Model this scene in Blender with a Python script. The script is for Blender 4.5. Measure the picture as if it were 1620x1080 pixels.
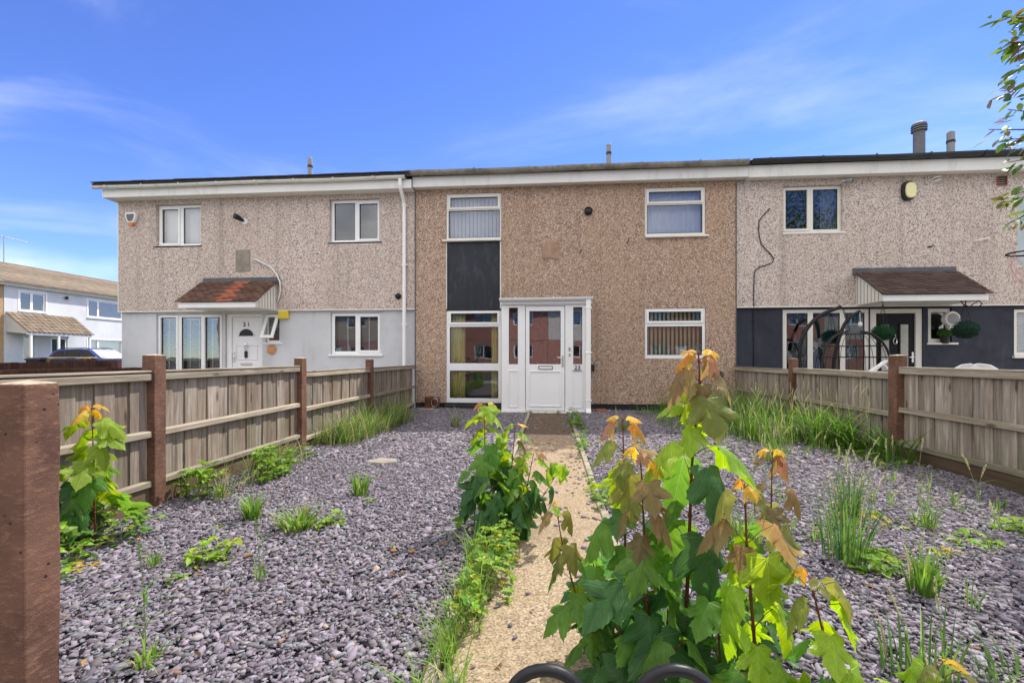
import bpy, bmesh, math, random
import numpy as np
from mathutils import Vector, Matrix, noise as mnoise

for o in list(bpy.data.objects):
    bpy.data.objects.remove(o)
scene = bpy.context.scene
COL = scene.collection
R = math.radians
rnd = random.Random(7)

# ------------------------------------------------------------------ camera
cam_d = bpy.data.cameras.new('camera')
cam_d.sensor_width = 36.0
cam_d.lens = 16.0
cam_d.shift_y = 25 / 1620
cam_d.clip_start = 0.02
cam_d.clip_end = 2000
cam = bpy.data.objects.new('camera', cam_d)
COL.objects.link(cam)
cam.location = (0, 0, 1.08)
cam.rotation_euler = (R(90), 0, R(4.8))
scene.camera = cam

# ------------------------------------------------------------------ sky and sun
SUN = Vector((0.50, 0.56, 1.0)).normalized()          # towards the sun: behind the houses, to the right
SUN_EL = math.asin(SUN.z)
SUN_AZ = math.atan2(SUN.x, SUN.y)                     # clockwise from +Y
world = bpy.data.worlds.new('World')
scene.world = world
world.use_nodes = True
wn, wl = world.node_tree.nodes, world.node_tree.links
wn.clear()


def wnode(t, **kw):
    n = wn.new(t)
    for k, v in kw.items():
        setattr(n, k, v)
    return n


w_out = wnode('ShaderNodeOutputWorld')
w_bg = wnode('ShaderNodeBackground')
w_bg.inputs['Strength'].default_value = 0.15
w_sky = wnode('ShaderNodeTexSky', sky_type='NISHITA', sun_disc=False)
w_sky.sun_elevation = SUN_EL
w_sky.sun_rotation = SUN_AZ
w_sky.altitude = 1500
w_sky.air_density = 1.0
w_sky.dust_density = 0.0
w_sky.ozone_density = 6.0
w_tc = wnode('ShaderNodeTexCoord')
w_sep = wnode('ShaderNodeSeparateXYZ')
wl.new(w_tc.outputs['Generated'], w_sep.inputs[0])
w_z = wnode('ShaderNodeMath', operation='MAXIMUM')
wl.new(w_sep.outputs['Z'], w_z.inputs[0])
w_z.inputs[1].default_value = 0.04
w_px = wnode('ShaderNodeMath', operation='DIVIDE')
w_py = wnode('ShaderNodeMath', operation='DIVIDE')
wl.new(w_sep.outputs['X'], w_px.inputs[0]); wl.new(w_z.outputs[0], w_px.inputs[1])
wl.new(w_sep.outputs['Y'], w_py.inputs[0]); wl.new(w_z.outputs[0], w_py.inputs[1])
w_cmb = wnode('ShaderNodeCombineXYZ')
wl.new(w_px.outputs[0], w_cmb.inputs[0]); wl.new(w_py.outputs[0], w_cmb.inputs[1])
w_map = wnode('ShaderNodeMapping')
w_map.inputs['Rotation'].default_value = (0, 0, R(38))
w_map.inputs['Scale'].default_value = (0.55, 0.95, 1.0)
w_map.inputs['Location'].default_value = (-19.93, 0.62, 0.0)
wl.new(w_cmb.outputs[0], w_map.inputs[0])
w_n1 = wnode('ShaderNodeTexNoise')
w_n1.inputs['Scale'].default_value = 1.1
w_n1.inputs['Detail'].default_value = 8
w_n1.inputs['Roughness'].default_value = 0.56
w_n1.inputs['Distortion'].default_value = 0.5
wl.new(w_map.outputs[0], w_n1.inputs['Vector'])
w_r1 = wnode('ShaderNodeMapRange', interpolation_type='SMOOTHSTEP')
w_r1.inputs['From Min'].default_value = 0.46
w_r1.inputs['From Max'].default_value = 0.80
wl.new(w_n1.outputs['Fac'], w_r1.inputs['Value'])
w_n2 = wnode('ShaderNodeTexNoise')
w_n2.inputs['Scale'].default_value = 0.42
w_n2.inputs['Detail'].default_value = 2
wl.new(w_cmb.outputs[0], w_n2.inputs['Vector'])
w_r2 = wnode('ShaderNodeMapRange', interpolation_type='SMOOTHSTEP')
w_r2.inputs['From Min'].default_value = 0.30
w_r2.inputs['From Max'].default_value = 0.60
wl.new(w_n2.outputs['Fac'], w_r2.inputs['Value'])
w_m = wnode('ShaderNodeMath', operation='MULTIPLY')
wl.new(w_r1.outputs[0], w_m.inputs[0]); wl.new(w_r2.outputs[0], w_m.inputs[1])
w_m2 = wnode('ShaderNodeMath', operation='MULTIPLY')
wl.new(w_m.outputs[0], w_m2.inputs[0]); w_m2.inputs[1].default_value = 0.38
w_mix = wnode('ShaderNodeMix', data_type='RGBA')
wl.new(w_m2.outputs[0], w_mix.inputs['Factor'])
w_hs = wnode('ShaderNodeHueSaturation')
w_hs.inputs['Hue'].default_value = 0.518
w_hs.inputs['Saturation'].default_value = 1.12
w_hs.inputs['Value'].default_value = 1.0
wl.new(w_sky.outputs[0], w_hs.inputs['Color'])
wl.new(w_hs.outputs[0], w_mix.inputs['A'])
w_mix.inputs['B'].default_value = (4.6, 4.9, 5.4, 1)
# broken bright cloud added mostly out of view to fill-light the shaded fronts
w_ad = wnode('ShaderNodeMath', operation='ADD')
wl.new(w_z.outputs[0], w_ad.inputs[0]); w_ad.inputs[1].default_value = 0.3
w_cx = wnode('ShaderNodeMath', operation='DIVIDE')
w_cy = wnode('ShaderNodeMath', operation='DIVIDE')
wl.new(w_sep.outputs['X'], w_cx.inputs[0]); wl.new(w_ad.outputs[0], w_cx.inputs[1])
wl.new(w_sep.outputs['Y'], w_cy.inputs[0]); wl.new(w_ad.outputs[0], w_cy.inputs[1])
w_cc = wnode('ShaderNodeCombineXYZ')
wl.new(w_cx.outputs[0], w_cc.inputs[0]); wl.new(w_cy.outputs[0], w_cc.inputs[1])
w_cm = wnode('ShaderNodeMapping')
w_cm.inputs['Location'].default_value = (7.973, -38.297, 0.863)  # offset chosen so the camera looks into a clear gap
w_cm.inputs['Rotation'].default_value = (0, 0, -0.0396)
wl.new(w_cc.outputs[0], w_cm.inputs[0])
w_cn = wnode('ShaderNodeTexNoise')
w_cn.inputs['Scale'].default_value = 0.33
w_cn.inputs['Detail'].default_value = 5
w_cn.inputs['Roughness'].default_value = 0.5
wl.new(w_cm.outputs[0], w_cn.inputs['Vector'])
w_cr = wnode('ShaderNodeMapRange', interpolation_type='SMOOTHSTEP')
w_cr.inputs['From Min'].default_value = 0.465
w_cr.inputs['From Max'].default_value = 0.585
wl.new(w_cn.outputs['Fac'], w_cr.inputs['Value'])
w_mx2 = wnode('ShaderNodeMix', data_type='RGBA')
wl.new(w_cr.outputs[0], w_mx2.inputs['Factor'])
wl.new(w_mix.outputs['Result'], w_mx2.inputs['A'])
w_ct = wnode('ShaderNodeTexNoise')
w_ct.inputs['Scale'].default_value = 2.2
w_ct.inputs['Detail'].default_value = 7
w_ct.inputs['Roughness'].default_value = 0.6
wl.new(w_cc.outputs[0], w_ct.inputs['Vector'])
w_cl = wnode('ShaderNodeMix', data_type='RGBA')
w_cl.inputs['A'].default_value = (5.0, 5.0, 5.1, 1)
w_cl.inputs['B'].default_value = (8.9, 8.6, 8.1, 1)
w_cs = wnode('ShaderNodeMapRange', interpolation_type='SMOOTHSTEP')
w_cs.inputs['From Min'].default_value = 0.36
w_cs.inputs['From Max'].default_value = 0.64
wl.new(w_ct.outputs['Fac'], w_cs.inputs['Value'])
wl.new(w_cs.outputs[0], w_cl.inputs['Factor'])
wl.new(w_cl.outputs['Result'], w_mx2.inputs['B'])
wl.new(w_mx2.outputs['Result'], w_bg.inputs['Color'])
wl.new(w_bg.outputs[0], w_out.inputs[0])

sun_d = bpy.data.lights.new('sun', 'SUN')
sun_d.energy = 3.6
sun_d.angle = R(0.6)
sun_d.color = (1.0, 0.95, 0.87)
sun = bpy.data.objects.new('sun', sun_d)
COL.objects.link(sun)
sun.location = SUN * 60
sun.rotation_euler = SUN.to_track_quat('Z', 'Y').to_euler()

vs = scene.view_settings
vs.view_transform = 'Standard'
vs.look = 'None'
vs.gamma = 1.0
vs.exposure = 0.80
vs.use_curve_mapping = False
scene.cycles.max_bounces = 8
scene.cycles.transparent_max_bounces = 16
scene.cycles.use_denoising = True


# ------------------------------------------------------------------ mesh helpers
class MB:
    """collects geometry for one mesh"""
    def __init__(s):
        s.v, s.f, s.uv = [], [], None

    def add(s, vs_, fs_):
        b = len(s.v)
        s.v += [tuple(v) for v in vs_]
        s.f += [tuple(i + b for i in f) for f in fs_]
        return s

    def box(s, x0, x1, y0, y1, z0, z1):
        return s.add([(x0, y0, z0), (x1, y0, z0), (x1, y1, z0), (x0, y1, z0), (x0, y0, z1), (x1, y0, z1), (x1, y1, z1), (x0, y1, z1)],
                     [(0, 3, 2, 1), (4, 5, 6, 7), (0, 1, 5, 4), (1, 2, 6, 5), (2, 3, 7, 6), (3, 0, 4, 7)])

    def obox(s, c, ax, ay, az):
        """oriented box: centre and three half-axis vectors"""
        c, ax, ay, az = map(Vector, (c, ax, ay, az))
        P = [c + i * ax + j * ay + k * az for k in (-1, 1) for j in (-1, 1) for i in (-1, 1)]
        return s.add(P, [(0, 2, 3, 1), (4, 5, 7, 6), (0, 1, 5, 4), (1, 3, 7, 5), (3, 2, 6, 7), (2, 0, 4, 6)])

    def prism(s, poly, axis, a, b):
        """extrude a polygon (u, v) along an axis between a and b"""
        n = len(poly)
        def P(u, v, w):
            return {'x': (w, u, v), 'y': (u, w, v), 'z': (u, v, w)}[axis]
        s.add([P(u, v, a) for u, v in poly] + [P(u, v, b) for u, v in poly],
              [tuple(range(n))[::-1], tuple(range(n, 2 * n))] + [(i, (i + 1) % n, n + (i + 1) % n, n + i) for i in range(n)])
        return s

    def tube(s, pts, r, n=8, cap=True):
        pts = [Vector(p) for p in pts]
        rs = r if isinstance(r, (list, tuple)) else [r] * len(pts)
        b = len(s.v)
        up = None
        for i, p in enumerate(pts):
            d = (pts[min(i + 1, len(pts) - 1)] - pts[max(i - 1, 0)])
            d = d.normalized() if d.length > 1e-9 else Vector((0, 0, 1))
            if up is None:
                up = Vector((0, 0, 1)) if abs(d.z) < 0.9 else Vector((1, 0, 0))
            sd = d.cross(up)
            sd = sd.normalized() if sd.length > 1e-6 else Vector((1, 0, 0))
            up = sd.cross(d).normalized()
            for k in range(n):
                a = 2 * math.pi * k / n
                s.v.append(tuple(p + rs[i] * (math.cos(a) * sd + math.sin(a) * up)))
        for i in range(len(pts) - 1):
            for k in range(n):
                s.f.append((b + i * n + k, b + i * n + (k + 1) % n, b + (i + 1) * n + (k + 1) % n, b + (i + 1) * n + k))
        if cap:
            s.f.append(tuple(b + k for k in range(n))[::-1])
            s.f.append(tuple(b + (len(pts) - 1) * n + k for k in range(n)))
        return s

    def lathe(s, c, prof, n=20, axis='z'):
        """revolve profile [(r, h)] about an axis through c"""
        b = len(s.v)
        for r_, h in prof:
            for k in range(n):
                a = 2 * math.pi * k / n
                u, v = r_ * math.cos(a), r_ * math.sin(a)
                o = {'z': (u, v, h), 'y': (u, h, v), 'x': (h, u, v)}[axis]
                s.v.append((c[0] + o[0], c[1] + o[1], c[2] + o[2]))
        for i in range(len(prof) - 1):
            for k in range(n):
                s.f.append((b + i * n + k, b + i * n + (k + 1) % n, b + (i + 1) * n + (k + 1) % n, b + (i + 1) * n + k))
        s.f.append(tuple(b + k for k in range(n))[::-1])
        s.f.append(tuple(b + (len(prof) - 1) * n + k for k in range(n)))
        return s

    def plate(s, x0, x1, z0, z1, y0, y1, holes):
        """a slab in the XZ plane with rectangular holes"""
        xs = sorted({x0, x1} | {h[0] for h in holes} | {h[1] for h in holes})
        zs = sorted({z0, z1} | {h[2] for h in holes} | {h[3] for h in holes})
        xs = [x for x in xs if x0 - 1e-6 <= x <= x1 + 1e-6]
        zs = [z for z in zs if z0 - 1e-6 <= z <= z1 + 1e-6]
        nx, nz = len(xs) - 1, len(zs) - 1
        fill = {}
        for i in range(nx):
            for j in range(nz):
                cx, cz = (xs[i] + xs[i + 1]) / 2, (zs[j] + zs[j + 1]) / 2
                fill[i, j] = not any(h[0] < cx < h[1] and h[2] < cz < h[3] for h in holes)
        idx = {}
        def V(i, j, k):
            if (i, j, k) not in idx:
                idx[i, j, k] = len(s.v)
                s.v.append((xs[i], (y0, y1)[k], zs[j]))
            return idx[i, j, k]
        for (i, j), f in fill.items():
            if not f:
                continue
            s.f.append((V(i, j, 0), V(i + 1, j, 0), V(i + 1, j + 1, 0), V(i, j + 1, 0)))
            s.f.append((V(i, j + 1, 1), V(i + 1, j + 1, 1), V(i + 1, j, 1), V(i, j, 1)))
            if not fill.get((i - 1, j)):
                s.f.append((V(i, j, 1), V(i, j, 0), V(i, j + 1, 0), V(i, j + 1, 1)))
            if not fill.get((i + 1, j)):
                s.f.append((V(i + 1, j, 0), V(i + 1, j, 1), V(i + 1, j + 1, 1), V(i + 1, j + 1, 0)))
            if not fill.get((i, j - 1)):
                s.f.append((V(i, j, 0), V(i, j, 1), V(i + 1, j, 1), V(i + 1, j, 0)))
            if not fill.get((i, j + 1)):
                s.f.append((V(i, j + 1, 1), V(i, j + 1, 0), V(i + 1, j + 1, 0), V(i + 1, j + 1, 1)))
        return s

    def mesh(s, name, smooth=False):
        me = bpy.data.meshes.new(name)
        me.from_pydata(s.v, [], s.f)
        me.update()
        if smooth:
            me.polygons.foreach_set('use_smooth', [True] * len(me.polygons))
        return me


def obj(name, mb, mat, parent=None, smooth=False, bevel=0, kind=None, label=None, seg=2):
    me = mb if isinstance(mb, bpy.types.Mesh) else mb.mesh(name, smooth)
    if mat is not None and not me.materials:
        me.materials.append(mat)
    o = bpy.data.objects.new(name, me)
    COL.objects.link(o)
    if parent is not None:
        o.parent = parent
    if bevel:
        m = o.modifiers.new('bevel', 'BEVEL')
        m.width = bevel
        m.segments = seg
        m.limit_method = 'ANGLE'
    if kind:
        o['kind'] = kind
    if label:
        o['label'] = label
    return o


def place(o, parent):
    """parent an object whose vertices are in world coordinates to an Empty at parent.location"""
    o.parent = parent
    o.matrix_parent_inverse = parent.matrix_basis.inverted()
    return o


def tag(o, label, cat, group=None, kind=None):
    o['label'] = label
    o['category'] = cat
    if group:
        o['group'] = group
    if kind:
        o['kind'] = kind
    return o


def thing(name, label, cat, loc=(0, 0, 0), group=None, rz=0):
    o = bpy.data.objects.new(name, None)
    o.empty_display_size = 0.1
    COL.objects.link(o)
    o.location = loc
    o.rotation_euler = (0, 0, rz)
    return tag(o, label, cat, group)


def part(name, mb, mat, t, **kw):
    """a part given in world coordinates under an Empty with a location"""
    o = obj(name, mb, mat, None, **kw)
    return place(o, t)


# ------------------------------------------------------------------ materials
class N:
    """small node-tree writer"""
    def __init__(s, name):
        s.m = bpy.data.materials.new(name)
        s.m.use_nodes = True
        s.t = s.m.node_tree
        s.t.nodes.clear()
        s.out = s.n('ShaderNodeOutputMaterial')

    def n(s, typ, ins=None, **kw):
        nd = s.t.nodes.new(typ)
        for k, v in kw.items():
            setattr(nd, k, v)
        for k, v in (ins or {}).items():
            if isinstance(v, bpy.types.NodeSocket):
                s.t.links.new(v, nd.inputs[k])
            else:
                nd.inputs[k].default_value = v
        return nd

    def math(s, op, a, b=0.0, c=None):
        nd = s.n('ShaderNodeMath', {0: a, 1: b}, operation=op)
        if c is not None:
            nd.inputs[2].default_value = c
        return nd.outputs[0]

    def coord(s, which='Object'):
        return s.n('ShaderNodeTexCoord').outputs[which]

    def mapped(s, vec, scale=(1, 1, 1), loc=(0, 0, 0), rot=(0, 0, 0)):
        return s.n('ShaderNodeMapping', {'Vector': vec, 'Scale': scale, 'Location': loc, 'Rotation': rot}).outputs[0]

    def noise(s, vec, scale, detail=4, rough=0.55, dist=0):
        return s.n('ShaderNodeTexNoise', {'Vector': vec, 'Scale': scale, 'Detail': detail, 'Roughness': rough, 'Distortion': dist}).outputs['Fac']

    def ramp(s, fac, stops, interp='LINEAR'):
        nd = s.n('ShaderNodeValToRGB', {'Fac': fac})
        cr = nd.color_ramp
        cr.interpolation = interp
        while len(cr.elements) < len(stops):
            cr.elements.new(0.5)
        for e, (p, c) in zip(cr.elements, stops):
            e.position = p
            e.color = (*c, 1) if len(c) == 3 else c
        return nd.outputs[0]

    def rng(s, v, a, b, c=0.0, d=1.0):
        return s.n('ShaderNodeMapRange', {'Value': v, 'From Min': a, 'From Max': b, 'To Min': c, 'To Max': d}).outputs[0]

    def mix(s, fac, a, b, blend='MIX'):
        nd = s.n('ShaderNodeMix', data_type='RGBA', blend_type=blend)
        for k, v in (('Factor', fac), ('A', a), ('B', b)):
            if isinstance(v, bpy.types.NodeSocket):
                s.t.links.new(v, nd.inputs[k])
            elif k == 'Factor':
                nd.inputs[k].default_value = v
            else:
                nd.inputs[k].default_value = (*v, 1) if len(v) == 3 else v
        return nd.outputs['Result']

    def bump(s, h, strength=0.3, dist=0.01):
        return s.n('ShaderNodeBump', {'Height': h, 'Strength': strength, 'Distance': dist}).outputs[0]

    def done(s, color, rough=0.6, normal=None, spec=0.35, metallic=0.0, **kw):
        ins = {'Base Color': color if isinstance(color, bpy.types.NodeSocket) else (*color, 1), 'Roughness': rough,
               'Specular IOR Level': spec, 'Metallic': metallic}
        ins.update(kw)
        p = s.n('ShaderNodeBsdfPrincipled', ins)
        if normal is not None:
            s.t.links.new(normal, p.inputs['Normal'])
        s.t.links.new(p.outputs[0], s.out.inputs[0])
        return s.m


def plain(name, c, rough=0.5, var=0.12, scale=6.0, bump=0.0, bscale=80.0, spec=0.35, metallic=0.0, dirt=None, rand=0.0):
    """a colour with slow mottling, optional fine relief and dirt"""
    w = N(name)
    co = w.coord()
    n1 = w.noise(co, scale, 4)
    a = tuple(x * (1 - var) for x in c)
    b = tuple(min(1, x * (1 + var)) for x in c)
    colr = w.ramp(n1, [(0.3, a), (0.7, b)])
    if dirt:
        n2 = w.noise(w.mapped(co, (1, 1, 0.35)), scale * 2.7, 6, 0.7)
        colr = w.mix(w.rng(n2, 0.52, 0.78, 0, dirt[1]), colr, dirt[0])
    if rand:
        rv = w.n('ShaderNodeObjectInfo').outputs['Random']
        colr = w.n('ShaderNodeHueSaturation', {'Color': colr, 'Value': w.rng(rv, 0, 1, 1 - rand, 1 + rand)}).outputs[0]
    nrm = None
    if bump:
        nrm = w.bump(w.noise(co, bscale, 4), bump, 0.006)
    rr = w.rng(w.noise(co, scale * 3, 3), 0.3, 0.7, max(0.03, rough - 0.08), min(1, rough + 0.1))
    return w.done(colr, rr, nrm, spec, metallic)


def pebbledash(name, stops, tint, stain=(0.25, 0.2, 0.13), stain_amt=0.35, patch=None):
    w = N(name)
    co = w.coord()
    v = w.n('ShaderNodeTexVoronoi', {'Vector': co, 'Scale': 64.0, 'Randomness': 1.0}, feature='F1')
    sep = w.n('ShaderNodeSeparateColor', {0: v.outputs['Color']}).outputs[0]
    c1 = w.ramp(sep, stops, 'CONSTANT')
    v2 = w.n('ShaderNodeTexVoronoi', {'Vector': co, 'Scale': 125.0}, feature='F1')
    sep2 = w.n('ShaderNodeSeparateColor', {0: v2.outputs['Color']}).outputs[1]
    c2 = w.ramp(sep2, stops, 'CONSTANT')
    colr = w.mix(0.36, c1, c2)
    big = w.noise(w.mapped(co, (1, 1, 0.6)), 0.9, 5, 0.6)
    colr = w.mix(w.rng(big, 0.36, 0.68, 0, stain_amt), colr, stain)
    fine = w.noise(w.mapped(co, (1, 1, 0.25)), 3.2, 5, 0.65)
    colr = w.mix(w.rng(fine, 0.48, 0.8, 0, 0.30), colr, tint)
    streak = w.noise(w.mapped(co, (7.0, 1, 0.22)), 1.0, 4, 0.6)
    colr = w.mix(w.rng(streak, 0.52, 0.78, 0, 0.34), colr, (0.12, 0.095, 0.075))
    h = w.math('SUBTRACT', 1.0, w.math('MULTIPLY', v.outputs['Distance'], 1.4))
    nrm = w.bump(h, 0.4, 0.012)
    return w.done(colr, 0.85, nrm, 0.25)


def wood(name, axis, c_lo, c_hi, stain, green=0.0, scale=1.0):
    """weathered board; grain runs along the axis; each object differs"""
    w = N(name)
    co = w.coord()
    rv = w.n('ShaderNodeObjectInfo').outputs['Random']
    off = w.n('ShaderNodeCombineXYZ', {0: w.math('MULTIPLY', rv, 37.0), 1: w.math('MULTIPLY', rv, 91.0), 2: w.math('MULTIPLY', rv, 53.0)}).outputs[0]
    v = w.n('ShaderNodeVectorMath', {0: co, 1: off}, operation='ADD').outputs[0]
    k = {'x': (1.2, 22, 22), 'y': (22, 1.2, 22), 'z': (22, 22, 1.2)}[axis]
    k = tuple(a * scale for a in k)
    g = w.noise(w.mapped(v, k), 1.6, 6, 0.65, 0.6)
    blot = w.noise(w.mapped(v, tuple(max(1.4, a * 0.14) for a in k)), 1.0, 4, 0.6)
    colr = w.ramp(g, [(0.28, c_lo), (0.72, c_hi)])
    colr = w.mix(w.rng(blot, 0.42, 0.70, 0, 0.7), colr, stain)
    b2 = w.noise(w.mapped(v, tuple(max(0.9, a * 0.42) for a in k)), 1.0, 5, 0.7)
    colr = w.mix(w.rng(b2, 0.54, 0.72, 0, 0.75), colr, tuple(min(1, q * 1.28) for q in c_hi))
    colr = w.mix(w.rng(b2, 0.30, 0.42, 0.7, 0.0), colr, tuple(q * 0.62 for q in stain))
    colr = w.n('ShaderNodeHueSaturation', {'Color': colr, 'Value': w.rng(rv, 0, 1, 0.80, 1.2)}).outputs[0]
    kn = w.n('ShaderNodeTexVoronoi', {'Vector': w.mapped(v, tuple(2.6 if a < 5 else 9.0 for a in k)), 'Scale': 1.0}).outputs['Distance']
    colr = w.mix(w.rng(kn, 0.07, 0.16, 0.8, 0.0), colr, (0.07, 0.045, 0.03))
    if green:
        gn = w.noise(v, 2.2, 4, 0.6)
        sz = w.n('ShaderNodeSeparateXYZ', {0: co}).outputs[2]
        low = w.rng(sz, 0.0, 0.75, 1.0, 0.15)
        colr = w.mix(w.math('MULTIPLY', w.rng(gn, 0.42, 0.68, 0, green), low), colr, (0.10, 0.125, 0.035))
    nrm = w.bump(g, 0.35, 0.004)
    return w.done(colr, 0.85, nrm, 0.2)


M = {}
M['dash_brown'] = pebbledash('pebbledash_brown', [(0.0, (0.045, 0.027, 0.022)), (0.20, (0.25, 0.150, 0.108)), (0.38, (0.46, 0.30, 0.215)), (0.66, (0.60, 0.44, 0.335)), (0.88, (0.78, 0.66, 0.55))],
                             (0.46, 0.31, 0.20), (0.40, 0.265, 0.16), 0.30)
M['dash_pink'] = pebbledash('pebbledash_pale', [(0.0, (0.075, 0.052, 0.05)), (0.18, (0.36, 0.265, 0.235)), (0.36, (0.63, 0.515, 0.45)), (0.64, (0.74, 0.64, 0.575)), (0.88, (0.83, 0.76, 0.71))],
                            (0.55, 0.43, 0.35), (0.45, 0.35, 0.27), 0.28)
M['dash_pink_r'] = pebbledash('pebbledash_pale_right', [(0.0, (0.075, 0.055, 0.052)), (0.18, (0.38, 0.29, 0.26)), (0.36, (0.64, 0.53, 0.47)), (0.64, (0.75, 0.65, 0.59)), (0.88, (0.83, 0.77, 0.73))],
                              (0.57, 0.47, 0.40), (0.48, 0.38, 0.31), 0.26)
M['render_grey'] = plain('painted_render_grey', (0.56, 0.57, 0.59), 0.8, 0.10, 1.4, 0.6, 60, dirt=((0.33, 0.33, 0.32), 0.55))
M['render_navy'] = plain('painted_render_navy', (0.030, 0.034, 0.050), 0.75, 0.22, 2.0, 0.9, 55, dirt=((0.075, 0.073, 0.085), 0.6))
M['far_render'] = plain('far_render', (0.62, 0.62, 0.62), 0.85, 0.07, 1.0, 0.2, 60, dirt=((0.36, 0.38, 0.4), 0.3))
M['upvc'] = plain('white_upvc', (0.84, 0.84, 0.83), 0.35, 0.03, 2.0, dirt=((0.55, 0.53, 0.47), 0.22), spec=0.45)
M['upvc_old'] = plain('cream_upvc', (0.74, 0.72, 0.66), 0.4, 0.04, 2.0, dirt=((0.45, 0.43, 0.36), 0.35), spec=0.4)
M['fascia'] = plain('white_fascia', (0.76, 0.75, 0.72), 0.5, 0.04, 1.6, dirt=((0.40, 0.37, 0.30), 0.5))
M['gutter'] = plain('white_gutter', (0.68, 0.67, 0.62), 0.45, 0.06, 3.0, dirt=((0.25, 0.23, 0.17), 0.6))
M['gutter_moss'] = plain('mossy_gutter', (0.27, 0.25, 0.21), 0.8, 0.3, 4.0, 0.3, 60, dirt=((0.06, 0.065, 0.04), 0.9))
M['gutter_black'] = plain('black_gutter', (0.028, 0.03, 0.034), 0.45, 0.2, 3.0, dirt=((0.08, 0.08, 0.075), 0.5))
M['roof_dark'] = plain('dark_roof_tile', (0.045, 0.042, 0.042), 0.85, 0.3, 5.0, 0.4, 70, dirt=((0.09, 0.085, 0.06), 0.6), rand=0.3)
M['tile_red'] = plain('weathered_clay_tile', (0.105, 0.052, 0.036), 0.85, 0.35, 9.0, 0.4, 90, dirt=((0.05, 0.045, 0.025), 0.8), rand=0.35)
M['tile_new'] = plain('clean_red_tile', (0.30, 0.095, 0.055), 0.8, 0.2, 9.0, 0.4, 90, rand=0.15)
M['tile_brown'] = plain('brown_clay_tile', (0.075, 0.046, 0.038), 0.85, 0.3, 9.0, 0.4, 90, dirt=((0.12, 0.10, 0.085), 0.5), rand=0.28)
M['tile_tan'] = plain('tan_concrete_tile', (0.19, 0.145, 0.10), 0.9, 0.25, 3.0, 0.3, 60, dirt=((0.15, 0.12, 0.08), 0.6), rand=0.15)
M['lead'] = plain('lead_flashing', (0.085, 0.09, 0.105), 0.6, 0.2, 4.0, 0.2, 30, dirt=((0.2, 0.2, 0.2), 0.3))
M['panel_black'] = plain('black_cladding', (0.018, 0.020, 0.027), 0.36, 0.25, 3.0, 0.15, 14, dirt=((0.075, 0.078, 0.088), 0.7))
M['plinth'] = plain('bitumen_plinth', (0.025, 0.026, 0.032), 0.7, 0.3, 5.0, 0.3, 40, dirt=((0.08, 0.07, 0.06), 0.5))
M['black'] = plain('black_plastic', (0.018, 0.018, 0.02), 0.4, 0.2, 8.0)
M['black_metal'] = plain('black_painted_metal', (0.012, 0.012, 0.014), 0.42, 0.25, 12.0, 0.08, 120, dirt=((0.06, 0.055, 0.05), 0.25), spec=0.3)
M['chrome'] = plain('chrome', (0.72, 0.72, 0.73), 0.22, 0.05, 8.0, metallic=1.0)
M['steel'] = plain('galvanised_steel', (0.36, 0.37, 0.39), 0.5, 0.15, 8.0, metallic=0.6)
M['flue'] = plain('grey_flue', (0.14, 0.145, 0.16), 0.7, 0.15, 6.0, dirt=((0.1, 0.1, 0.1), 0.5))
M['flue_pale'] = plain('pale_flue', (0.27, 0.27, 0.27), 0.7, 0.12, 6.0, dirt=((0.15, 0.14, 0.13), 0.5))
M['concrete_patch'] = plain('cement_patch', (0.27, 0.24, 0.20), 0.9, 0.2, 7.0, 0.4, 60)
M['clay_patch'] = plain('bare_plaster_patch', (0.36, 0.23, 0.16), 0.9, 0.2, 9.0, 0.4, 60)
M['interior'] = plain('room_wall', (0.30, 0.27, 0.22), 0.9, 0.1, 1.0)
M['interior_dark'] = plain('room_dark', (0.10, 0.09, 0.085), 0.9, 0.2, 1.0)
M['yellow_box'] = plain('yellow_plastic', (0.72, 0.56, 0.05), 0.45, 0.08, 9.0, dirt=((0.3, 0.25, 0.08), 0.4))
M['orange'] = plain('orange_plastic', (0.75, 0.20, 0.03), 0.4, 0.1, 6.0)
M['cream_box'] = plain('cream_plastic', (0.80, 0.76, 0.42), 0.4, 0.04, 6.0)
M['terracotta'] = plain('terracotta', (0.52, 0.25, 0.13), 0.75, 0.25, 14.0, 0.3, 60)
M['brown_glaze'] = plain('brown_glazed_pot', (0.11, 0.035, 0.018), 0.3, 0.4, 11.0, 0.2, 40, dirt=((0.25, 0.19, 0.14), 0.5), spec=0.6)
M['door_white'] = plain('white_door', (0.84, 0.84, 0.84), 0.35, 0.03, 3.0, spec=0.45)
M['door_black'] = plain('black_door', (0.010, 0.010, 0.013), 0.5, 0.2, 4.0, spec=0.2)
M['frosted'] = plain('frosted_glass', (0.42, 0.42, 0.38), 0.25, 0.15, 5.0, 0.3, 40, spec=0.5)
M['curtain_yellow'] = plain('yellow_curtain', (0.82, 0.74, 0.26), 0.9, 0.12, 2.0)
M['blind_green'] = plain('pale_green_blind', (0.78, 0.78, 0.50), 0.8, 0.06, 2.0)
M['blind_grey'] = plain('pale_grey_blind', (0.80, 0.82, 0.84), 0.8, 0.05, 2.0)
M['blind_white'] = plain('white_blind', (0.84, 0.84, 0.82), 0.7, 0.05, 2.0)
M['blind_dark'] = plain('grey_blind', (0.20, 0.21, 0.22), 0.8, 0.06, 2.0)
M['net'] = plain('net_curtain', (0.84, 0.85, 0.86), 0.9, 0.08, 3.0)
M['teal'] = plain('teal_curtain', (0.012, 0.085, 0.075), 0.9, 0.2, 2.0)
M['maroon'] = plain('maroon_curtain', (0.17, 0.03, 0.05), 0.9, 0.2, 2.0)
M['white_cloth'] = plain('white_cloth', (0.74, 0.72, 0.70), 0.9, 0.1, 6.0)
M['pink_cloth'] = plain('pink_cloth', (0.55, 0.22, 0.22), 0.9, 0.1, 6.0)
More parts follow.
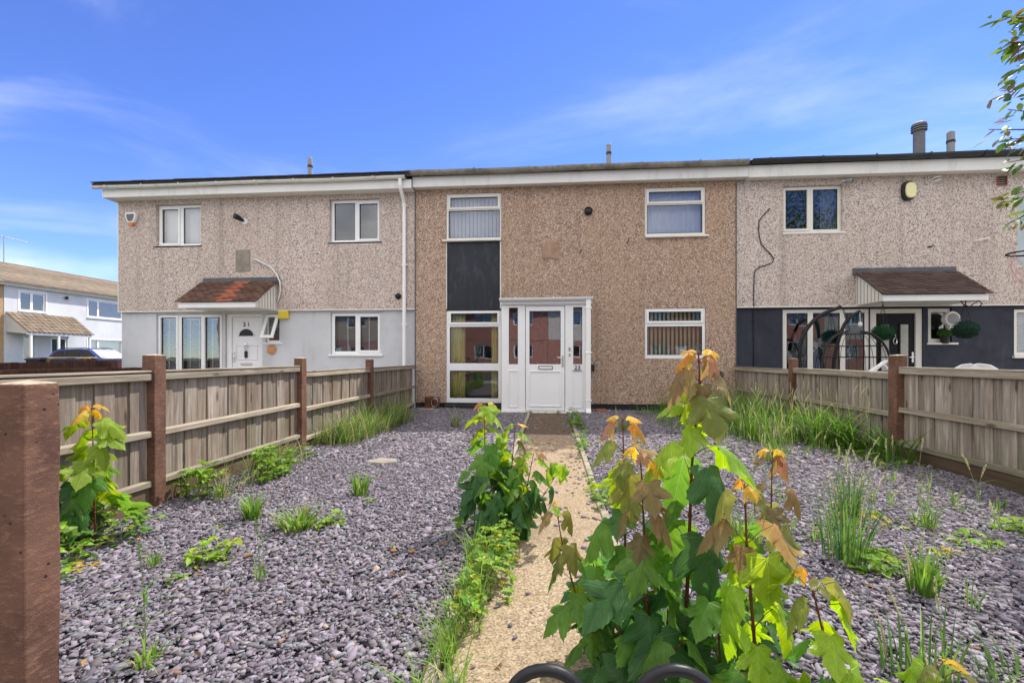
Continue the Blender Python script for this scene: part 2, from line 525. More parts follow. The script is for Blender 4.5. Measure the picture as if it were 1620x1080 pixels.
M['blue_item'] = plain('blue_plastic', (0.02, 0.12, 0.35), 0.5, 0.1, 6.0)
M['white_plastic'] = plain('white_plastic', (0.78, 0.78, 0.77), 0.4, 0.04, 6.0)
M['brick_red'] = plain('red_brick', (0.30, 0.105, 0.07), 0.9, 0.2, 8.0, 0.3, 60, rand=0.2)
M['post'] = None


def post_mat():
    w = N('brown_painted_concrete')
    co = w.coord()
    n1 = w.noise(co, 5.0, 5, 0.6)
    colr = w.ramp(n1, [(0.3, (0.085, 0.043, 0.032)), (0.7, (0.19, 0.098, 0.066))])
    n2 = w.noise(w.mapped(co, (1, 1, 3.0)), 22.0, 6, 0.72)
    colr = w.mix(w.rng(n2, 0.52, 0.70, 0, 0.6), colr, (0.32, 0.18, 0.11))
    n3 = w.n('ShaderNodeTexVoronoi', {'Vector': co, 'Scale': 17.0}).outputs['Distance']
    hole = w.rng(n3, 0.05, 0.11, 1.0, 0.0)
    colr = w.mix(hole, colr, (0.04, 0.022, 0.018))
    spk = w.noise(co, 210.0, 2)
    colr = w.mix(w.rng(spk, 0.62, 0.75, 0, 0.5), colr, (0.26, 0.17, 0.12))
    # bare weathered end on top of the post, the paint worn away
    nz = w.n('ShaderNodeSeparateXYZ', {0: w.n('ShaderNodeNewGeometry').outputs['Normal']}).outputs[2]
    worn = w.math('MULTIPLY', w.rng(nz, 0.55, 0.9, 0, 1), w.rng(w.noise(co, 30.0, 5, 0.7), 0.35, 0.55, 0.35, 0.95))
    colr = w.mix(worn, colr, (0.44, 0.37, 0.27))
    h = w.math('SUBTRACT', w.math('ADD', n2, w.math('MULTIPLY', spk, 0.5)), hole)
    return w.done(colr, 0.82, w.bump(h, 0.7, 0.004), 0.25)


M['post'] = post_mat()
M['board'] = wood('weathered_board', 'z', (0.09, 0.066, 0.052), (0.40, 0.345, 0.29), (0.17, 0.105, 0.07), 0.5)
M['board_r'] = wood('weathered_board_right', 'z', (0.12, 0.092, 0.076), (0.48, 0.42, 0.365), (0.22, 0.16, 0.118), 0.55)
M['rail'] = wood('weathered_rail', 'y', (0.16, 0.13, 0.10), (0.45, 0.39, 0.315), (0.25, 0.20, 0.145), 0.5)
M['gravel_board'] = wood('brown_gravel_board', 'y', (0.075, 0.05, 0.035), (0.15, 0.105, 0.07), (0.10, 0.06, 0.04), 0.3)
M['fence_brown'] = wood('brown_stained_board', 'z', (0.045, 0.022, 0.018), (0.11, 0.052, 0.04), (0.06, 0.03, 0.024), 0.0)
M['plank'] = wood('loose_plank', 'x', (0.30, 0.22, 0.14), (0.55, 0.43, 0.29), (0.35, 0.25, 0.15), 0.0)


def glass_mat(name, tint=(0.92, 0.94, 0.94), boost=1.7):
    w = N(name)
    co = w.coord()
    nrm = w.bump(w.noise(co, 1.3, 2), 0.04, 0.05)
    fr = w.n('ShaderNodeFresnel', {'IOR': 1.5}).outputs[0]
    fac = w.n('ShaderNodeMath', {0: fr, 1: boost}, operation='MULTIPLY', use_clamp=True).outputs[0]
    gl = w.n('ShaderNodeBsdfGlossy', {'Roughness': 0.015, 'Normal': nrm, 'Color': (0.95, 0.97, 1, 1)}).outputs[0]
    tr = w.n('ShaderNodeBsdfTransparent', {'Color': (*tint, 1)}).outputs[0]
    mx = w.n('ShaderNodeMixShader', {0: fac, 1: tr, 2: gl}).outputs[0]
    w.t.links.new(mx, w.out.inputs[0])
    return w.m


M['glass'] = glass_mat('window_glass', boost=3.6)
M['glass_porch'] = glass_mat('porch_glass', boost=7.0)
M['car_glass'] = glass_mat('car_glass', (0.25, 0.28, 0.3), 2.4)


def leaf_mat(name, veins=True, trans=0.48, rough=0.46):
    w = N(name)
    oc = w.n('ShaderNodeObjectInfo').outputs['Color']
    uv = w.n('ShaderNodeTexCoord').outputs['UV']
    sp = w.n('ShaderNodeSeparateXYZ', {0: uv})
    x, y = w.math('ABSOLUTE', sp.outputs[0]), sp.outputs[1]
    nv = w.noise(uv, 4.0, 4, 0.6)
    colr = w.n('ShaderNodeHueSaturation', {'Color': oc, 'Value': w.rng(nv, 0.3, 0.7, 0.78, 1.2)}).outputs[0]
    # young reddish leaves turn green in patches
    sc3 = w.n('ShaderNodeSeparateColor', {0: oc})
    red = w.n('ShaderNodeMath', {0: w.math('SUBTRACT', sc3.outputs[0], sc3.outputs[1]), 1: 7.0}, operation='MULTIPLY', use_clamp=True).outputs[0]
    pn = w.noise(uv, 1.7, 3, 0.6)
    colr = w.mix(w.math('MULTIPLY', red, w.rng(pn, 0.42, 0.62, 0, 0.75)), colr, (0.20, 0.23, 0.045))
    h = nv
    if veins:
        r_ = w.math('SQRT', w.math('ADD', w.math('MULTIPLY', x, x), w.math('MULTIPLY', y, y)))
        an = w.math('ARCTAN2', x, y)
        ds = None
        for a in (0.0, 0.93, 1.68):
            d = w.math('MULTIPLY', r_, w.math('ABSOLUTE', w.math('SINE', w.math('SUBTRACT', an, a))))
            far = w.math('MULTIPLY', w.math('GREATER_THAN', w.math('ABSOLUTE', w.math('SUBTRACT', an, a)), 0.9), 1.0)
            d = w.math('ADD', d, far)
            ds = d if ds is None else w.math('MINIMUM', ds, d)
        main = w.rng(ds, 0.004, 0.017, 1.0, 0.0)
        sec = w.math('SINE', w.math('ADD', w.math('MULTIPLY', y, 62.0), w.math('MULTIPLY', x, -52.0)))
        sec = w.rng(sec, 0.82, 1.0, 0.0, 0.55)
        ve = w.math('MAXIMUM', main, sec)
        light = w.n('ShaderNodeHueSaturation', {'Color': oc, 'Value': 1.55, 'Saturation': 0.85}).outputs[0]
        colr = w.mix(w.math('MULTIPLY', ve, 0.6), colr, light)
        h = w.math('SUBTRACT', w.math('MULTIPLY', nv, 0.4), ve)
    sp_ = w.n('ShaderNodeTexVoronoi', {'Vector': w.mapped(uv, (1, 1, 1), w.n('ShaderNodeObjectInfo').outputs['Location']), 'Scale': 7.0}).outputs['Distance']
    colr = w.mix(w.rng(sp_, 0.04, 0.09, 0.7, 0.0), colr, (0.10, 0.06, 0.025))
    nrm = w.bump(h, 0.5, 0.004)
    p = w.n('ShaderNodeBsdfPrincipled', {'Base Color': colr, 'Roughness': rough, 'Specular IOR Level': 0.35, 'Normal': nrm}).outputs[0]
    tc = w.n('ShaderNodeHueSaturation', {'Color': colr, 'Value': 1.9, 'Saturation': 1.1, 'Hue': 0.485}).outputs[0]
    t = w.n('ShaderNodeBsdfTranslucent', {'Color': tc, 'Normal': nrm}).outputs[0]
    mx = w.n('ShaderNodeMixShader', {0: trans, 1: p, 2: t}).outputs[0]
    w.t.links.new(mx, w.out.inputs[0])
    return w.m


M['maple'] = leaf_mat('maple_leaf')
M['tree_leaf'] = leaf_mat('tree_leaf', False, 0.35)


def herb_mat(name, trans=0.38):
    """many small leaves in one mesh; colour from the 'tone' attribute"""
    w = N(name)
    at = w.n('ShaderNodeAttribute', attribute_name='tone').outputs['Color']
    p = w.n('ShaderNodeBsdfPrincipled', {'Base Color': at, 'Roughness': 0.5, 'Specular IOR Level': 0.3}).outputs[0]
    tc = w.n('ShaderNodeHueSaturation', {'Color': at, 'Value': 1.7, 'Saturation': 1.05}).outputs[0]
    t = w.n('ShaderNodeBsdfTranslucent', {'Color': tc}).outputs[0]
    mx = w.n('ShaderNodeMixShader', {0: trans, 1: p, 2: t}).outputs[0]
    w.t.links.new(mx, w.out.inputs[0])
    return w.m


M['herb'] = herb_mat('herb_leaf')
M['stem'] = plain('red_brown_stem', (0.13, 0.035, 0.022), 0.55, 0.3, 14.0, 0.2, 120)
M['stem_green'] = plain('green_stem', (0.10, 0.10, 0.03), 0.6, 0.3, 14.0)
M['bark'] = plain('bark', (0.10, 0.075, 0.055), 0.9, 0.35, 9.0, 0.6, 50)


def slate_mat():
    w = N('plum_slate')
    at = w.n('ShaderNodeAttribute', attribute_name='tone').outputs['Color']
    co = w.coord()
    n1 = w.noise(co, 90.0, 4, 0.6)
    colr = w.n('ShaderNodeHueSaturation', {'Color': at, 'Value': w.rng(n1, 0.3, 0.7, 0.85, 1.15)}).outputs[0]
    return w.done(colr, 0.8, w.bump(n1, 0.3, 0.003), 0.22)


M['slate'] = slate_mat()


def bed_mat():
    w = N('slate_bed')
    co = w.coord()
    v = w.n('ShaderNodeTexVoronoi', {'Vector': w.mapped(co, (22, 34, 1)), 'Scale': 1.0})
    s_ = w.n('ShaderNodeSeparateColor', {0: v.outputs['Color']}).outputs[0]
    colr = w.ramp(s_, [(0.0, (0.08, 0.068, 0.088)), (0.5, (0.15, 0.13, 0.16)), (1.0, (0.22, 0.20, 0.24))])
    colr = w.mix(w.rng(v.outputs['Distance'], 0.35, 0.6, 0, 0.85), colr, (0.03, 0.025, 0.03))
    return w.done(colr, 0.75, w.bump(w.math('SUBTRACT', 1.0, v.outputs['Distance']), 0.6, 0.015), 0.3)


M['bed'] = bed_mat()


def path_mat():
    w = N('aggregate_path')
    co = w.coord()
    v = w.n('ShaderNodeTexVoronoi', {'Vector': co, 'Scale': 130.0})
    s_ = w.n('ShaderNodeSeparateColor', {0: v.outputs['Color']}).outputs[0]
    colr = w.ramp(s_, [(0.0, (0.12, 0.088, 0.06)), (0.3, (0.25, 0.185, 0.12)), (0.7, (0.33, 0.25, 0.16)), (1.0, (0.44, 0.36, 0.26))])
    n = w.noise(co, 2.3, 5, 0.62)
    colr = w.mix(w.rng(n, 0.42, 0.72, 0, 0.6), colr, (0.26, 0.19, 0.11))
    n2 = w.noise(co, 11.0, 5, 0.7)
    colr = w.mix(w.rng(n2, 0.60, 0.72, 0, 0.5), colr, (0.15, 0.105, 0.06))
    # drifted soil and leaf litter lying in front of the porch
    sy = w.n('ShaderNodeSeparateXYZ', {0: co}).outputs[1]
    so = w.noise(w.mapped(co, (1.6, 0.9, 1)), 2.6, 6, 0.7)
    amt = w.math('ADD', w.rng(sy, 3.8, 6.2, -0.26, 0.24), so)
    colr = w.mix(w.rng(amt, 0.46, 0.62, 0, 0.88), colr, (0.085, 0.058, 0.040))
    return w.done(colr, 0.9, w.bump(v.outputs['Distance'], 0.16, 0.005), 0.2)


M['path'] = path_mat()
M['kerb'] = plain('concrete_kerb', (0.29, 0.25, 0.19), 0.9, 0.22, 7.0, 0.5, 90, dirt=((0.11, 0.095, 0.06), 0.85))
M['asphalt'] = plain('asphalt', (0.055, 0.055, 0.057), 0.9, 0.2, 3.0, 0.5, 120)
M['paving'] = plain('paving_slab', (0.30, 0.28, 0.25), 0.9, 0.15, 2.0, 0.4, 90, dirt=((0.16, 0.15, 0.13), 0.5))
M['earth'] = plain('rough_grass_ground', (0.075, 0.095, 0.035), 0.95, 0.35, 2.0, 0.5, 20)
M['car_blue'] = plain('blue_car_paint', (0.012, 0.05, 0.26), 0.2, 0.05, 2.0, spec=0.7)
M['tyre'] = plain('tyre_rubber', (0.018, 0.018, 0.018), 0.8, 0.1, 5.0)
M['headlight'] = plain('headlight', (0.6, 0.62, 0.64), 0.15, 0.1, 5.0, spec=0.7)

# ------------------------------------------------------------------ the setting
def sheet(name, x0, x1, y0, y1, z, mat, nx=1, ny=1):
    b = MB()
    for j in range(ny + 1):
        for i in range(nx + 1):
            b.v.append((x0 + (x1 - x0) * i / nx, y0 + (y1 - y0) * j / ny, z))
    for j in range(ny):
        for i in range(nx):
            a = j * (nx + 1) + i
            b.f.append((a, a + 1, a + nx + 2, a + nx + 1))
    return obj(name, b, mat, kind='structure')


sheet('ground', -500, 500, -500, 500, -0.06, M['earth'])
sheet('road', -120, 120, -12.2, -2.4, -0.05, M['asphalt'])
sheet('pavement', -40, 40, -2.2, 0.30, -0.030, M['paving'])
obj('kerb', MB().box(-40, 40, -2.4, -2.2, -0.2, -0.028), M['kerb'], kind='structure', bevel=0.015)
sheet('parking_area', -27.0, -10.6, 9.0, 60, -0.045, M['asphalt'])
sheet('neighbour_paving', -9.7, -2.95, 0.5, 9.4, -0.02, M['paving'])
sheet('neighbour_paving', 3.75, 14, 0.5, 9.4, -0.02, M['paving'])
sheet('slate_bed', -2.88, 3.70, 0.45, 9.36, -0.012, M['bed'])

path_mb = MB()
for i in range(33):
    y = 0.30 + 8.48 * i / 32
    e1, e2 = 0.012 * math.sin(y * 5.1), 0.012 * math.sin(y * 4.3 + 1)
    path_mb.v += [(-0.375 + e1, y, 0.012), (0.335 + e2, y, 0.012), (-0.375 + e1, y, -0.05), (0.335 + e2, y, -0.05)]
for i in range(32):
    a = i * 4
    path_mb.f += [(a, a + 1, a + 5, a + 4), (a + 2, a, a + 4, a + 6), (a + 1, a + 3, a + 7, a + 5)]
path_mb.f += [(2, 3, 1, 0)]
obj('path', path_mb, M['path'], kind='structure')

# concrete edging along both sides of the path, laid in lengths
for sx, name_lbl in ((-1, 'left'), (1, 'right')):
    k = None
    for i in range(9):
        y0 = 0.42 + i * 0.925
        x = (-0.405 if sx < 0 else 0.365) + rnd.uniform(-0.006, 0.006)
        b = MB().box(x - 0.027, x + 0.027, y0, y0 + 0.915, -0.08, 0.028 + rnd.uniform(-0.006, 0.006))
        if k is None:
            k = obj('path_edging', b, M['kerb'], kind='structure', bevel=0.008)
        else:
            obj('edging_stone', b, M['kerb'], k, bevel=0.008)


# ------------------------------------------------------------------ house pieces
def quad_pane(x0, x1, z0, z1, y):
    return MB().add([(x0, y, z0), (x1, y, z0), (x1, y, z1), (x0, y, z1)], [(0, 1, 2, 3)])


def window(h, x0, x1, z0, z1, Y, cells, mat, opens=(), sill=True, fd=0.07, sill_l=0.05, sill_r=0.05, label=None, thick=0.045):
    w = part('window', MB().plate(x0, x1, z0, z1, Y, Y + fd, cells), mat, h, bevel=0.004, seg=1, label=label)
    for i, c in enumerate(cells):
        yy = Y + 0.025
        if i in opens:
            g = thick
            obj('sash', MB().plate(c[0] - g, c[1] + g, c[2] - g, c[3] + g, Y - 0.018, Y - 0.002, [c]), mat, w, bevel=0.004, seg=1)
        obj('gasket', MB().plate(c[0] - 0.001, c[1] + 0.001, c[2] - 0.001, c[3] + 0.001, Y + 0.012, Y + 0.024, [(c[0] + 0.011, c[1] - 0.011, c[2] + 0.011, c[3] - 0.011)]), M['black'], w)
        obj('pane', quad_pane(c[0], c[1], c[2], c[3], yy), M['glass'], w)
    if sill:
        obj('sill', MB().box(x0 - sill_l, x1 + sill_r, Y - 0.075, Y + 0.02, z0 - 0.042, z0 - 0.002), mat, w, bevel=0.006, seg=1)
    return w


def gutter(h, x0, x1, y, z, mat, name='gutter', clips=0.85, gs=1.0):
    prof = [(y + gs * 0.056 * math.cos(a), z + gs * 0.056 * math.sin(a)) for a in np.linspace(math.pi, 2 * math.pi, 9)]
    prof += [(y + gs * 0.05 * math.cos(a), z + gs * 0.05 * math.sin(a)) for a in np.linspace(2 * math.pi, math.pi, 9)]
    b = MB()
    n = max(2, int((x1 - x0) / 0.4))
    for i in range(n + 1):
        x = x0 + (x1 - x0) * i / n
        dz = 0.006 * math.sin(x * 1.7) + rnd.uniform(-0.002, 0.002)
        b.v += [(x, u, v + dz) for u, v in prof]
    m = len(prof)
    for i in range(n):
        for k in range(m):
            b.f.append((i * m + k, i * m + (k + 1) % m, (i + 1) * m + (k + 1) % m, (i + 1) * m + k))
    b.f.append(tuple(range(m)))
    b.f.append(tuple(range(n * m, n * m + m))[::-1])
    g = part(name, b, mat, h, smooth=False)
    if clips:
        x = x0 + 0.3
        while x < x1 - 0.1:
            c = MB()
            pr = [(y + gs * 0.064 * math.cos(a), z + gs * 0.064 * math.sin(a)) for a in np.linspace(math.pi * 0.96, 2.04 * math.pi, 10)]
            pr += [(y + gs * 0.057 * math.cos(a), z + gs * 0.057 * math.sin(a)) for a in np.linspace(2.04 * math.pi, math.pi * 0.96, 10)]
            c.prism(pr, 'x', x, x + 0.035)
            obj('gutter_bracket', c, mat, g)
            x += clips
    return g


def roof(h, x0, x1, eave_y, eave_z, ridge_y, pitch, back_y, mat):
    t = math.tan(R(pitch))
    rz = eave_z + (ridge_y - eave_y) * t
    poly = [(eave_y, eave_z), (ridge_y, rz), (back_y, rz - (back_y - ridge_y) * t), (back_y, rz - (back_y - ridge_y) * t - 0.07), (ridge_y, rz - 0.07), (eave_y, eave_z - 0.05)]
    r_ = part('roof', MB().prism(poly, 'x', x0, x1), mat, h)
    tile = None
    n = int((x1 - x0) / 0.31)
    wd = (x1 - x0) / n
    for i in range(n):
        b = MB().obox((0, 0, 0), (wd / 2 - 0.004, 0, 0), (0, 0.2, 0.2 * t), (0, 0, 0.011))
        if tile is None:
            tile = b.mesh('tile')
            tile.materials.append(mat)
        o = bpy.data.objects.new('tile', tile)
        COL.objects.link(o)
        o.parent = r_
        o.location = (x0 + wd * (i + 0.5), eave_y + 0.165, eave_z + 0.165 * t + 0.014 + rnd.uniform(0, 0.009))
        o.rotation_euler = (rnd.uniform(-0.015, 0.015), rnd.uniform(-0.012, 0.012), rnd.uniform(-0.01, 0.01))
    obj('ridge', MB().tube([(x0, ridge_y, rz - 0.02), (x1, ridge_y, rz - 0.02)], 0.09, 10), mat, r_)
    return r_


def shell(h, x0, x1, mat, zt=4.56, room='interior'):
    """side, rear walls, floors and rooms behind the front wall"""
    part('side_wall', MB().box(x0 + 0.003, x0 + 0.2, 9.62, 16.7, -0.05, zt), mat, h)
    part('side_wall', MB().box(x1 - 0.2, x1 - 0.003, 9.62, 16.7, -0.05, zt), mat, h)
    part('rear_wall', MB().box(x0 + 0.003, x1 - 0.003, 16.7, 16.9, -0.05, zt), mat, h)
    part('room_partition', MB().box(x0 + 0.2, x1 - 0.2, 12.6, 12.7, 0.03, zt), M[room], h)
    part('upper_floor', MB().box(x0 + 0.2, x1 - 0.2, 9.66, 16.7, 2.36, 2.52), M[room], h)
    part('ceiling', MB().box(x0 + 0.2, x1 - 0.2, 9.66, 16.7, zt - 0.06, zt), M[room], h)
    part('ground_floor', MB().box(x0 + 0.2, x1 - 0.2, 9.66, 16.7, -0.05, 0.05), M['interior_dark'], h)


def canopy(h, x0, x1, mats, cols=10, rows=10, flash_l=0.0):
    wy, ey, ez, wz = 9.395, 8.64, 2.205, 2.74
    c = part('canopy', MB().prism([(wy, 2.09), (ey + 0.05, 2.09), (ey + 0.05, ez - 0.012), (wy, wz - 0.05)], 'x', x0 + 0.05, x1 - 0.05), M['upvc_old'], h, bevel=0.003, seg=1)
    obj('fascia_board', MB().box(x0 + 0.045, x1 - 0.045, ey + 0.026, ey + 0.047, 2.085, ez - 0.014), M['upvc'], c)
    for sx in (x0 + 0.046, x1 - 0.05):
        b = MB()
        for k in range(1, 8):                       # cladding grooves on the cheek
            y = ey + 0.05 + k * 0.095
            zt = ez - 0.03 + (y - ey) * (wz - ez) / (wy - ey)
            b.box(sx, sx + 0.004, y, y + 0.008, 2.10, zt - 0.03)
        obj('cheek_groove', b, M['lead'], c)
    u = Vector((0, wy - 0.06 - ey, wz - ez - 0.03))
    L = u.length
    u.normalize()
    nrm = Vector((0, -u.z, u.y))
    tw = (x1 - x0) / cols
    ex = L / rows
    meshes = {}
    for m in set(mats.values()):
        b = MB()
        a, hh = tw / 2 - 0.003, ex * 0.72
        b.add([(-a, -hh, 0.004), (a, -hh, 0.004), (a, hh, -0.006), (-a, hh, -0.006), (-a, -hh, 0.018), (0, -hh, 0.023), (a, -hh, 0.018), (a, hh, 0.006), (0, hh, 0.011), (-a, hh, 0.006)],
              [(0, 3, 2, 1), (4, 5, 8, 9), (5, 6, 7, 8), (0, 1, 6, 5, 4), (2, 3, 9, 8, 7), (1, 2, 7, 6), (3, 0, 4, 9)])
        me = b.mesh('tile')
        me.materials.append(M[m])
        meshes[m] = me
    rot = Matrix((Vector((1, 0, 0)), u, nrm)).transposed().to_4x4()
    for r_ in range(rows):
        for k in range(cols + (r_ % 2)):
            x = x0 + (k + (0 if r_ % 2 else 0.5)) * tw
            if x < x0 + 0.02:
                x = x0 + tw * 0.22
            if x > x1 - 0.02:
                x = x1 - tw * 0.22
            m = mats.get((r_, k), mats.get(k, mats[None]))
            half = abs(x - x0 - tw * 0.22) < 1e-6 or abs(x - x1 + tw * 0.22) < 1e-6
            o = bpy.data.objects.new('tile', meshes[m])
            COL.objects.link(o)
            o.parent = c
            p = Vector((x, ey, ez)) + u * (ex * (r_ + 0.5)) + nrm * rnd.uniform(0, 0.004)
            o.matrix_basis = Matrix.Translation(p) @ rot @ Matrix.Rotation(rnd.uniform(-0.02, 0.02), 4, 'Z') @ Matrix.Rotation(rnd.uniform(-0.025, 0.025), 4, 'X') @ Matrix.Diagonal((0.45 if half else 1, 1, 1, 1))
    b = MB().prism([(wy, wz + 0.075), (wy - 0.014, wz + 0.075), (wy - 0.02, wz - 0.005), (wy - 0.15, wz - 0.10), (wy - 0.15, wz - 0.11), (wy, wz - 0.05)], 'x', x0 - flash_l, x1 + 0.02)
    obj('flashing', b, M['lead'], c, bevel=0.004, seg=1)
    return c


def text(name, s, size, loc, mat, parent, ext=0.004, rz=0.0):
    cu = bpy.data.curves.new(name, 'FONT')
    cu.body = s
    cu.size = size
    cu.extrude = ext
    cu.align_x = 'CENTER'
    cu.align_y = 'CENTER'
    cu.materials.append(mat)
    o = bpy.data.objects.new(name, cu)
    COL.objects.link(o)
    o.location = loc
    o.rotation_euler = (R(90), 0, rz)
    me = bpy.data.meshes.new_from_object(o)
    m = bpy.data.objects.new(name, me)
    COL.objects.link(m)
    m.location, m.rotation_euler = o.location, o.rotation_euler
    bpy.data.objects.remove(o)
    m.parent = parent
    return m


def flue(label, x, y, z0, z1, r_, mat, band=True, cowl=False):
    t = thing('flue_pipe', label, 'flue', (x, y, z0))
    part('pipe', MB().lathe((x, y, 0), [(r_, z0), (r_, z1 - 0.02), (r_ * 0.8, z1)], 16), mat, t, smooth=False)
    part('base_collar', MB().lathe((x, y, 0), [(r_ * 1.5, z0), (r_ * 1.35, z0 + 0.06), (r_ * 1.05, z0 + 0.09)], 16), M['lead'], t)
    if band:
        part('band', MB().lathe((x, y, 0), [(r_ * 1.12, z1 - 0.24), (r_ * 1.12, z1 - 0.19)], 16), M['black'], t)
    if cowl:
        for k in range(3):
            zz = z1 - 0.14 + k * 0.05
            part('cowl_ring', MB().lathe((x, y, 0), [(r_ * 1.15, zz), (r_ * 1.36, zz + 0.005), (r_ * 1.3, zz + 0.03), (r_ * 1.1, zz + 0.035)], 16), M['flue'], t)
        part('cowl_cap', MB().lathe((x, y, 0), [(r_ * 1.25, z1 + 0.0), (r_ * 1.25, z1 + 0.02), (r_ * 0.7, z1 + 0.06)], 16), M['flue'], t)
    return t


# ------------------------------------------------------------------ left-hand neighbour
HL = thing('terraced_house', 'pale pebbledashed terraced house with grey painted ground floor and door number 21', 'house', (-6.2, 9.4, 0))
x0, x1 = -9.62, -2.845
up_holes = [(-8.72, -7.66, 3.54, 4.46), (-4.72, -3.60, 3.54, 4.46)]
lo_holes = [(-8.76, -7.19, 0.16, 2.04), (-7.13, -6.27, 0.05, 2.04), (-6.20, -5.86, 1.40, 2.03), (-4.72, -3.60, 1.14, 2.04)]
part('upper_wall', MB().plate(x0, x1, 2.085, 4.56, 9.40, 9.62, up_holes), M['dash_pink'], HL)
part('lower_wall', MB().plate(x0 + 0.03, x1 - 0.002, -0.05, 2.083, 9.455, 9.62, lo_holes), M['render_grey'], HL)
part('drip_bead', MB().box(x0, x1, 9.388, 9.399, 2.083, 2.105), M['upvc_old'], HL)
part('corner_bead', MB().box(x0 - 0.006, x0 + 0.012, 9.392, 9.40, 2.1, 4.55), M['upvc_old'], HL)
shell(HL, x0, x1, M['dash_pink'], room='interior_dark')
roof(HL, -9.86, x1 + 0.003, 9.03, 4.83, 13.1, 13.5, 17.1, M['roof_dark'])
part('soffit', MB().box(-9.70, x1 + 0.003, 9.17, 9.62, 4.562, 4.585), M['fascia'], HL)
part('fascia', MB().box(-9.70, x1 + 0.003, 9.14, 9.168, 4.555, 4.735), M['fascia'], HL, bevel=0.004, seg=1)
part('end_fascia', MB().box(-9.73, -9.702, 9.14, 17.1, 4.555, 4.735), M['fascia'], HL)
gutter(HL, -9.88, -2.95, 9.08, 4.775, M['gutter'])
dp = part('downpipe', MB().tube([(-3.06, 9.08, 4.73), (-3.06, 9.09, 4.60), (-3.06, 9.12, 4.54), (-3.06, 9.30, 4.36), (-3.06, 9.345, 4.28), (-3.06, 9.345, 0.0)], 0.036, 12), M['upvc'], HL)
for z in (4.25, 3.0, 1.75, 0.6):
    obj('pipe_clip', MB().tube([(-3.06, 9.345, z), (-3.06, 9.345, z + 0.05)], 0.043, 12).box(-3.12, -3.0, 9.36, 9.40, z + 0.01, z + 0.04), M['upvc'], dp)
Y = 9.475
window(HL, -8.715, -7.665, 3.545, 4.455, Y, [(-8.63, -8.245, 3.62, 4.37), (-8.125, -7.735, 3.60, 4.395)], M['upvc'], (0,), label='upper window with white vertical blind')
window(HL, -4.715, -3.605, 3.545, 4.455, Y, [(-4.645, -4.185, 3.60, 4.395), (-4.085, -3.68, 3.62, 4.37)], M['upvc'], (1,))
window(HL, -4.715, -3.605, 1.145, 2.035, Y + 0.02, [(-4.645, -4.185, 1.21, 1.97), (-4.075, -3.68, 1.23, 1.95)], M['upvc'], (1,))
window(HL, -8.755, -7.195, 0.165, 2.035, Y + 0.02, [(-8.68, -8.31, 0.25, 1.965), (-8.19, -7.73, 0.25, 1.97), (-7.63, -7.27, 0.25, 1.965)], M['upvc'], (0, 2), label='three-light full height window with venetian blinds')
# small casement standing open
sw = window(HL, -6.195, -5.865, 1.405, 2.025, Y + 0.03, [(-6.15, -5.91, 1.45, 1.98)], M['upvc'])
hx, hz = -6.03, 2.0
ca, sa = math.cos(R(24)), math.sin(R(24))
def sashpt(u, v, t):                      # u across, v down from the hinge, t thickness
    return (hx + u, 9.47 - v * sa - t * ca, hz - v * ca + t * sa)
b = MB()
fr = MB().plate(-0.145, 0.145, -0.56, 0.0, 0.0, 0.03, [(-0.085, 0.085, -0.50, -0.06)])
b.add([sashpt(v[0], -v[2], v[1]) for v in fr.v], fr.f)
sash = obj('sash', b, M['upvc'], sw)
obj('sash_pane', MB().add([sashpt(-0.085, 0.06, 0.015), sashpt(-0.085, 0.50, 0.015), sashpt(0.085, 0.50, 0.015), sashpt(0.085, 0.06, 0.015)], [(0, 1, 2, 3)]), M['glass'], sw)

# front door
fr = part('door_frame', MB().plate(-7.125, -6.275, 0.055, 2.035, Y + 0.02, Y + 0.09, [(-7.01, -6.345, 0.055, 1.965)]), M['upvc'], HL, bevel=0.004, seg=1)
dr = part('door', MB().box(-7.005, -6.35, Y + 0.045, Y + 0.09, 0.07, 1.96), M['door_white'], HL)
yd = Y + 0.042
cx = -6.677
def ring(x0_, x1_, z0_, z1_, y0_, y1_, w_):
    return MB().plate(x0_, x1_, z0_, z1_, y0_, y1_, [(x0_ + w_, x1_ - w_, z0_ + w_, z1_ - w_)])
for (a, c_, e, f) in ((-6.93, -6.70, 1.02, 1.36), (-6.655, -6.42, 1.02, 1.36), (-6.93, -6.70, 0.22, 0.85), (-6.655, -6.42, 0.22, 0.85)):
    obj('panel', ring(a, c_, e, f, yd - 0.012, yd, 0.022), M['door_white'], dr, bevel=0.004, seg=1)
arc = [(cx + 0.17 * math.cos(a), 1.55 + 0.15 * math.sin(a)) for a in np.linspace(0, math.pi, 13)]
obj('fanlight', MB().prism(arc, 'y', yd - 0.006, yd + 0.001), M['black'], dr)
arc2 = [(cx + 0.195 * math.cos(a), 1.53 + 0.185 * math.sin(a)) for a in np.linspace(0, math.pi, 13)]
arc2 += [(cx + 0.172 * math.cos(a), 1.553 + 0.152 * math.sin(a)) for a in np.linspace(math.pi, 0, 13)]
obj('fanlight_surround', MB().prism(arc2, 'y', yd - 0.016, yd - 0.001), M['door_white'], dr)
obj('letterbox', MB().box(cx - 0.13, cx + 0.13, yd - 0.012, yd - 0.001, 0.90, 0.965), M['chrome'], dr, bevel=0.004)
kn = MB().lathe((cx, 0, 0), [(0.001, yd - 0.03), (0.03, yd - 0.028), (0.035, yd - 0.002)], 14, 'y')
kn.v = [(v[0], v[1], v[2] + 1.36) for v in kn.v]
kn.tube([(cx, yd - 0.02, 1.37), (cx - 0.04, yd - 0.02, 1.33), (cx - 0.035, yd - 0.02, 1.28), (cx, yd - 0.02, 1.26), (cx + 0.035, yd - 0.02, 1.28), (cx + 0.04, yd - 0.02, 1.33), (cx, yd - 0.02, 1.37)], 0.008, 6)
obj('knocker', kn, M['chrome'], dr)
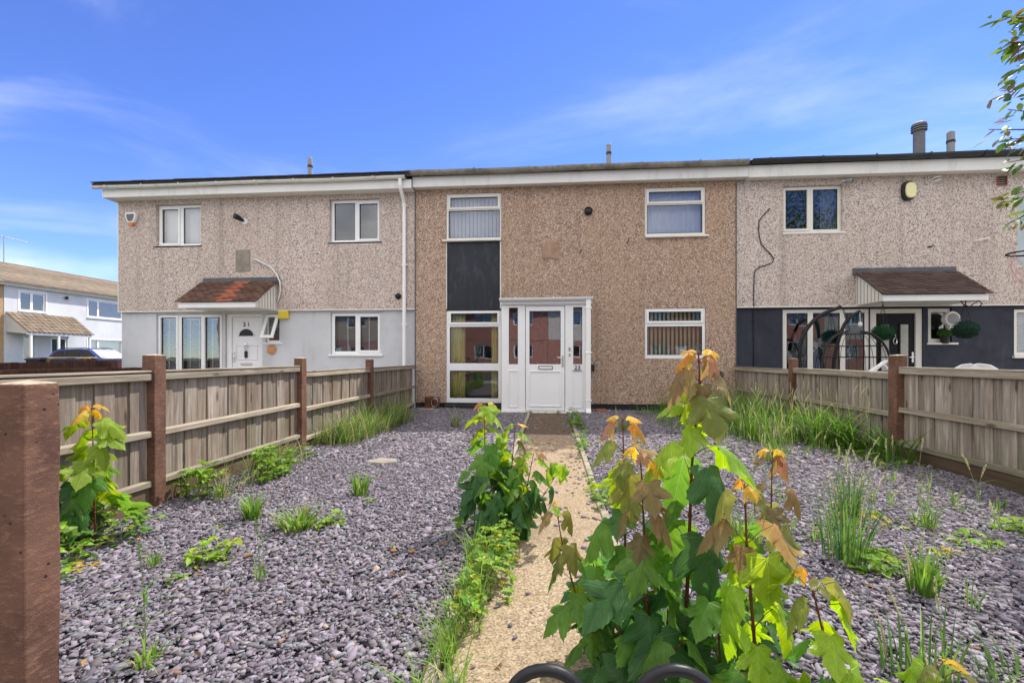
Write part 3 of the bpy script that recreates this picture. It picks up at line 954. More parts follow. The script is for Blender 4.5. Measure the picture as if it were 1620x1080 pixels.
obj('doorbell', MB().box(cx - 0.035, cx + 0.035, yd - 0.03, yd - 0.001, 1.07, 1.22), M['black'], dr, bevel=0.008)
obj('handle', MB().box(-6.985, -6.945, yd - 0.014, yd - 0.001, 0.98, 1.20).tube([(-6.965, yd - 0.01, 1.10), (-6.965, yd - 0.05, 1.10), (-6.87, yd - 0.055, 1.10)], 0.009, 8), M['chrome'], dr)
for k, s in enumerate('21'):
    text('door_number', s, 0.13, (cx - 0.05 + k * 0.10, yd - 0.004, 1.80), M['black'], dr)
canopy(HL, -7.59, -5.85, {None: 'tile_red', 5: 'tile_new', 6: 'tile_red', (0, 6): 'tile_new', (1, 4): 'tile_red', (3, 6): 'tile_new', (5, 6): 'tile_new', (7, 6): 'tile_new', (9, 6): 'tile_new', (2, 6): 'tile_new'}, flash_l=0.0)

# ------------------------------------------------------------------ the house in the middle
HC = thing('terraced_house', 'brown pebbledashed terraced house with white porch in the middle of the row', 'house', (0.42, 9.4, 0))
x0, x1 = -2.84, 3.688
holes = [(-2.175, -1.01, 0.10, 4.495), (1.905, 3.095, 3.50, 4.495), (1.905, 3.095, 1.05, 2.065), (-0.85, 0.66, 0.05, 2.10)]
part('wall', MB().plate(x0, x1, 0.13, 4.60, 9.39, 9.62, [(h[0], h[1], max(h[2], 0.13) if h[2] > 0.12 else 0.10, h[3]) for h in holes]), M['dash_brown'], HC)
part('plinth', MB().plate(x0, x1, -0.06, 0.128, 9.415, 9.62, [(-0.85, 0.66, 0.05, 0.2)]), M['plinth'], HC)
part('corner_bead', MB().box(x0 - 0.004, x0 + 0.014, 9.380, 9.389, 0.14, 4.55), M['lead'], HC)
part('corner_bead', MB().box(x1 - 0.014, x1 + 0.004, 9.380, 9.389, 0.14, 4.55), M['lead'], HC)
shell(HC, x0, x1, M['dash_brown'])
roof(HC, -2.838, 3.86, 9.13, 4.835, 13.1, 13.5, 17.1, M['roof_dark'])
part('soffit', MB().box(x0 + 0.003, 3.84, 9.22, 9.62, 4.603, 4.625), M['fascia'], HC)
part('fascia', MB().box(x0 + 0.003, 3.84, 9.19, 9.218, 4.585, 4.80), M['fascia'], HC, bevel=0.004, seg=1)
gutter(HC, -2.94, 3.80, 9.10, 4.865, M['gutter_moss'], clips=1.1, gs=1.45)
Y = 9.405
W1 = window(HC, -2.172, -1.013, 3.535, 4.492, Y, [(-2.085, -1.085, 4.215, 4.415), (-2.125, -1.045, 3.575, 4.145)], M['upvc_old'], (0,), sill_l=0.07, sill_r=0.0)
pn = part('cladding_panel', MB().box(-2.165, -1.02, 9.43, 9.47, 2.065, 3.49), M['panel_black'], HC)
obj('bottom_trim', MB().box(-2.185, -1.012, 9.395, 9.428, 2.055, 2.085), M['panel_black'], pn)
for sx in (-2.172, -1.027):
    obj('edge_trim', MB().box(sx - 0.012, sx + 0.012, 9.392, 9.428, 2.09, 3.49), M['upvc_old'], pn)
W2 = window(HC, -2.172, -1.013, 0.13, 2.05, Y, [(-2.075, -1.095, 1.81, 1.995), (-2.10, -1.075, 0.955, 1.715), (-2.10, -1.075, 0.225, 0.80)], M['upvc'], (0,), sill=False, label='tall three-part window with yellow curtains')
W3 = window(HC, 1.908, 3.092, 3.525, 4.492, Y, [(1.985, 3.01, 4.215, 4.415), (1.95, 3.04, 3.575, 4.145)], M['upvc_old'], (0,), sill_l=0.0, sill_r=0.06)
W4 = window(HC, 1.908, 3.092, 1.053, 2.062, Y, [(1.985, 3.01, 1.81, 1.995), (1.955, 3.035, 1.125, 1.70)], M['upvc'], (0,), sill=False)
part('window_step', MB().box(-2.2, -0.98, 9.30, 9.414, -0.05, 0.095), M['plinth'], HC, bevel=0.01)
# porch
PX0, PX1, PY = -0.945, 0.775, 8.80
porch = part('porch', MB().plate(PX0, PX1, 0.04, 2.17, PY, PY + 0.07,
             [(-0.80, -0.625, 0.945, 2.04), (-0.48, 0.285, 0.04, 2.07), (0.44, 0.612, 0.945, 2.04)]), M['upvc'], HC, bevel=0.004, seg=1, label='white plastic porch with half-glazed door')
for sx in (PX0, PX1 - 0.06):
    obj('side_panel', MB().box(sx, sx + 0.06, PY + 0.072, 9.388, 0.04, 2.17), M['upvc'], porch)
obj('porch_base', MB().box(PX0 - 0.01, PX1 + 0.01, PY - 0.02, 9.41, -0.06, 0.035), M['upvc_old'], porch, bevel=0.006)
obj('threshold', MB().box(PX0 - 0.004, PX1 + 0.004, PY - 0.045, PY - 0.022, -0.03, 0.05), M['upvc'], porch, bevel=0.004)
obj('porch_roof', MB().prism([(PY - 0.03, 2.172), (9.388, 2.172), (9.388, 2.30), (PY - 0.03, 2.225)], 'x', PX0 - 0.03, PX1 + 0.03), M['lead'], porch)
obj('porch_fascia', MB().box(PX0 - 0.02, PX1 + 0.02, PY - 0.05, PY - 0.032, 2.10, 2.215), M['upvc'], porch, bevel=0.003, seg=1)
gp = gutter(HC, PX0 - 0.03, PX1 + 0.035, PY - 0.10, 2.215, M['upvc'], name='porch_gutter', clips=0.72)
dp2 = part('porch_downpipe', MB().box(0.675, 0.765, PY - 0.125, PY - 0.05, 0.06, 2.20).prism([(PY - 0.20, -0.02), (PY - 0.13, -0.02), (PY - 0.05, 0.05), (PY - 0.05, 0.12), (PY - 0.125, 0.12)], 'x', 0.672, 0.768), M['upvc'], HC, bevel=0.012)
for z in (1.15, 2.0, 0.25):
    obj('pipe_clip', MB().box(0.66, 0.78, PY - 0.131, PY - 0.051, z, z + 0.03), M['upvc'], dp2, bevel=0.006)
for (a, c_) in ((-0.80, -0.625), (0.44, 0.612)):
    obj('pane', quad_pane(a, c_, 0.945, 2.04, PY + 0.03), M['glass_porch'], porch)
    obj('gasket', ring(a - 0.001, c_ + 0.001, 0.944, 2.041, PY + 0.012, PY + 0.028, 0.008), M['black'], porch)
    obj('side_light_panel', ring(a - 0.01, c_ + 0.01, 0.11, 0.83, PY - 0.012, PY - 0.001, 0.022), M['upvc'], porch, bevel=0.004, seg=1)
pd = part('porch_door', MB().plate(-0.47, 0.275, 0.055, 2.06, PY - 0.012, PY + 0.05, [(-0.40, 0.20, 0.945, 1.97)]), M['door_white'], HC, bevel=0.006, seg=1)
obj('pane', quad_pane(-0.40, 0.20, 0.945, 1.97, PY + 0.02), M['glass_porch'], pd)
obj('gasket', ring(-0.401, 0.201, 0.944, 1.971, PY - 0.002, PY + 0.018, 0.009), M['black'], pd)
obj('panel', ring(-0.41, 0.21, 0.13, 0.82, PY - 0.026, PY - 0.013, 0.025), M['door_white'], pd, bevel=0.005, seg=1)
lb = obj('letterbox', ring(-0.225, 0.045, 0.845, 0.915, PY - 0.024, PY - 0.013, 0.012), M['black'], pd)
obj('letterbox_flap', MB().box(-0.213, 0.033, PY - 0.021, PY - 0.013, 0.857, 0.903), M['upvc'], pd)
obj('handle', MB().box(0.222, 0.256, PY - 0.026, PY - 0.013, 0.90, 1.12).tube([(0.239, PY - 0.02, 1.07), (0.239, PY - 0.065, 1.07), (0.13, PY - 0.07, 1.075)], 0.009, 8), M['chrome'], pd)
obj('doorbell', MB().box(0.352, 0.388, PY - 0.018, PY - 0.001, 1.20, 1.27).box(0.352, 0.388, PY - 0.018, PY - 0.001, 1.10, 1.15), M['steel'], porch, bevel=0.005)
for k, s in enumerate('23'):
    text('house_number', s, 0.115, (0.488 + k * 0.062, PY - 0.016, 0.885), M['black'], porch, 0.005)
obj('number_rule', MB().box(0.425, 0.605, PY - 0.02, PY - 0.013, 0.822, 0.834), M['black'], porch)

# ------------------------------------------------------------------ right-hand neighbour
HR = thing('terraced_house', 'pale pebbledashed terraced house with navy ground floor and black front door', 'house', (6.9, 9.4, 0))
x0, x1 = 3.692, 10.3
up_holes = [(4.585, 5.70, 3.535, 4.455)]
lo_holes = [(4.60, 6.225, 0.16, 2.03), (6.235, 7.20, 0.05, 2.03), (7.29, 7.72, 1.36, 2.03), (8.82, 9.95, 1.1, 2.0)]
part('upper_wall', MB().plate(x0, x1, 2.07, 4.58, 9.40, 9.62, up_holes), M['dash_pink_r'], HR)
part('lower_wall', MB().plate(x0 + 0.002, x1, -0.05, 2.068, 9.455, 9.62, lo_holes), M['render_navy'], HR)
part('drip_bead', MB().box(x0, x1, 9.388, 9.399, 2.063, 2.085), M['upvc_old'], HR)
part('corner_bead', MB().box(x0 + 0.004, x0 + 0.024, 9.445, 9.454, 0.0, 2.06), M['upvc_old'], HR)
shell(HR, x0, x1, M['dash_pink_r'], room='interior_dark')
roof(HR, 3.862, x1 + 0.25, 9.12, 4.85, 13.1, 13.5, 17.1, M['roof_dark'])
part('soffit', MB().box(3.843, x1 + 0.2, 9.22, 9.62, 4.585, 4.605), M['fascia'], HR)
part('fascia', MB().box(3.843, x1 + 0.2, 9.19, 9.218, 4.57, 4.80), M['fascia'], HR, bevel=0.004, seg=1)
gutter(HR, 3.86, x1 + 0.2, 9.11, 4.87, M['gutter_black'], clips=0.95, gs=1.3)
Y = 9.46
window(HR, 4.588, 5.698, 3.54, 4.452, Y, [(4.65, 5.06, 3.62, 4.385), (5.175, 5.635, 3.60, 4.39)], M['upvc_old'], (0,), sill_l=0.02, sill_r=0.06)
Y = 9.475
window(HR, 4.605, 6.222, 0.165, 2.025, Y, [(4.685, 5.085, 0.25, 1.955), (5.185, 5.69, 0.25, 1.955), (5.79, 6.15, 0.25, 1.955)], M['upvc_old'], (), label='three-light full height window with teal curtains')
fr = part('door_frame', MB().plate(6.238, 7.197, 0.055, 2.025, Y, Y + 0.08, [(6.36, 7.085, 0.055, 1.94)]), M['upvc_old'], HR, bevel=0.004, seg=1)
dr = part('door', MB().box(6.365, 7.08, Y + 0.03, Y + 0.075, 0.07, 1.935), M['door_black'], HR)
for (a, c_) in ((6.465, 6.61), (6.82, 6.965)):
    obj('door_light', MB().box(a, c_, Y + 0.022, Y + 0.029, 0.55, 1.72), M['frosted'], dr)
    obj('light_surround', ring(a - 0.03, c_ + 0.03, 0.52, 1.75, Y + 0.012, Y + 0.0285, 0.03), M['door_black'], dr, bevel=0.005, seg=1)
kx = 6.715
kb = MB().tube([(kx, Y + 0.012, 1.47), (kx - 0.035, Y + 0.01, 1.42), (kx - 0.03, Y + 0.01, 1.36), (kx, Y + 0.01, 1.34), (kx + 0.03, Y + 0.01, 1.36), (kx + 0.035, Y + 0.01, 1.42), (kx, Y + 0.012, 1.47)], 0.009, 6)
kb.box(kx - 0.012, kx + 0.012, Y + 0.0, Y + 0.029, 1.46, 1.53)
obj('knocker', kb, M['chrome'], dr)
obj('letterbox', MB().box(kx - 0.13, kx + 0.13, Y + 0.018, Y + 0.029, 0.80, 0.86), M['chrome'], dr, bevel=0.004)
obj('handle', MB().box(7.02, 7.055, Y + 0.012, Y + 0.029, 0.98, 1.18).tube([(7.037, Y + 0.02, 1.08), (7.037, Y - 0.03, 1.08), (6.94, Y - 0.035, 1.08)], 0.009, 8), M['chrome'], dr)
window(HR, 7.295, 7.715, 1.365, 2.025, Y + 0.02, [(7.375, 7.64, 1.44, 1.955)], M['upvc_old'], (), sill_l=0.03, sill_r=0.10)
window(HR, 8.825, 9.945, 1.105, 1.995, Y, [(8.89, 9.35, 1.18, 1.93), (9.43, 9.88, 1.18, 1.93)], M['upvc_old'], (), sill_l=0.04)
canopy(HR, 5.89, 7.72, {None: 'tile_brown'}, flash_l=0.02)

# roof pipes
flue('grey roof flue with dark band above the house numbered 21', -5.81, 10.6, 5.16, 5.92, 0.055, M['flue_pale'])
flue('slim grey roof flue with dark band above the brown house', 1.34, 10.6, 5.18, 5.97, 0.055, M['flue_pale'])
flue('tall dark grey roof flue with ringed cowl above the black door house', 7.99, 10.6, 5.18, 6.12, 0.105, M['flue'], band=False, cowl=True)
flue('short pale roof flue with dark band beside the ringed cowl flue', 8.63, 10.6, 5.18, 5.95, 0.07, M['flue_pale'])

# ------------------------------------------------------------------ fittings on the walls
def bell_box(label, cx, cz, y, w, hgt, kind):
    t = thing('alarm_box', label, 'alarm box', (cx, y, cz))
    if kind == 'white':
        pts = [(-0.5, 0.5), (0.5, 0.5), (0.5, 0.1), (0.28, -0.34), (-0.28, -0.34), (-0.5, 0.1)]
        part('case', MB().prism([(cx + u * w, cz + v * hgt) for u, v in pts], 'y', y - 0.075, y), M['white_plastic'], t, bevel=0.012)
        pts = [(-0.37, 0.36), (0.37, 0.36), (0.35, 0.08), (0.2, -0.22), (-0.2, -0.22), (-0.35, 0.08)]
        part('face', MB().prism([(cx + u * w, cz + v * hgt) for u, v in pts], 'y', y - 0.082, y - 0.074), M['flue'], t, bevel=0.004)
        pts = [(-0.26, -0.35), (0.26, -0.35), (0.14, -0.56), (-0.14, -0.56)]
        part('strobe', MB().prism([(cx + u * w, cz + v * hgt) for u, v in pts], 'y', y - 0.065, y - 0.005), M['orange'], t, bevel=0.01)
    else:
        oval = lambda k: [(cx + k * 0.5 * w * abs(math.cos(a)) ** 0.75 * (1 if math.cos(a) > 0 else -1), cz + k * 0.5 * hgt * abs(math.sin(a)) ** 0.8 * (1 if math.sin(a) > 0 else -1)) for a in np.linspace(0, 2 * math.pi, 25)[:-1]]
        part('case', MB().prism(oval(1.0), 'y', y - 0.06, y), M['black'], t, bevel=0.01)
        part('face', MB().prism([(u + 0.012, v) for u, v in oval(0.80)], 'y', y - 0.095, y - 0.058), M['cream_box'], t, bevel=0.012)
    return t


bell_box('white alarm box with orange strobe high on the left house end', -9.26, 4.15, 9.399, 0.24, 0.27, 'white')
bell_box('oval black and cream alarm box above the black door canopy', 6.87, 4.28, 9.399, 0.24, 0.37, 'oval')

t = thing('wall_light', 'small black security light on the pale wall between the upper windows', 'light', (-6.67, 9.4, 4.06))
part('bracket', MB().lathe((-6.63, 9.4, 4.03), [(0.07, -0.03), (0.07, 0.0)], 14, 'y'), M['white_plastic'], t)
part('lamp_head', MB().tube([(-6.64, 9.36, 4.04), (-6.69, 9.28, 4.08), (-6.73, 9.20, 4.10)], [0.03, 0.055, 0.06], 12), M['black'], t)

tag(obj('patch_plate', MB().box(-6.84, -6.51, 9.387, 9.399, 2.95, 3.42), M['concrete_patch'], bevel=0.006), 'bare square cement patch above the red tiled canopy', 'wall patch')
b = MB().prism([(-0.18, 3.43), (0.17, 3.44), (0.185, 3.33), (0.165, 3.20), (0.18, 3.10), (0.10, 3.085), (0.02, 3.12), (-0.10, 3.10), (-0.175, 3.14), (-0.165, 3.30)], 'y', 9.370, 9.389)
tag(obj('patch_plate', b, M['clay_patch'], bevel=0.004), 'bare square plaster patch on the brown pebbledash above the porch', 'wall patch')
cab = [(-6.44, 9.385, 3.20), (-6.36, 9.38, 3.20), (-6.22, 9.37, 3.13), (-6.02, 9.36, 3.03), (-5.88, 9.35, 2.88), (-5.80, 9.345, 2.70), (-5.79, 9.35, 2.52), (-5.83, 9.36, 2.38), (-5.87, 9.38, 2.27)]
tag(obj('wall_cable', MB().tube(cab, 0.014, 8), M['white_plastic'], smooth=True), 'thick white cable curving over the end of the red tiled canopy', 'cable')
tag(obj('meter_box', MB().box(-5.86, -5.64, 9.36, 9.452, 1.91, 2.08), M['yellow_box'], bevel=0.018), 'small yellow box under the pebbledash edge beside the canopy', 'box')
sn = MB().lathe((-6.05, 9.45, 1.25), [(0.001, -0.022), (0.05, -0.02), (0.085, -0.012), (0.09, 0)], 18, 'y')
for k in range(12):
    a = k * math.pi / 6
    sn.obox((-6.05 + 0.10 * math.cos(a), 9.443, 1.25 + 0.10 * math.sin(a)), (0.022 * math.cos(a), 0, 0.022 * math.sin(a)), (0, 0.004, 0), (-0.012 * math.sin(a), 0, 0.012 * math.cos(a)))
tag(obj('wall_plaque', sn, M['terracotta']), 'round orange sun plaque on grey wall under the open casement', 'plaque')


def round_vent(label, x, y, z, r_):
    t = thing('wall_vent', label, 'vent', (x, y, z))
    part('rim', MB().lathe((x, y, z), [(r_, 0), (r_, -0.04), (r_ * 0.82, -0.05), (r_ * 0.8, -0.008)], 18, 'y'), M['black'], t)
    part('cowl', MB().lathe((x, y, z), [(r_ * 0.7, -0.01), (r_ * 0.66, -0.045), (r_ * 0.3, -0.06)], 14, 'y'), M['black'], t)


round_vent('small round black vent beside the white downpipe', -3.20, 9.40, 2.37, 0.06)
round_vent('round black vent high on the brown pebbledash wall', 0.775, 9.39, 4.055, 0.085)


def hook(label, x, z, y=9.39, mat='black', s=1.0):
    tag(obj('wall_hook', MB().tube([(x, y, z), (x, y - 0.03 * s, z - 0.01), (x + 0.02 * s, y - 0.05 * s, z + 0.03 * s), (x + 0.03 * s, y - 0.05 * s, z + 0.07 * s)], 0.009, 6), M[mat]), label, 'hook')


hook('bent black hook left in the wall right of the plaster patch', 0.60, 3.21)
hook('bent black hook in brown wall below the upper bedroom window', 1.55, 3.40)
tag(obj('cable_clip', MB().tube([(-5.02, 9.40, 3.32), (-4.98, 9.37, 3.34), (-4.92, 9.38, 3.31)], 0.012, 6), M['white_plastic']), 'tiny white cable end below the dark upper window', 'cable')

t = thing('wire_ornament', 'round wire ornament low on the brown wall by the fence', 'ornament', (3.335, 9.39, 0.72))
b = MB()
for rr in (0.095, 0.065, 0.035):
    b.tube([(3.335 + rr * math.cos(a), 9.37, 0.72 + rr * math.sin(a)) for a in np.linspace(0, 2 * math.pi, 25)], 0.006, 5, cap=False)
part('rings', b, M['black_metal'], t)
b = MB()
for k in range(6):
    a = k * math.pi / 3
    b.tube([(3.335 + 0.03 * math.cos(a), 9.37, 0.72 + 0.03 * math.sin(a)), (3.335 + 0.095 * math.cos(a), 9.37, 0.72 + 0.095 * math.sin(a))], 0.004, 5)
b.tube([(3.335, 9.375, 0.815), (3.335, 9.392, 0.83)], 0.005, 5)
part('spokes', b, M['black_metal'], t)
tag(obj('key_safe', MB().box(0.815, 0.895, 9.33, 9.388, 0.80, 0.935), M['black'], bevel=0.012), 'small black key safe on the brown wall beside the porch', 'key safe')

t = thing('planter', 'brown glazed pot with hooped side standing at the foot of the wall', 'pot', (-2.45, 9.28, 0))
part('body', MB().box(-2.58, -2.43, 9.18, 9.34, 0.0, 0.275), M['brown_glaze'], t, bevel=0.02)
part('barrel', MB().lathe((-2.36, 9.26, 0), [(0.07, 0.0), (0.085, 0.08), (0.085, 0.2), (0.07, 0.27), (0.05, 0.272)], 16), M['brown_glaze'], t, smooth=True)
part('hoop', MB().tube([(-2.36 + 0.07 * math.cos(a), 9.165, 0.15 + 0.085 * math.sin(a)) for a in np.linspace(0, 2 * math.pi, 19)], 0.007, 6, cap=False), M['steel'], t)
tag(obj('brick', MB().obox((0.98, 8.98, 0.04), (0.105, 0.03, 0), (-0.015, 0.05, 0), (0, 0, 0.033)), M['brick_red'], bevel=0.006), 'loose red brick lying beside the porch corner', 'brick')
tag(obj('paving_fragment', MB().prism([(-2.62, 8.86), (-2.40, 8.83), (-2.28, 8.92), (-2.35, 9.05), (-2.58, 9.04)], 'z', -0.01, 0.05), M['kerb'], bevel=0.008), 'flat grey stone fragment in front of the brown pot', 'stone')
tag(obj('stone', MB().prism([(-1.86, 4.42), (-1.66, 4.38), (-1.53, 4.46), (-1.58, 4.58), (-1.78, 4.62)], 'z', 0.0, 0.038), M['concrete_patch'], bevel=0.012), 'pale flat stone lying alone on the slate', 'stone')

# right-hand wall
wig = [(4.33, 4.02), (4.24, 3.93), (4.12, 3.78), (4.11, 3.60), (4.13, 3.45), (4.16, 3.32), (4.24, 3.22), (4.34, 3.12), (4.40, 3.02), (4.37, 2.95), (4.25, 2.90), (4.10, 2.85), (4.03, 2.76), (4.02, 2.5), (4.02, 2.1)]
b = MB().tube([(u, 9.388, v) for u, v in wig] + [(4.03, 9.40, 2.05), (4.035, 9.446, 1.98), (4.04, 9.446, 1.4), (4.045, 9.446, 0.6)], 0.009, 6)
tag(obj('wall_cable', b, M['black'], smooth=True), 'thin black cable wandering down the pale wall to the navy paint', 'cable')
t = thing('security_camera', 'small security camera at the corner of the leaf-reflecting upper window', 'camera', (5.74, 9.4, 4.47))
part('bracket', MB().tube([(5.66, 9.40, 4.50), (5.66, 9.33, 4.50), (5.72, 9.30, 4.49)], 0.014, 8), M['white_plastic'], t)
part('body', MB().tube([(5.70, 9.31, 4.49), (5.78, 9.25, 4.47)], [0.04, 0.045], 10), M['flue_pale'], t)
part('lens', MB().tube([(5.78, 9.25, 4.47), (5.79, 9.243, 4.467)], 0.032, 10), M['black'], t)
b = MB().tube([(7.30, 9.40, 4.49), (7.33, 9.33, 4.52), (7.42, 9.33, 4.53)], 0.014, 6).tube([(7.31, 9.40, 4.44), (7.34, 9.34, 4.45), (7.42, 9.34, 4.47)], 0.014, 6)
tag(obj('wall_bracket', b, M['white_plastic']), 'pair of small white brackets beside the oval alarm box', 'bracket')
t = thing('air_vent', 'dark slatted air vent high on the far right wall', 'vent', (8.55, 9.4, 4.43))
part('frame', ring(8.46, 8.64, 4.34, 4.52, 9.38, 9.399, 0.014), M['brick_red'], t)
for k in range(4):
    part('slat', MB().obox((8.55, 9.388, 4.365 + k * 0.042), (0.075, 0, 0), (0, 0.008, -0.01), (0, 0.002, 0.003)), M['black'], t)
tag(obj('wall_hook', MB().tube([(8.05, 9.40, 3.30), (8.1, 9.35, 3.30), (8.27, 9.33, 3.34)], 0.012, 6), M['white_plastic']), 'white rod bracket sticking out of the pale wall near the hoop', 'bracket')
tag(obj('wall_hook', MB().tube([(7.25, 9.40, 3.20), (7.28, 9.36, 3.20), (7.33, 9.36, 3.22)], 0.012, 6), M['black']), 'small dark hook in the pale wall above the brown canopy', 'hook')


# ------------------------------------------------------------------ blinds, curtains and what stands in the windows
def v_blind(label, x0, x1, z0, z1, y, n, mat, ang=25, gap=1.0, group=None):
    t = thing('vertical_blind', label, 'blind', ((x0 + x1) / 2, y, z0))
    wd = (x1 - x0) / n
    a = R(ang)
    for i in range(n):
        x = x0 + wd * (i + 0.5)
        aa = a + rnd.uniform(-0.06, 0.06)
        h = wd * 0.5 * gap
        sl = MB().add([(x - h * math.cos(aa), y - h * math.sin(aa), z0 + 0.01), (x + h * math.cos(aa), y + h * math.sin(aa), z0 + 0.01), (x + h * math.cos(aa), y + h * math.sin(aa), z1), (x - h * math.cos(aa), y - h * math.sin(aa), z1)], [(0, 1, 2, 3)])
        part('slat', sl, mat, t)
    part('head_rail', MB().box(x0, x1, y - 0.02, y + 0.02, z1 + 0.002, z1 + 0.04), M['white_plastic'], t)


v_blind('white vertical blind behind upper left window of the brown house', -2.12, -1.05, 3.57, 4.43, 9.56, 13, M['blind_grey'], 22, 0.86)
v_blind('pale green vertical blind behind ground floor window of the brown house', 1.95, 3.04, 1.13, 2.02, 9.56, 13, M['blind_green'], 30, 0.74)
v_blind('white vertical blind in upper window nearest the alarm box', -8.64, -7.72, 3.60, 4.42, 9.62, 10, M['blind_white'], 12, 0.94)


def h_blind(label, x0, x1, z0, z1, y, mat, pitch=0.05, tilt=35, tapes=2):
    t = thing('venetian_blind', label, 'blind', ((x0 + x1) / 2, y, z0))
    b = MB()
    a = R(tilt)
    z = z0 + 0.02
    while z < z1:
        h = 0.024
        b.obox(((x0 + x1) / 2, y, z), ((x1 - x0) / 2, 0, 0), (0, h * math.cos(a), h * math.sin(a)), (0, -0.0008 * math.sin(a), 0.0008 * math.cos(a)))
        z += pitch
    part('slats', b, mat, t, kind='stuff')
    part('head_rail', MB().box(x0, x1, y - 0.025, y + 0.025, z1, z1 + 0.045), mat, t)
    for k in range(tapes):
        x = x0 + (x1 - x0) * (k + 0.5) / tapes
        part('tape', MB().box(x - 0.012, x + 0.012, y - 0.03, y - 0.028, z0, z1), M['blind_white'], t)


h_blind('white venetian blind in the first light of the full height window', -8.67, -8.30, 0.25, 1.93, 9.63, M['blind_white'])
h_blind('white venetian blind in the middle light of the full height window', -8.18, -7.74, 0.25, 1.93, 9.63, M['blind_white'])
h_blind('white venetian blind in the light nearest the white front door', -7.62, -7.28, 0.25, 1.93, 9.63, M['blind_white'])
h_blind('grey venetian blind in ground floor window beside the downpipe', -4.64, -3.68, 1.20, 1.95, 9.63, M['blind_dark'], 0.035, 55, 2)
h_blind('pale venetian blind at the far right window', 8.88, 9.9, 1.18, 1.92, 9.60, M['blind_white'], 0.045, 45, 2)


def curtain(label, x0, x1, z0, z1, y, mat, folds=5, depth=0.03, cat='curtain', slant=0.0):
    b = MB()
    n = folds * 8
    for j in range(7):
        v = j / 6
        for i in range(n + 1):
            u = i / n
            x = x0 + (x1 - x0) * u + slant * (1 - v) * u
            b.v.append((x, y + depth * math.sin(u * folds * 2 * math.pi + 0.6 * math.sin(v * 3)) * (0.6 + 0.4 * (1 - v)), z0 + (z1 - z0) * v))
    for j in range(6):
        for i in range(n):
            a = j * (n + 1) + i
            b.f.append((a, a + 1, a + n + 2, a + n + 1))
    o = obj('curtain', b, mat, smooth=True)
    m = o.modifiers.new('thickness', 'SOLIDIFY')
    m.thickness = 0.002
    return tag(o, label, cat)


curtain('yellow curtain at the left side of the tall ground floor window', -2.12, -1.80, 0.16, 2.02, 9.58, M['curtain_yellow'], 4, 0.025)
curtain('narrow yellow curtain at the porch side of the tall window', -1.24, -1.05, 0.16, 2.02, 9.58, M['curtain_yellow'], 3, 0.025)
curtain('white net curtain in upper right window of the brown house', 1.93, 3.07, 3.56, 4.44, 9.60, M['net'], 12, 0.012)
curtain('dark maroon hanging behind the porch door glass', -0.45, 0.45, 0.05, 2.0, 9.60, M['maroon'], 6, 0.03)
curtain('teal curtain behind the middle light of the navy house window', 5.28, 5.72, 0.25, 1.95, 9.66, M['teal'], 6, 0.03)
curtain('teal curtain behind the light nearest the black door', 5.77, 6.18, 0.25, 1.95, 9.66, M['teal'], 6, 0.03)
curtain('grey curtain in upper window reflecting leaves', 5.40, 5.66, 3.58, 4.42, 9.62, M['blind_dark'], 4, 0.02)
b = MB().tube([(-1.80, 9.55, 1.95), (-1.80, 9.55, 1.28)], 0.004, 6)
tag(obj('blind_cord', b, M['white_plastic']), 'thin white pull cord hanging beside the left yellow curtain', 'cord')
# objects standing on the sill of the navy house window
sill = thing('shelf', 'shelf of household things inside the first light of the navy house window', 'shelf', (4.9, 9.72, 0))
for z in (0.5, 0.95, 1.38):
    part('board', MB().box(4.66, 5.16, 9.70, 9.95, z, z + 0.02), M['plank'], sill)
for x in (4.665, 5.155):
    part('upright', MB().box(x - 0.01, x + 0.01, 9.70, 9.95, 0.05, 1.95), M['plank'], sill)


def vase(label, x, y, z, r_, h, mat):
    tag(obj('vase', MB().lathe((x, y, z), [(r_ * 0.6, 0), (r_, h * 0.35), (r_ * 0.8, h * 0.7), (r_ * 0.45, h * 0.88), (r_ * 0.6, h)], 14), mat, smooth=True), label, 'vase')


vase('white vase on the window shelf of the navy house', 4.79, 9.78, 1.40, 0.06, 0.26, M['white_cloth'])
vase('pink vase on the window shelf of the navy house', 4.99, 9.80, 1.40, 0.05, 0.20, M['pink_cloth'])
vase('pale round pot on the middle shelf of the navy house window', 4.86, 9.80, 0.972, 0.09, 0.24, M['white_plastic'])
vase('blue jar on the middle shelf of the navy house window', 5.05, 9.78, 0.972, 0.055, 0.20, M['blue_item'])
t = thing('flower_vase', 'white paper flowers in a glass vase behind the middle window light', 'flowers', (5.32, 9.60, 0.9))
part('vase', MB().lathe((5.32, 9.60, 0.86), [(0.05, 0), (0.06, 0.12), (0.035, 0.24), (0.05, 0.28)], 12), M['blue_item'], t, smooth=True)
part('stand', MB().box(5.19, 5.5, 9.56, 9.645, 0.05, 0.855), M['plank'], t)
fb = MB()
for k in range(16):
    a, rr = rnd.uniform(0, 6.28), rnd.uniform(0.02, 0.13)
    c = Vector((5.32 + rr * math.cos(a), 9.60 + 0.2 * rr * math.sin(a), 1.28 + rr * math.sin(a) + rnd.uniform(-.05, .1)))
    for q in range(5):
        p = q * 1.257 + a
        d = Vector((math.cos(p), -0.4, math.sin(p))) * 0.038
        e = Vector((-math.sin(p), 0, math.cos(p))) * 0.018
        fb.add([c, c + d * 0.6 + e, c + d, c + d * 0.6 - e], [(0, 1, 2, 3)])
part('petals', fb, M['white_cloth'], t)

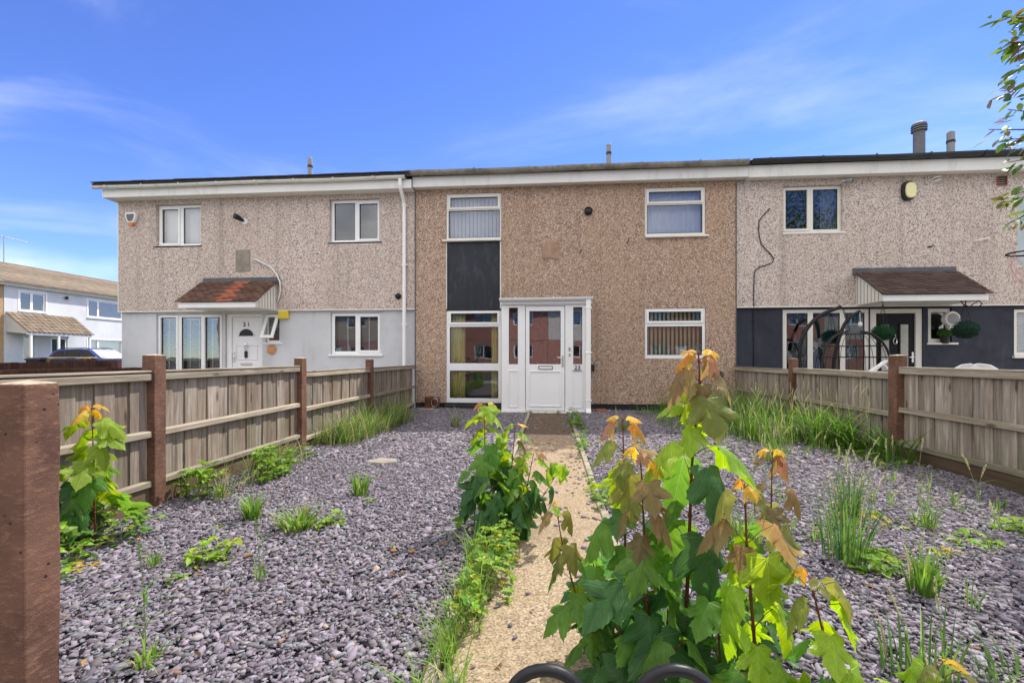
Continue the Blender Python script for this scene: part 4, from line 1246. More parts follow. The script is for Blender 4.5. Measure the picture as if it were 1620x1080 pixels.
# lantern clock and box plant on the small window of the navy house
t = thing('wall_lantern', 'round white clock lantern standing proud of the small window', 'clock', (7.57, 9.40, 1.80))
part('case', MB().lathe((7.60, 9.40, 1.81), [(0.13, -0.12), (0.14, -0.10), (0.14, -0.03), (0.13, -0.01)], 24, 'y'), M['upvc_old'], t)
part('dial', MB().lathe((7.60, 9.40, 1.81), [(0.105, -0.126), (0.001, -0.127)], 24, 'y'), M['flue_pale'], t)
part('foot', MB().box(7.56, 7.64, 9.30, 9.39, 1.60, 1.68), M['upvc_old'], t)

# ------------------------------------------------------------------ fences
def fence_panel(label, x, y0, y1, ztop, zbase, inner, bw, mat, group, cap=True):
    """inner = +1 when the rails face +X; boards stand behind them"""
    t = thing('garden_fence', label, 'fence', (x, (y0 + y1) / 2, 0), group)
    n = max(2, int(round((y1 - y0) / bw)))
    w = (y1 - y0) / n
    for i in range(n):
        dz = rnd.uniform(-0.012, 0.004)
        lean = rnd.uniform(-0.006, 0.006)
        ya, yb = y0 + i * w + (0.0005 if i % 2 else -0.004), y0 + (i + 1) * w + (-0.0005 if i % 2 else 0.004)
        xa = x - inner * (0.008 + (0.011 if i % 2 else 0.0) + rnd.uniform(0, 0.003))
        xb = xa - inner * 0.016
        # feather-edge: one side thicker
        c = MB()
        thin, thick = xa - inner * 0.006, xb
        zt = ztop - 0.012 + dz
        c.add([(xa, ya, zbase + 0.11), (xa, yb, zbase + 0.11), (thin, yb, zbase + 0.11), (thick, ya, zbase + 0.11),
               (xa, ya + lean, zt), (xa, yb + lean, zt), (thin, yb + lean, zt), (thick, ya + lean, zt)],
              [(0, 3, 2, 1), (4, 5, 6, 7), (0, 1, 5, 4), (1, 2, 6, 5), (2, 3, 7, 6), (3, 0, 4, 7)])
        part('board', c, mat, t)
    h = ztop - zbase
    for k, (zz, rh) in enumerate(((ztop - 0.062, 0.062), (zbase + h * 0.53 - 0.035, 0.058), (zbase + 0.10, 0.056))):
        a, b_ = (x - inner * 0.004, x + inner * 0.034)
        sag = rnd.uniform(-0.004, 0.004)
        r_ = MB()
        x_lo, x_hi = min(a, b_), max(a, b_)
        r_.add([(x_lo, y0, zz), (x_hi, y0, zz + 0.006), (x_hi, y1, zz + 0.006 + sag), (x_lo, y1, zz + sag),
                (x_lo, y0, zz + rh), (x_hi, y0, zz + rh - 0.008), (x_hi, y1, zz + rh - 0.008 + sag), (x_lo, y1, zz + rh + sag)],
               [(0, 3, 2, 1), (4, 5, 6, 7), (0, 1, 5, 4), (1, 2, 6, 5), (2, 3, 7, 6), (3, 0, 4, 7)])
        part('rail', r_, M['rail'], t, bevel=0.005, seg=1)
    if cap:
        part('capping', MB().box(x - 0.036, x + 0.036, y0, y1, ztop + 0.001, ztop + 0.016), M['rail'], t, bevel=0.003, seg=1)
    part('gravel_board', MB().box(x - 0.02, x + 0.014, y0, y1, zbase - 0.08, zbase + 0.098), M['gravel_board'], t, bevel=0.004, seg=1)
    return t


def fence_post(label, x, y, ztop, s=0.10, group=None, tilt=0.0):
    h = s / 2
    b = MB()
    rows = 7
    for j in range(rows + 1):
        z = -0.25 + (ztop + 0.25) * j / rows
        e = 0.0025
        b.v += [(x - h + rnd.uniform(-e, e), y - h + rnd.uniform(-e, e), z), (x + h + rnd.uniform(-e, e), y - h + rnd.uniform(-e, e), z),
                (x + h + rnd.uniform(-e, e), y + h + rnd.uniform(-e, e), z), (x - h + rnd.uniform(-e, e), y + h + rnd.uniform(-e, e), z)]
    for j in range(rows):
        for k in range(4):
            b.f.append((j * 4 + k, j * 4 + (k + 1) % 4, j * 4 + 4 + (k + 1) % 4, j * 4 + 4 + k))
    b.v.append((x, y, ztop + 0.010))
    T = rows * 4
    b.f += [(T + k, T + (k + 1) % 4, T + 4) for k in range(4)]
    b.f.append((3, 2, 1, 0))
    o = obj('fence_post', b, M['post'], bevel=0.006)
    return tag(o, label, 'fence post', group)


GL, GR = 'weathered panels of the fence beside the grey house', 'weathered panels of the fence beside the navy house'
XL = -2.87
fence_panel('weathered fence panel behind the big near post', XL, 1.17, 3.03, 0.97, 0.05, 1, 0.125, M['board'], GL)
fence_panel('weathered fence panel between second and third brown posts on slate garden side', XL, 3.13, 4.97, 0.97, 0.05, 1, 0.125, M['board'], GL)
fence_panel('weathered fence panel behind the wispy grass, third from the street', XL, 5.07, 6.99, 0.905, 0.0, 1, 0.125, M['board'], GL)
fence_panel('greenish short fence panel butting against the brown house corner', XL, 7.09, 9.37, 0.90, -0.03, 1, 0.125, M['board'], GL)
GP = 'brown posts of the garden fences'
fence_post('huge near brown concrete post cut by the photo edge', -1.605, 1.275, 1.0, 0.10, GP)
fence_post('brown post between the first two panels of the grey house fence', XL, 3.08, 1.095, 0.10, GP)
fence_post('brown post between second and third panels of the grey house fence', XL, 5.02, 1.07, 0.10, GP)
fence_post('brown post nearest the brown house on the grey house side', XL, 7.04, 1.045, 0.10, GP)
fence_post('brown end post at the street end of the grey house fence', XL, 1.12, 1.05, 0.10, GP)
XR = 3.665
fence_panel('weathered fence panel with wide boards nearest the street, navy house side', XR, 2.95, 5.09, 0.965, 0.05, -1, 0.098, M['board_r'], GR)
fence_panel('weathered fence panel in front of the hanging egg chair', XR, 5.19, 7.17, 0.905, 0.0, -1, 0.098, M['board_r'], GR)
fence_panel('weathered fence panel at the navy wall end, half hidden by tall grass', XR, 7.27, 9.37, 0.885, -0.02, -1, 0.098, M['board_r'], GR)
fence_post('tall brown post in front of the black front door', XR, 5.14, 1.10, 0.115, GP)
fence_post('brown post in front of the first navy house window light', XR, 7.22, 1.06, 0.10, GP)
fence_post('brown street end post of the navy house fence', XR, 2.90, 1.05, 0.10, GP)

# brown stained fence on the far side of the left neighbour
t = thing('brown_fence', 'dark brown stained board fence beyond the weathered fence, left of the grey house', 'fence', (-9.75, 8.2, 0))
for i in range(26):
    y = 6.3 + i * 0.118
    part('board', MB().box(-9.775, -9.755, y, y + 0.108, 0.0, 0.985 + rnd.uniform(-0.01, 0.01)), M['fence_brown'], t)
part('rail', MB().box(-9.752, -9.71, 6.3, 9.37, 0.80, 0.86), M['gravel_board'], t)
part('rail', MB().box(-9.752, -9.71, 6.3, 9.37, 0.30, 0.36), M['gravel_board'], t)
t = thing('picket_fence', 'low reddish brown picket fence in front of the dark board fence', 'fence', (-9.0, 7.9, 0))
for i in range(22):
    y = 6.3 + i * 0.14
    part('picket', MB().box(-9.02, -8.995, y, y + 0.125, 0.0, 0.86 + rnd.uniform(-0.008, 0.008)), M['fence_brown'], t, bevel=0.004, seg=1)
part('rail', MB().box(-8.992, -8.95, 6.3, 9.35, 0.70, 0.76), M['fence_brown'], t)


# wheelie bin
def wheelie_bin(label, x, y, mat, rz=0.0):
    t = thing('wheelie_bin', label, 'bin', (x, y, 0), None, rz)
    b = MB()
    b.add([(-0.2, -0.24, 0.08), (0.2, -0.24, 0.08), (0.2, 0.24, 0.08), (-0.2, 0.24, 0.08), (-0.26, -0.31, 0.98), (0.26, -0.31, 0.98), (0.26, 0.31, 0.98), (-0.26, 0.31, 0.98)],
          [(0, 3, 2, 1), (0, 1, 5, 4), (1, 2, 6, 5), (2, 3, 7, 6), (3, 0, 4, 7)])
    o = obj('body', b, mat, t, bevel=0.02)
    obj('rim', MB().plate(-0.29, 0.29, -0.34, 0.34, 0.955, 0.99, [(-0.25, 0.25, -0.30, 0.30)]), mat, t)
    rim = t.children[-1]
    me = rim.data
    for v in me.vertices:
        v.co = (v.co.x, v.co.z, v.co.y)
    obj('lid', MB().prism([(-0.35, 0.992), (0.33, 0.992), (0.35, 1.01), (0.1, 1.07), (-0.2, 1.07), (-0.35, 1.02)], 'x', -0.28, 0.28), mat, t, bevel=0.015)
    for s in (-1, 1):
        obj('wheel', MB().lathe((s * 0.23, 0.26, 0.10), [(0.1, -0.02), (0.1, 0.02)], 16, 'x'), M['tyre'], t)
    obj('handle', MB().tube([(-0.2, 0.33, 0.98), (-0.2, 0.40, 0.98), (0.2, 0.40, 0.98), (0.2, 0.33, 0.98)], 0.014, 8), mat, t)
    return t


wheelie_bin('black wheelie bin beside the far brown fence', -23.7, 19.2, M['black'], 0.3)
wheelie_bin('second black wheelie bin under the loose planks', -21.6, 18.6, M['gutter_black'], 0.1)

t = thing('plank_stack', 'stack of pale loose planks in front of the far grey house', 'planks', (-22.3, 19.5, 0))
part('trestle', MB().box(-23.3, -23.2, 19.2, 19.8, 0, 1.0).box(-21.4, -21.3, 19.2, 19.8, 0, 1.0), M['gravel_board'], t)
for k in range(5):
    part('plank', MB().obox((-22.3 + rnd.uniform(-.2, .2), 19.4 + 0.09 * k, 1.03 + 0.025 * (k % 3)), (1.25, rnd.uniform(-.08, .08), 0), (0, 0.06, 0), (0, 0, 0.013)), M['plank'], t)
tb = MB().tube([(-22.4, 19.5, 1.02), (-21.9, 19.55, 1.03), (-21.3, 19.6, 1.02)], [0.05, 0.065, 0.05], 12)
tag(obj('tarpaulin_roll', tb, M['blue_item'], smooth=True), 'rolled blue tarpaulin beside the pale planks', 'tarpaulin')
t = thing('work_bench', 'dark low wall of stacked crates under the blue tarpaulin', 'crates', (-20.9, 19.6, 0))
for k in range(3):
    part('crate', MB().box(-21.9 + k * 0.72, -21.22 + k * 0.72, 19.3, 19.9, 0.0, 0.95), M['fence_brown'], t, bevel=0.02)


# ------------------------------------------------------------------ far house on the left, facing +X
HF = thing('far_house', 'distant grey rendered house with tan tiled roof and tiled porch canopy', 'house', (-28.4, 26, 0))
def rotpart(name, mb, mat, t, **kw):
    """geometry drawn for a wall facing -Y (u along the wall, depth) turned to face +X at X = -28.4"""
    mb.v = [(-28.4 - (v[1] - 9.4), v[0], v[2]) for v in mb.v]
    if t.type == 'EMPTY':
        return part(name, mb, mat, t, **kw)
    return obj(name, mb, mat, t, **kw)


fh = [(22.12, 23.44, 3.58, 4.66), (25.75, 28.1, 3.55, 4.66), (22.3, 22.85, 1.0, 2.22), (23.68, 24.58, 0.05, 2.22), (25.75, 28.1, 1.1, 2.2)]
rotpart('wall', MB().plate(21.45, 33.0, -0.05, 4.9, 9.4, 9.62, fh), M['far_render'], HF)
rotpart('room_partition', MB().box(21.5, 33, 11.6, 11.7, 0, 4.9), M['interior_dark'], HF)
rotpart('end_wall', MB().box(21.45, 21.6, 9.63, 17.0, -0.05, 4.9), M['far_render'], HF)
rotpart('end_wall', MB().box(32.85, 33.0, 9.63, 17.0, -0.05, 4.9), M['far_render'], HF)
rotpart('roof_space', MB().box(21.6, 32.85, 9.63, 17.0, 4.8, 4.88), M['interior_dark'], HF)
rotpart('fascia', MB().box(21.3, 33.1, 9.13, 9.16, 4.85, 5.02), M['fascia'], HF)
rotpart('soffit', MB().box(21.3, 33.1, 9.165, 9.62, 4.905, 4.93), M['fascia'], HF)
gb = MB().tube([(21.3, 9.08, 5.03), (33.1, 9.08, 5.03)], 0.05, 8)
rotpart('gutter', gb, M['gutter_black'], HF)
rf = rotpart('roof', MB().prism([(9.02, 5.02), (13.2, 6.68), (17.4, 5.02), (17.4, 4.95), (13.2, 6.61), (9.02, 4.95)], 'x', 21.25, 33.2), M['tile_tan'], HF)
slope = Vector((0, 4.18, 1.66)).normalized()
for k in range(15):                                            # one course of interlocking tiles each
    y = 9.04 + slope.y * (0.30 * k + 0.15)
    z = 5.03 + slope.z * (0.30 * k + 0.15)
    c = MB().obox((27.2, y, z + 0.012), (5.98, 0, 0), (0, 0.165 * slope.y, 0.165 * slope.z - 0.008), (0, -0.008 * slope.z, 0.014))
    rotpart('tile_course', c, M['tile_tan'], rf)
def far_window(a, b_, z0, z1, split, curt=None):
    w = rotpart('window', MB().plate(a, b_, z0, z1, 9.45, 9.52, [(a + 0.1, split - 0.06, z0 + 0.09, z1 - 0.09), (split + 0.06, b_ - 0.1, z0 + 0.09, z1 - 0.09)]), M['upvc'], HF)
    for c in ((a + 0.1, split - 0.06), (split + 0.06, b_ - 0.1)):
        rotpart('pane', quad_pane(c[0], c[1], z0 + 0.09, z1 - 0.09, 9.48), M['glass'], w)
    rotpart('sill', MB().box(a - 0.05, b_ + 0.05, 9.33, 9.45, z0 - 0.05, z0 - 0.003), M['upvc'], w)
    rotpart('frame_trim', MB().plate(a - 0.06, b_ + 0.06, z0 - 0.002, z1 + 0.06, 9.385, 9.398, [(a + 0.02, b_ - 0.02, z0 + 0.02, z1 - 0.02)]), M['upvc'], w)
    if curt:
        rotpart('lining', MB().box(a + 0.05, b_ - 0.05, 9.60, 9.61, z0, z1), M[curt], w)


far_window(22.13, 23.43, 3.585, 4.655, 22.75)
far_window(25.76, 28.09, 3.555, 4.655, 26.45, 'maroon')
far_window(25.76, 28.09, 1.105, 2.195, 26.45, 'blind_white')
w = rotpart('window', MB().plate(22.31, 22.84, 1.005, 2.215, 9.45, 9.52, [(22.39, 22.76, 1.09, 2.13)]), M['upvc'], HF)
rotpart('pane', quad_pane(22.39, 22.76, 1.09, 2.13, 9.48), M['glass'], w)
d = rotpart('door', MB().box(23.78, 24.48, 9.47, 9.52, 0.06, 2.12), M['gutter_black'], HF)
rotpart('door_frame', MB().plate(23.69, 24.57, 0.055, 2.215, 9.44, 9.53, [(23.775, 24.485, 0.055, 2.125)]), M['upvc'], HF)
cn = rotpart('porch_canopy', MB().prism([(9.39, 2.42), (8.05, 2.30), (8.05, 2.38), (9.39, 3.42)], 'x', 21.5, 24.75), M['far_render'], HF)
us = Vector((0, 1.40, 1.10)).normalized()
tm = None
for r_ in range(6):
    for k in range(14):
        x = 21.45 + k * 0.245
        b = MB().obox((x + 0.11, 7.98 + us.y * (0.28 * r_ + 0.16), 2.40 + us.z * (0.28 * r_ + 0.16)), (0.105, 0, 0), (0, 0.17 * us.y, 0.17 * us.z - 0.015), (0, -0.012 * us.z, 0.014 + 0.006 * (k % 2)))
        rotpart('tile', b, M['tile_tan'], cn)
for x in (21.6, 22.95, 24.65):
    rotpart('canopy_post', MB().box(x, x + 0.09, 8.06, 8.15, 0, 2.3), M['upvc'], cn)
rotpart('canopy_beam', MB().box(21.48, 24.78, 8.04, 8.17, 2.26, 2.298), M['upvc'], cn)
lt = rotpart('wall_light', MB().lathe((24.45, 9.38, 4.56), [(0.07, -0.02), (0.1, -0.1), (0.05, -0.16)], 10, 'y'), M['black'], HF)
HB = thing('brick_house', 'sliver of buff brick house at the extreme left edge', 'house', (-28.4, 18, 0))
rotpart('wall', MB().box(15.5, 21.44, 9.42, 17, -0.05, 4.9), M['plank'] and plain('buff_brick', (0.42, 0.28, 0.15), 0.9, 0.2, 9.0, 0.3, 40), HB)
rr = rotpart('roof', MB().prism([(9.02, 5.02), (13.2, 6.70), (17.4, 5.02), (17.4, 4.95), (13.2, 6.63), (9.02, 4.95)], 'x', 15.2, 21.24), M['tile_tan'], HB)
rotpart('fascia', MB().box(15.2, 21.29, 9.13, 9.16, 4.85, 5.02), M['fascia'], HB)
t = thing('tv_aerial', 'thin television aerial on a mast above the buff house roof', 'aerial', (-31.8, 24.0, 6.5))
part('mast', MB().tube([(-31.8, 24.0, 5.8), (-31.8, 24.0, 8.15)], 0.03, 6), M['steel'], t)
part('boom', MB().tube([(-31.8, 23.7, 8.15), (-31.8, 25.2, 8.1)], 0.012, 6), M['steel'], t)
for k in range(6):
    part('element', MB().tube([(-32.1, 23.8 + k * 0.24, 8.14), (-31.5, 23.8 + k * 0.24, 8.14)], 0.008, 5), M['steel'], t)


# ------------------------------------------------------------------ parked car
def car(label, x, y, rz):
    t = thing('parked_car', label, 'car', (x, y, 0), None, rz)
    L, W, H = 4.25, 0.86, 1.52
    prof = [(-2.10, 0.32), (-2.12, 0.75), (-2.02, 0.98), (-1.80, 1.02), (-1.10, 1.02), (1.05, 0.98), (1.75, 0.86), (2.06, 0.70), (2.12, 0.42), (2.05, 0.26), (1.7, 0.24), (-1.8, 0.24)]
    def loft(poly, ws, inset=0.0):
        b = MB()
        n = len(poly)
        for s, k in ((-1, 1), (1, 1)):
            b.v += [(u, s * wv, v) for (u, v), wv in zip(poly, ws)]
        b.f = [tuple(range(n)), tuple(range(n, 2 * n))[::-1]] + [(i, n + i, n + (i + 1) % n, (i + 1) % n) for i in range(n)]
        return b
    obj('body', loft(prof, [W * (0.92 if abs(u) > 2.0 else 1.0) for u, v in prof]), M['car_blue'], t, bevel=0.05, seg=3)
    cab = [(-1.98, 0.99), (-1.72, 1.40), (-1.30, 1.49), (-0.2, 1.52), (0.35, 1.46), (1.22, 0.97)]
    cw = [0.80, 0.66, 0.62, 0.61, 0.62, 0.78]
    obj('cabin', loft(cab, cw), M['car_blue'], t, bevel=0.03, seg=2)
    # side glass, windscreen and rear glass laid just outside the cabin
    def side(pts, s):
        out = []
        for u, v in pts:
            f = (v - 0.99) / (1.50 - 0.99)
            out.append((u, s * (0.80 + (0.615 - 0.80) * f + 0.012), v))
        return MB().add(out, [tuple(range(len(out))) if s < 0 else tuple(range(len(out)))[::-1]])
    for s in (-1, 1):
        obj('side_window', side([(-1.78, 1.04), (-1.05, 1.04), (-1.05, 1.43), (-1.52, 1.38)], s), M['black'], t)
        obj('side_window', side([(-0.98, 1.04), (-0.10, 1.04), (-0.10, 1.46), (-0.98, 1.44)], s), M['black'], t)
        obj('side_window', side([(-0.03, 1.04), (1.00, 1.04), (0.36, 1.41), (-0.03, 1.46)], s), M['black'], t)
        obj('headlight', MB().obox((1.93, s * 0.62, 0.74), (0.13, 0, -0.05), (-0.03, 0.15, 0), (0.02, 0, 0.06)), M['headlight'], t, bevel=0.02)
        obj('mirror', MB().obox((0.80, s * 0.95, 1.05), (0.06, 0, 0), (0, 0.09, 0), (0, 0, 0.06)), M['car_blue'], t, bevel=0.02)
        obj('door_handle', MB().obox((-0.75, s * 0.868, 0.90), (0.09, 0, 0), (0, 0.012, 0), (0, 0, 0.015)), M['car_blue'], t)
        obj('roof_rail', MB().tube([(-1.6, s * 0.56, 1.46), (-1.2, s * 0.56, 1.54), (0.0, s * 0.56, 1.555), (0.3, s * 0.56, 1.49)], 0.018, 6), M['black'], t)
        for wx in (-1.32, 1.33):
            w = obj('wheel', MB().lathe((wx, s * 0.80, 0.32), [(0.20, -0.10), (0.31, -0.10), (0.32, -0.06), (0.32, 0.06), (0.31, 0.10), (0.20, 0.10)], 24, 'y'), M['tyre'], t)
            obj('rim', MB().lathe((wx, s * 0.80, 0.32), [(0.20, -0.104), (0.05, -0.108), (0.05, 0.108), (0.20, 0.104)], 12, 'y'), M['steel'], w)
    sc_ = [(1.18, 0.70, 1.0), (1.18, -0.70, 1.0), (0.40, -0.56, 1.445), (0.40, 0.56, 1.445)]
    obj('windscreen', MB().add([(u + 0.018, v, w_ + 0.016) for u, v, w_ in sc_], [(0, 1, 2, 3)][::1]), M['frosted'], t)
    obj('bumper', MB().box(2.03, 2.15, -0.72, 0.72, 0.34, 0.50), M['black'], t, bevel=0.03)
    return t


car('blue hatchback parked by the far grey house, half hidden by the grey wall', -23.0, 21.3, R(-4))

# ------------------------------------------------------------------ the street opposite (seen in the window glass)
def opposite_house(label, x0, x1, wall_mat, upper_mat, seed):
    r2 = random.Random(seed)
    t = thing('opposite_house', label, 'house', ((x0 + x1) / 2, -17.0, 0))
    wins = []
    w = (x1 - x0)
    for fx in (0.14, 0.62):
        for z0 in (1.0, 3.5):
            wins.append((x0 + fx * w, x0 + fx * w + 1.5, z0, z0 + 1.05))
    door = (x0 + 0.42 * w, x0 + 0.42 * w + 0.95, 0.02, 2.05)
    part('lower_wall', MB().plate(x0, x1, -0.05, 2.4, -17.25, -17.0, [q for q in wins if q[2] < 2] + [door]), wall_mat, t)
    part('upper_wall', MB().plate(x0, x1, 2.402, 4.8, -17.25, -16.98, [q for q in wins if q[2] > 2]), upper_mat, t)
    part('rear_block', MB().box(x0, x1, -24, -23.8, 0, 4.8), wall_mat, t)
    part('room_partition', MB().box(x0 + 0.05, x1 - 0.05, -19.0, -18.9, 0, 4.8), M['interior_dark'], t)
    for q in wins:
        o = part('window', MB().plate(q[0], q[1], q[2], q[3], -17.12, -17.04, [(q[0] + 0.08, q[0] + 0.70, q[2] + 0.08, q[3] - 0.08), (q[0] + 0.80, q[1] - 0.08, q[2] + 0.08, q[3] - 0.08)]), M['upvc'], t)
        obj('pane', MB().add([(q[0] + 0.08, -17.08, q[2] + 0.08), (q[1] - 0.08, -17.08, q[2] + 0.08), (q[1] - 0.08, -17.08, q[3] - 0.08), (q[0] + 0.08, -17.08, q[3] - 0.08)], [(3, 2, 1, 0)]), M['glass'], o)
    part('door', MB().box(door[0] + 0.03, door[1] - 0.03, -17.14, -17.06, 0.03, 2.02), M['door_white'], t)
    part('roof', MB().prism([(-16.6, 4.82), (-20.5, 6.5), (-24.4, 4.82), (-24.4, 4.74), (-20.5, 6.42), (-16.6, 4.74)], 'x', x0, x1), M['tile_brown'], t)
    return t


MBR = plain('opposite_brick', (0.44, 0.21, 0.15), 0.9, 0.25, 7.0, 0.3, 40)
opposite_house('red brick house across the street, seen in the porch glass', -7.0, -0.2, MBR, MBR, 1)
opposite_house('buff house across the street, seen in the tall window glass', -13.9, -7.02, M['plank'] and plain('opposite_buff', (0.50, 0.38, 0.25), 0.9, 0.15, 3.0, 0.2, 40), plain('opposite_render', (0.60, 0.52, 0.40), 0.9, 0.1, 2.0, 0.2, 40), 2)
opposite_house('cream rendered house across the street, seen in the right side windows', -0.18, 6.7, MBR, plain('opposite_cream', (0.62, 0.55, 0.45), 0.9, 0.1, 2.0, 0.2, 40), 3)
opposite_house('red brick end house across the street, seen in navy house glass', 6.72, 13.6, MBR, MBR, 4)
opposite_house('buff terraced house across the street, seen in the left neighbour glass', -20.8, -13.92, MBR, plain('opposite_tan', (0.48, 0.38, 0.27), 0.9, 0.12, 2.0, 0.2, 40), 5)
opposite_house('brick terraced house far along the opposite side, seen in the blind-hung window', -27.7, -20.82, MBR, MBR, 6)
opposite_house('grey terraced house across the street, seen in the teal curtained window', 13.62, 20.5, plain('opposite_grey', (0.30, 0.29, 0.28), 0.9, 0.12, 2.0, 0.2, 40), MBR, 7)
opposite_house('last brick house of the opposite row to the east, seen in the navy house glass', 20.52, 27.4, MBR, plain('opposite_pale', (0.52, 0.47, 0.4), 0.9, 0.12, 2.0, 0.2, 40), 8)

# ------------------------------------------------------------------ slate chippings: one mass nobody could count
def chips(n_try, seed):
    r = np.random.RandomState(seed)
    x = r.uniform(-2.84, 3.64, n_try)
    y = 0.5 + 8.84 * r.uniform(0, 1, n_try)
    keep = ((x < -0.435) | (x > 0.395))
    keep &= (x > -1.35 * y - 1.1) & (x < 1.2 * y + 1.1)
    # thinner beyond 5 m, where the chips are larger
    keep &= r.uniform(0, 1, n_try) < np.where(y > 4.6, 0.36, 1.0)
    x, y = x[keep], y[keep]
    far = y > 4.6
    ln = r.gamma(3.2, 0.0042, len(x)) + 0.0055
    ln = 0.68 * np.clip(ln, 0.009, 0.044) * np.where(far, 1.75, 1.0)
    z = r.uniform(0.0, 0.021, len(x)) + 0.012 * np.sin(x * 2.1 + 0.7) * np.sin(y * 1.6) + 0.006
    return x, y, z, ln, r


cx_, cy_, cz_, cl_, rs = chips(370000, 11)
# a few chips kicked onto the path
NP = 480
px_ = rs.uniform(-0.36, 0.33, NP)
py_ = rs.uniform(0.9, 8.2, NP)
ed = rs.uniform(0, 1, NP) < 0.55
px_ = np.where(ed, np.where(px_ < 0, -0.36 + np.abs(rs.normal(0, 0.07, NP)), 0.33 - np.abs(rs.normal(0, 0.06, NP))), px_)
cl2 = rs.uniform(0.010, 0.026, NP)
cx_ = np.concatenate([cx_, px_]); cy_ = np.concatenate([cy_, py_])
cz_ = np.concatenate([cz_, np.full(NP, 0.018)]); cl_ = np.concatenate([cl_, cl2])
n = len(cx_)
K = 5
ang = (np.arange(K)[None, :] / K * 2 * np.pi) + rs.uniform(-0.45, 0.45, (n, K)) + rs.uniform(0, 6.28, (n, 1))
asp = rs.uniform(0.38, 0.78, (n, 1))
rad = rs.uniform(0.55, 1.25, (n, K))
u = np.cos(ang) * rad * cl_[:, None]
v = np.sin(ang) * rad * cl_[:, None] * asp
yaw = rs.uniform(0, 6.28, (n, 1))
tx = rs.normal(0, 0.20, (n, 1)); ty = rs.normal(0, 0.20, (n, 1))
tx[-NP:] *= 0.15; ty[-NP:] *= 0.15
X = u * np.cos(yaw) - v * np.sin(yaw)
Yv = u * np.sin(yaw) + v * np.cos(yaw)
Zt = X * tx + Yv * ty
th = np.clip(cl_ * 0.16, 0.0018, 0.0045)[:, None]
top = np.stack([X + cx_[:, None], Yv + cy_[:, None], Zt + cz_[:, None] + th], -1)
bot = np.stack([X * 1.04 + cx_[:, None], Yv * 1.04 + cy_[:, None], Zt + cz_[:, None] - th * 0.6], -1)
V = np.concatenate([top, bot], 1).reshape(-1, 3).astype(np.float32)
base = (np.arange(n) * 2 * K)[:, None]
topf = base + np.arange(K)[None, :]
sides = np.stack([np.stack([base[:, 0] + K + k, base[:, 0] + K + (k + 1) % K, base[:, 0] + (k + 1) % K, base[:, 0] + k], -1) for k in range(K)], 1)
loops = np.concatenate([topf, sides.reshape(n, -1)], 1).reshape(-1).astype(np.int32)
per = np.array([K] + [4] * K, dtype=np.int32)
tot = np.tile(per, n)
start = np.concatenate([[0], np.cumsum(tot)[:-1]]).astype(np.int32)
me = bpy.data.meshes.new('slate_chippings')
me.vertices.add(len(V)); me.vertices.foreach_set('co', V.ravel())
me.loops.add(len(loops)); me.loops.foreach_set('vertex_index', loops)
me.polygons.add(len(tot)); me.polygons.foreach_set('loop_start', start)
me.update(calc_edges=True)
tone = me.attributes.new('tone', 'FLOAT_COLOR', 'FACE')
t_ = rs.uniform(0, 1, n)
lum = 0.085 + 0.215 * rs.beta(1.6, 2.0, n)
hue = rs.uniform(0, 1, (n, 1))
plum, blue, warm = np.array([1.09, 0.92, 1.11]), np.array([0.99, 0.97, 1.08]), np.array([1.10, 0.97, 1.0])
c = np.where(hue < 0.5, plum, np.where(hue < 0.82, blue, warm)) * lum[:, None]
odd = rs.uniform(0, 1, n)
c[odd > 0.997] = [0.36, 0.29, 0.23]
c[odd < 0.002] = [0.22, 0.12, 0.07]
cc = np.concatenate([c, np.ones((n, 1))], 1)
tone.data.foreach_set('color', np.repeat(cc, K + 1, axis=0).astype(np.float32).ravel())
slate = obj('slate_gravel', me, M['slate'], kind='stuff')
slate['label'] = 'plum and grey slate chippings covering both beds'


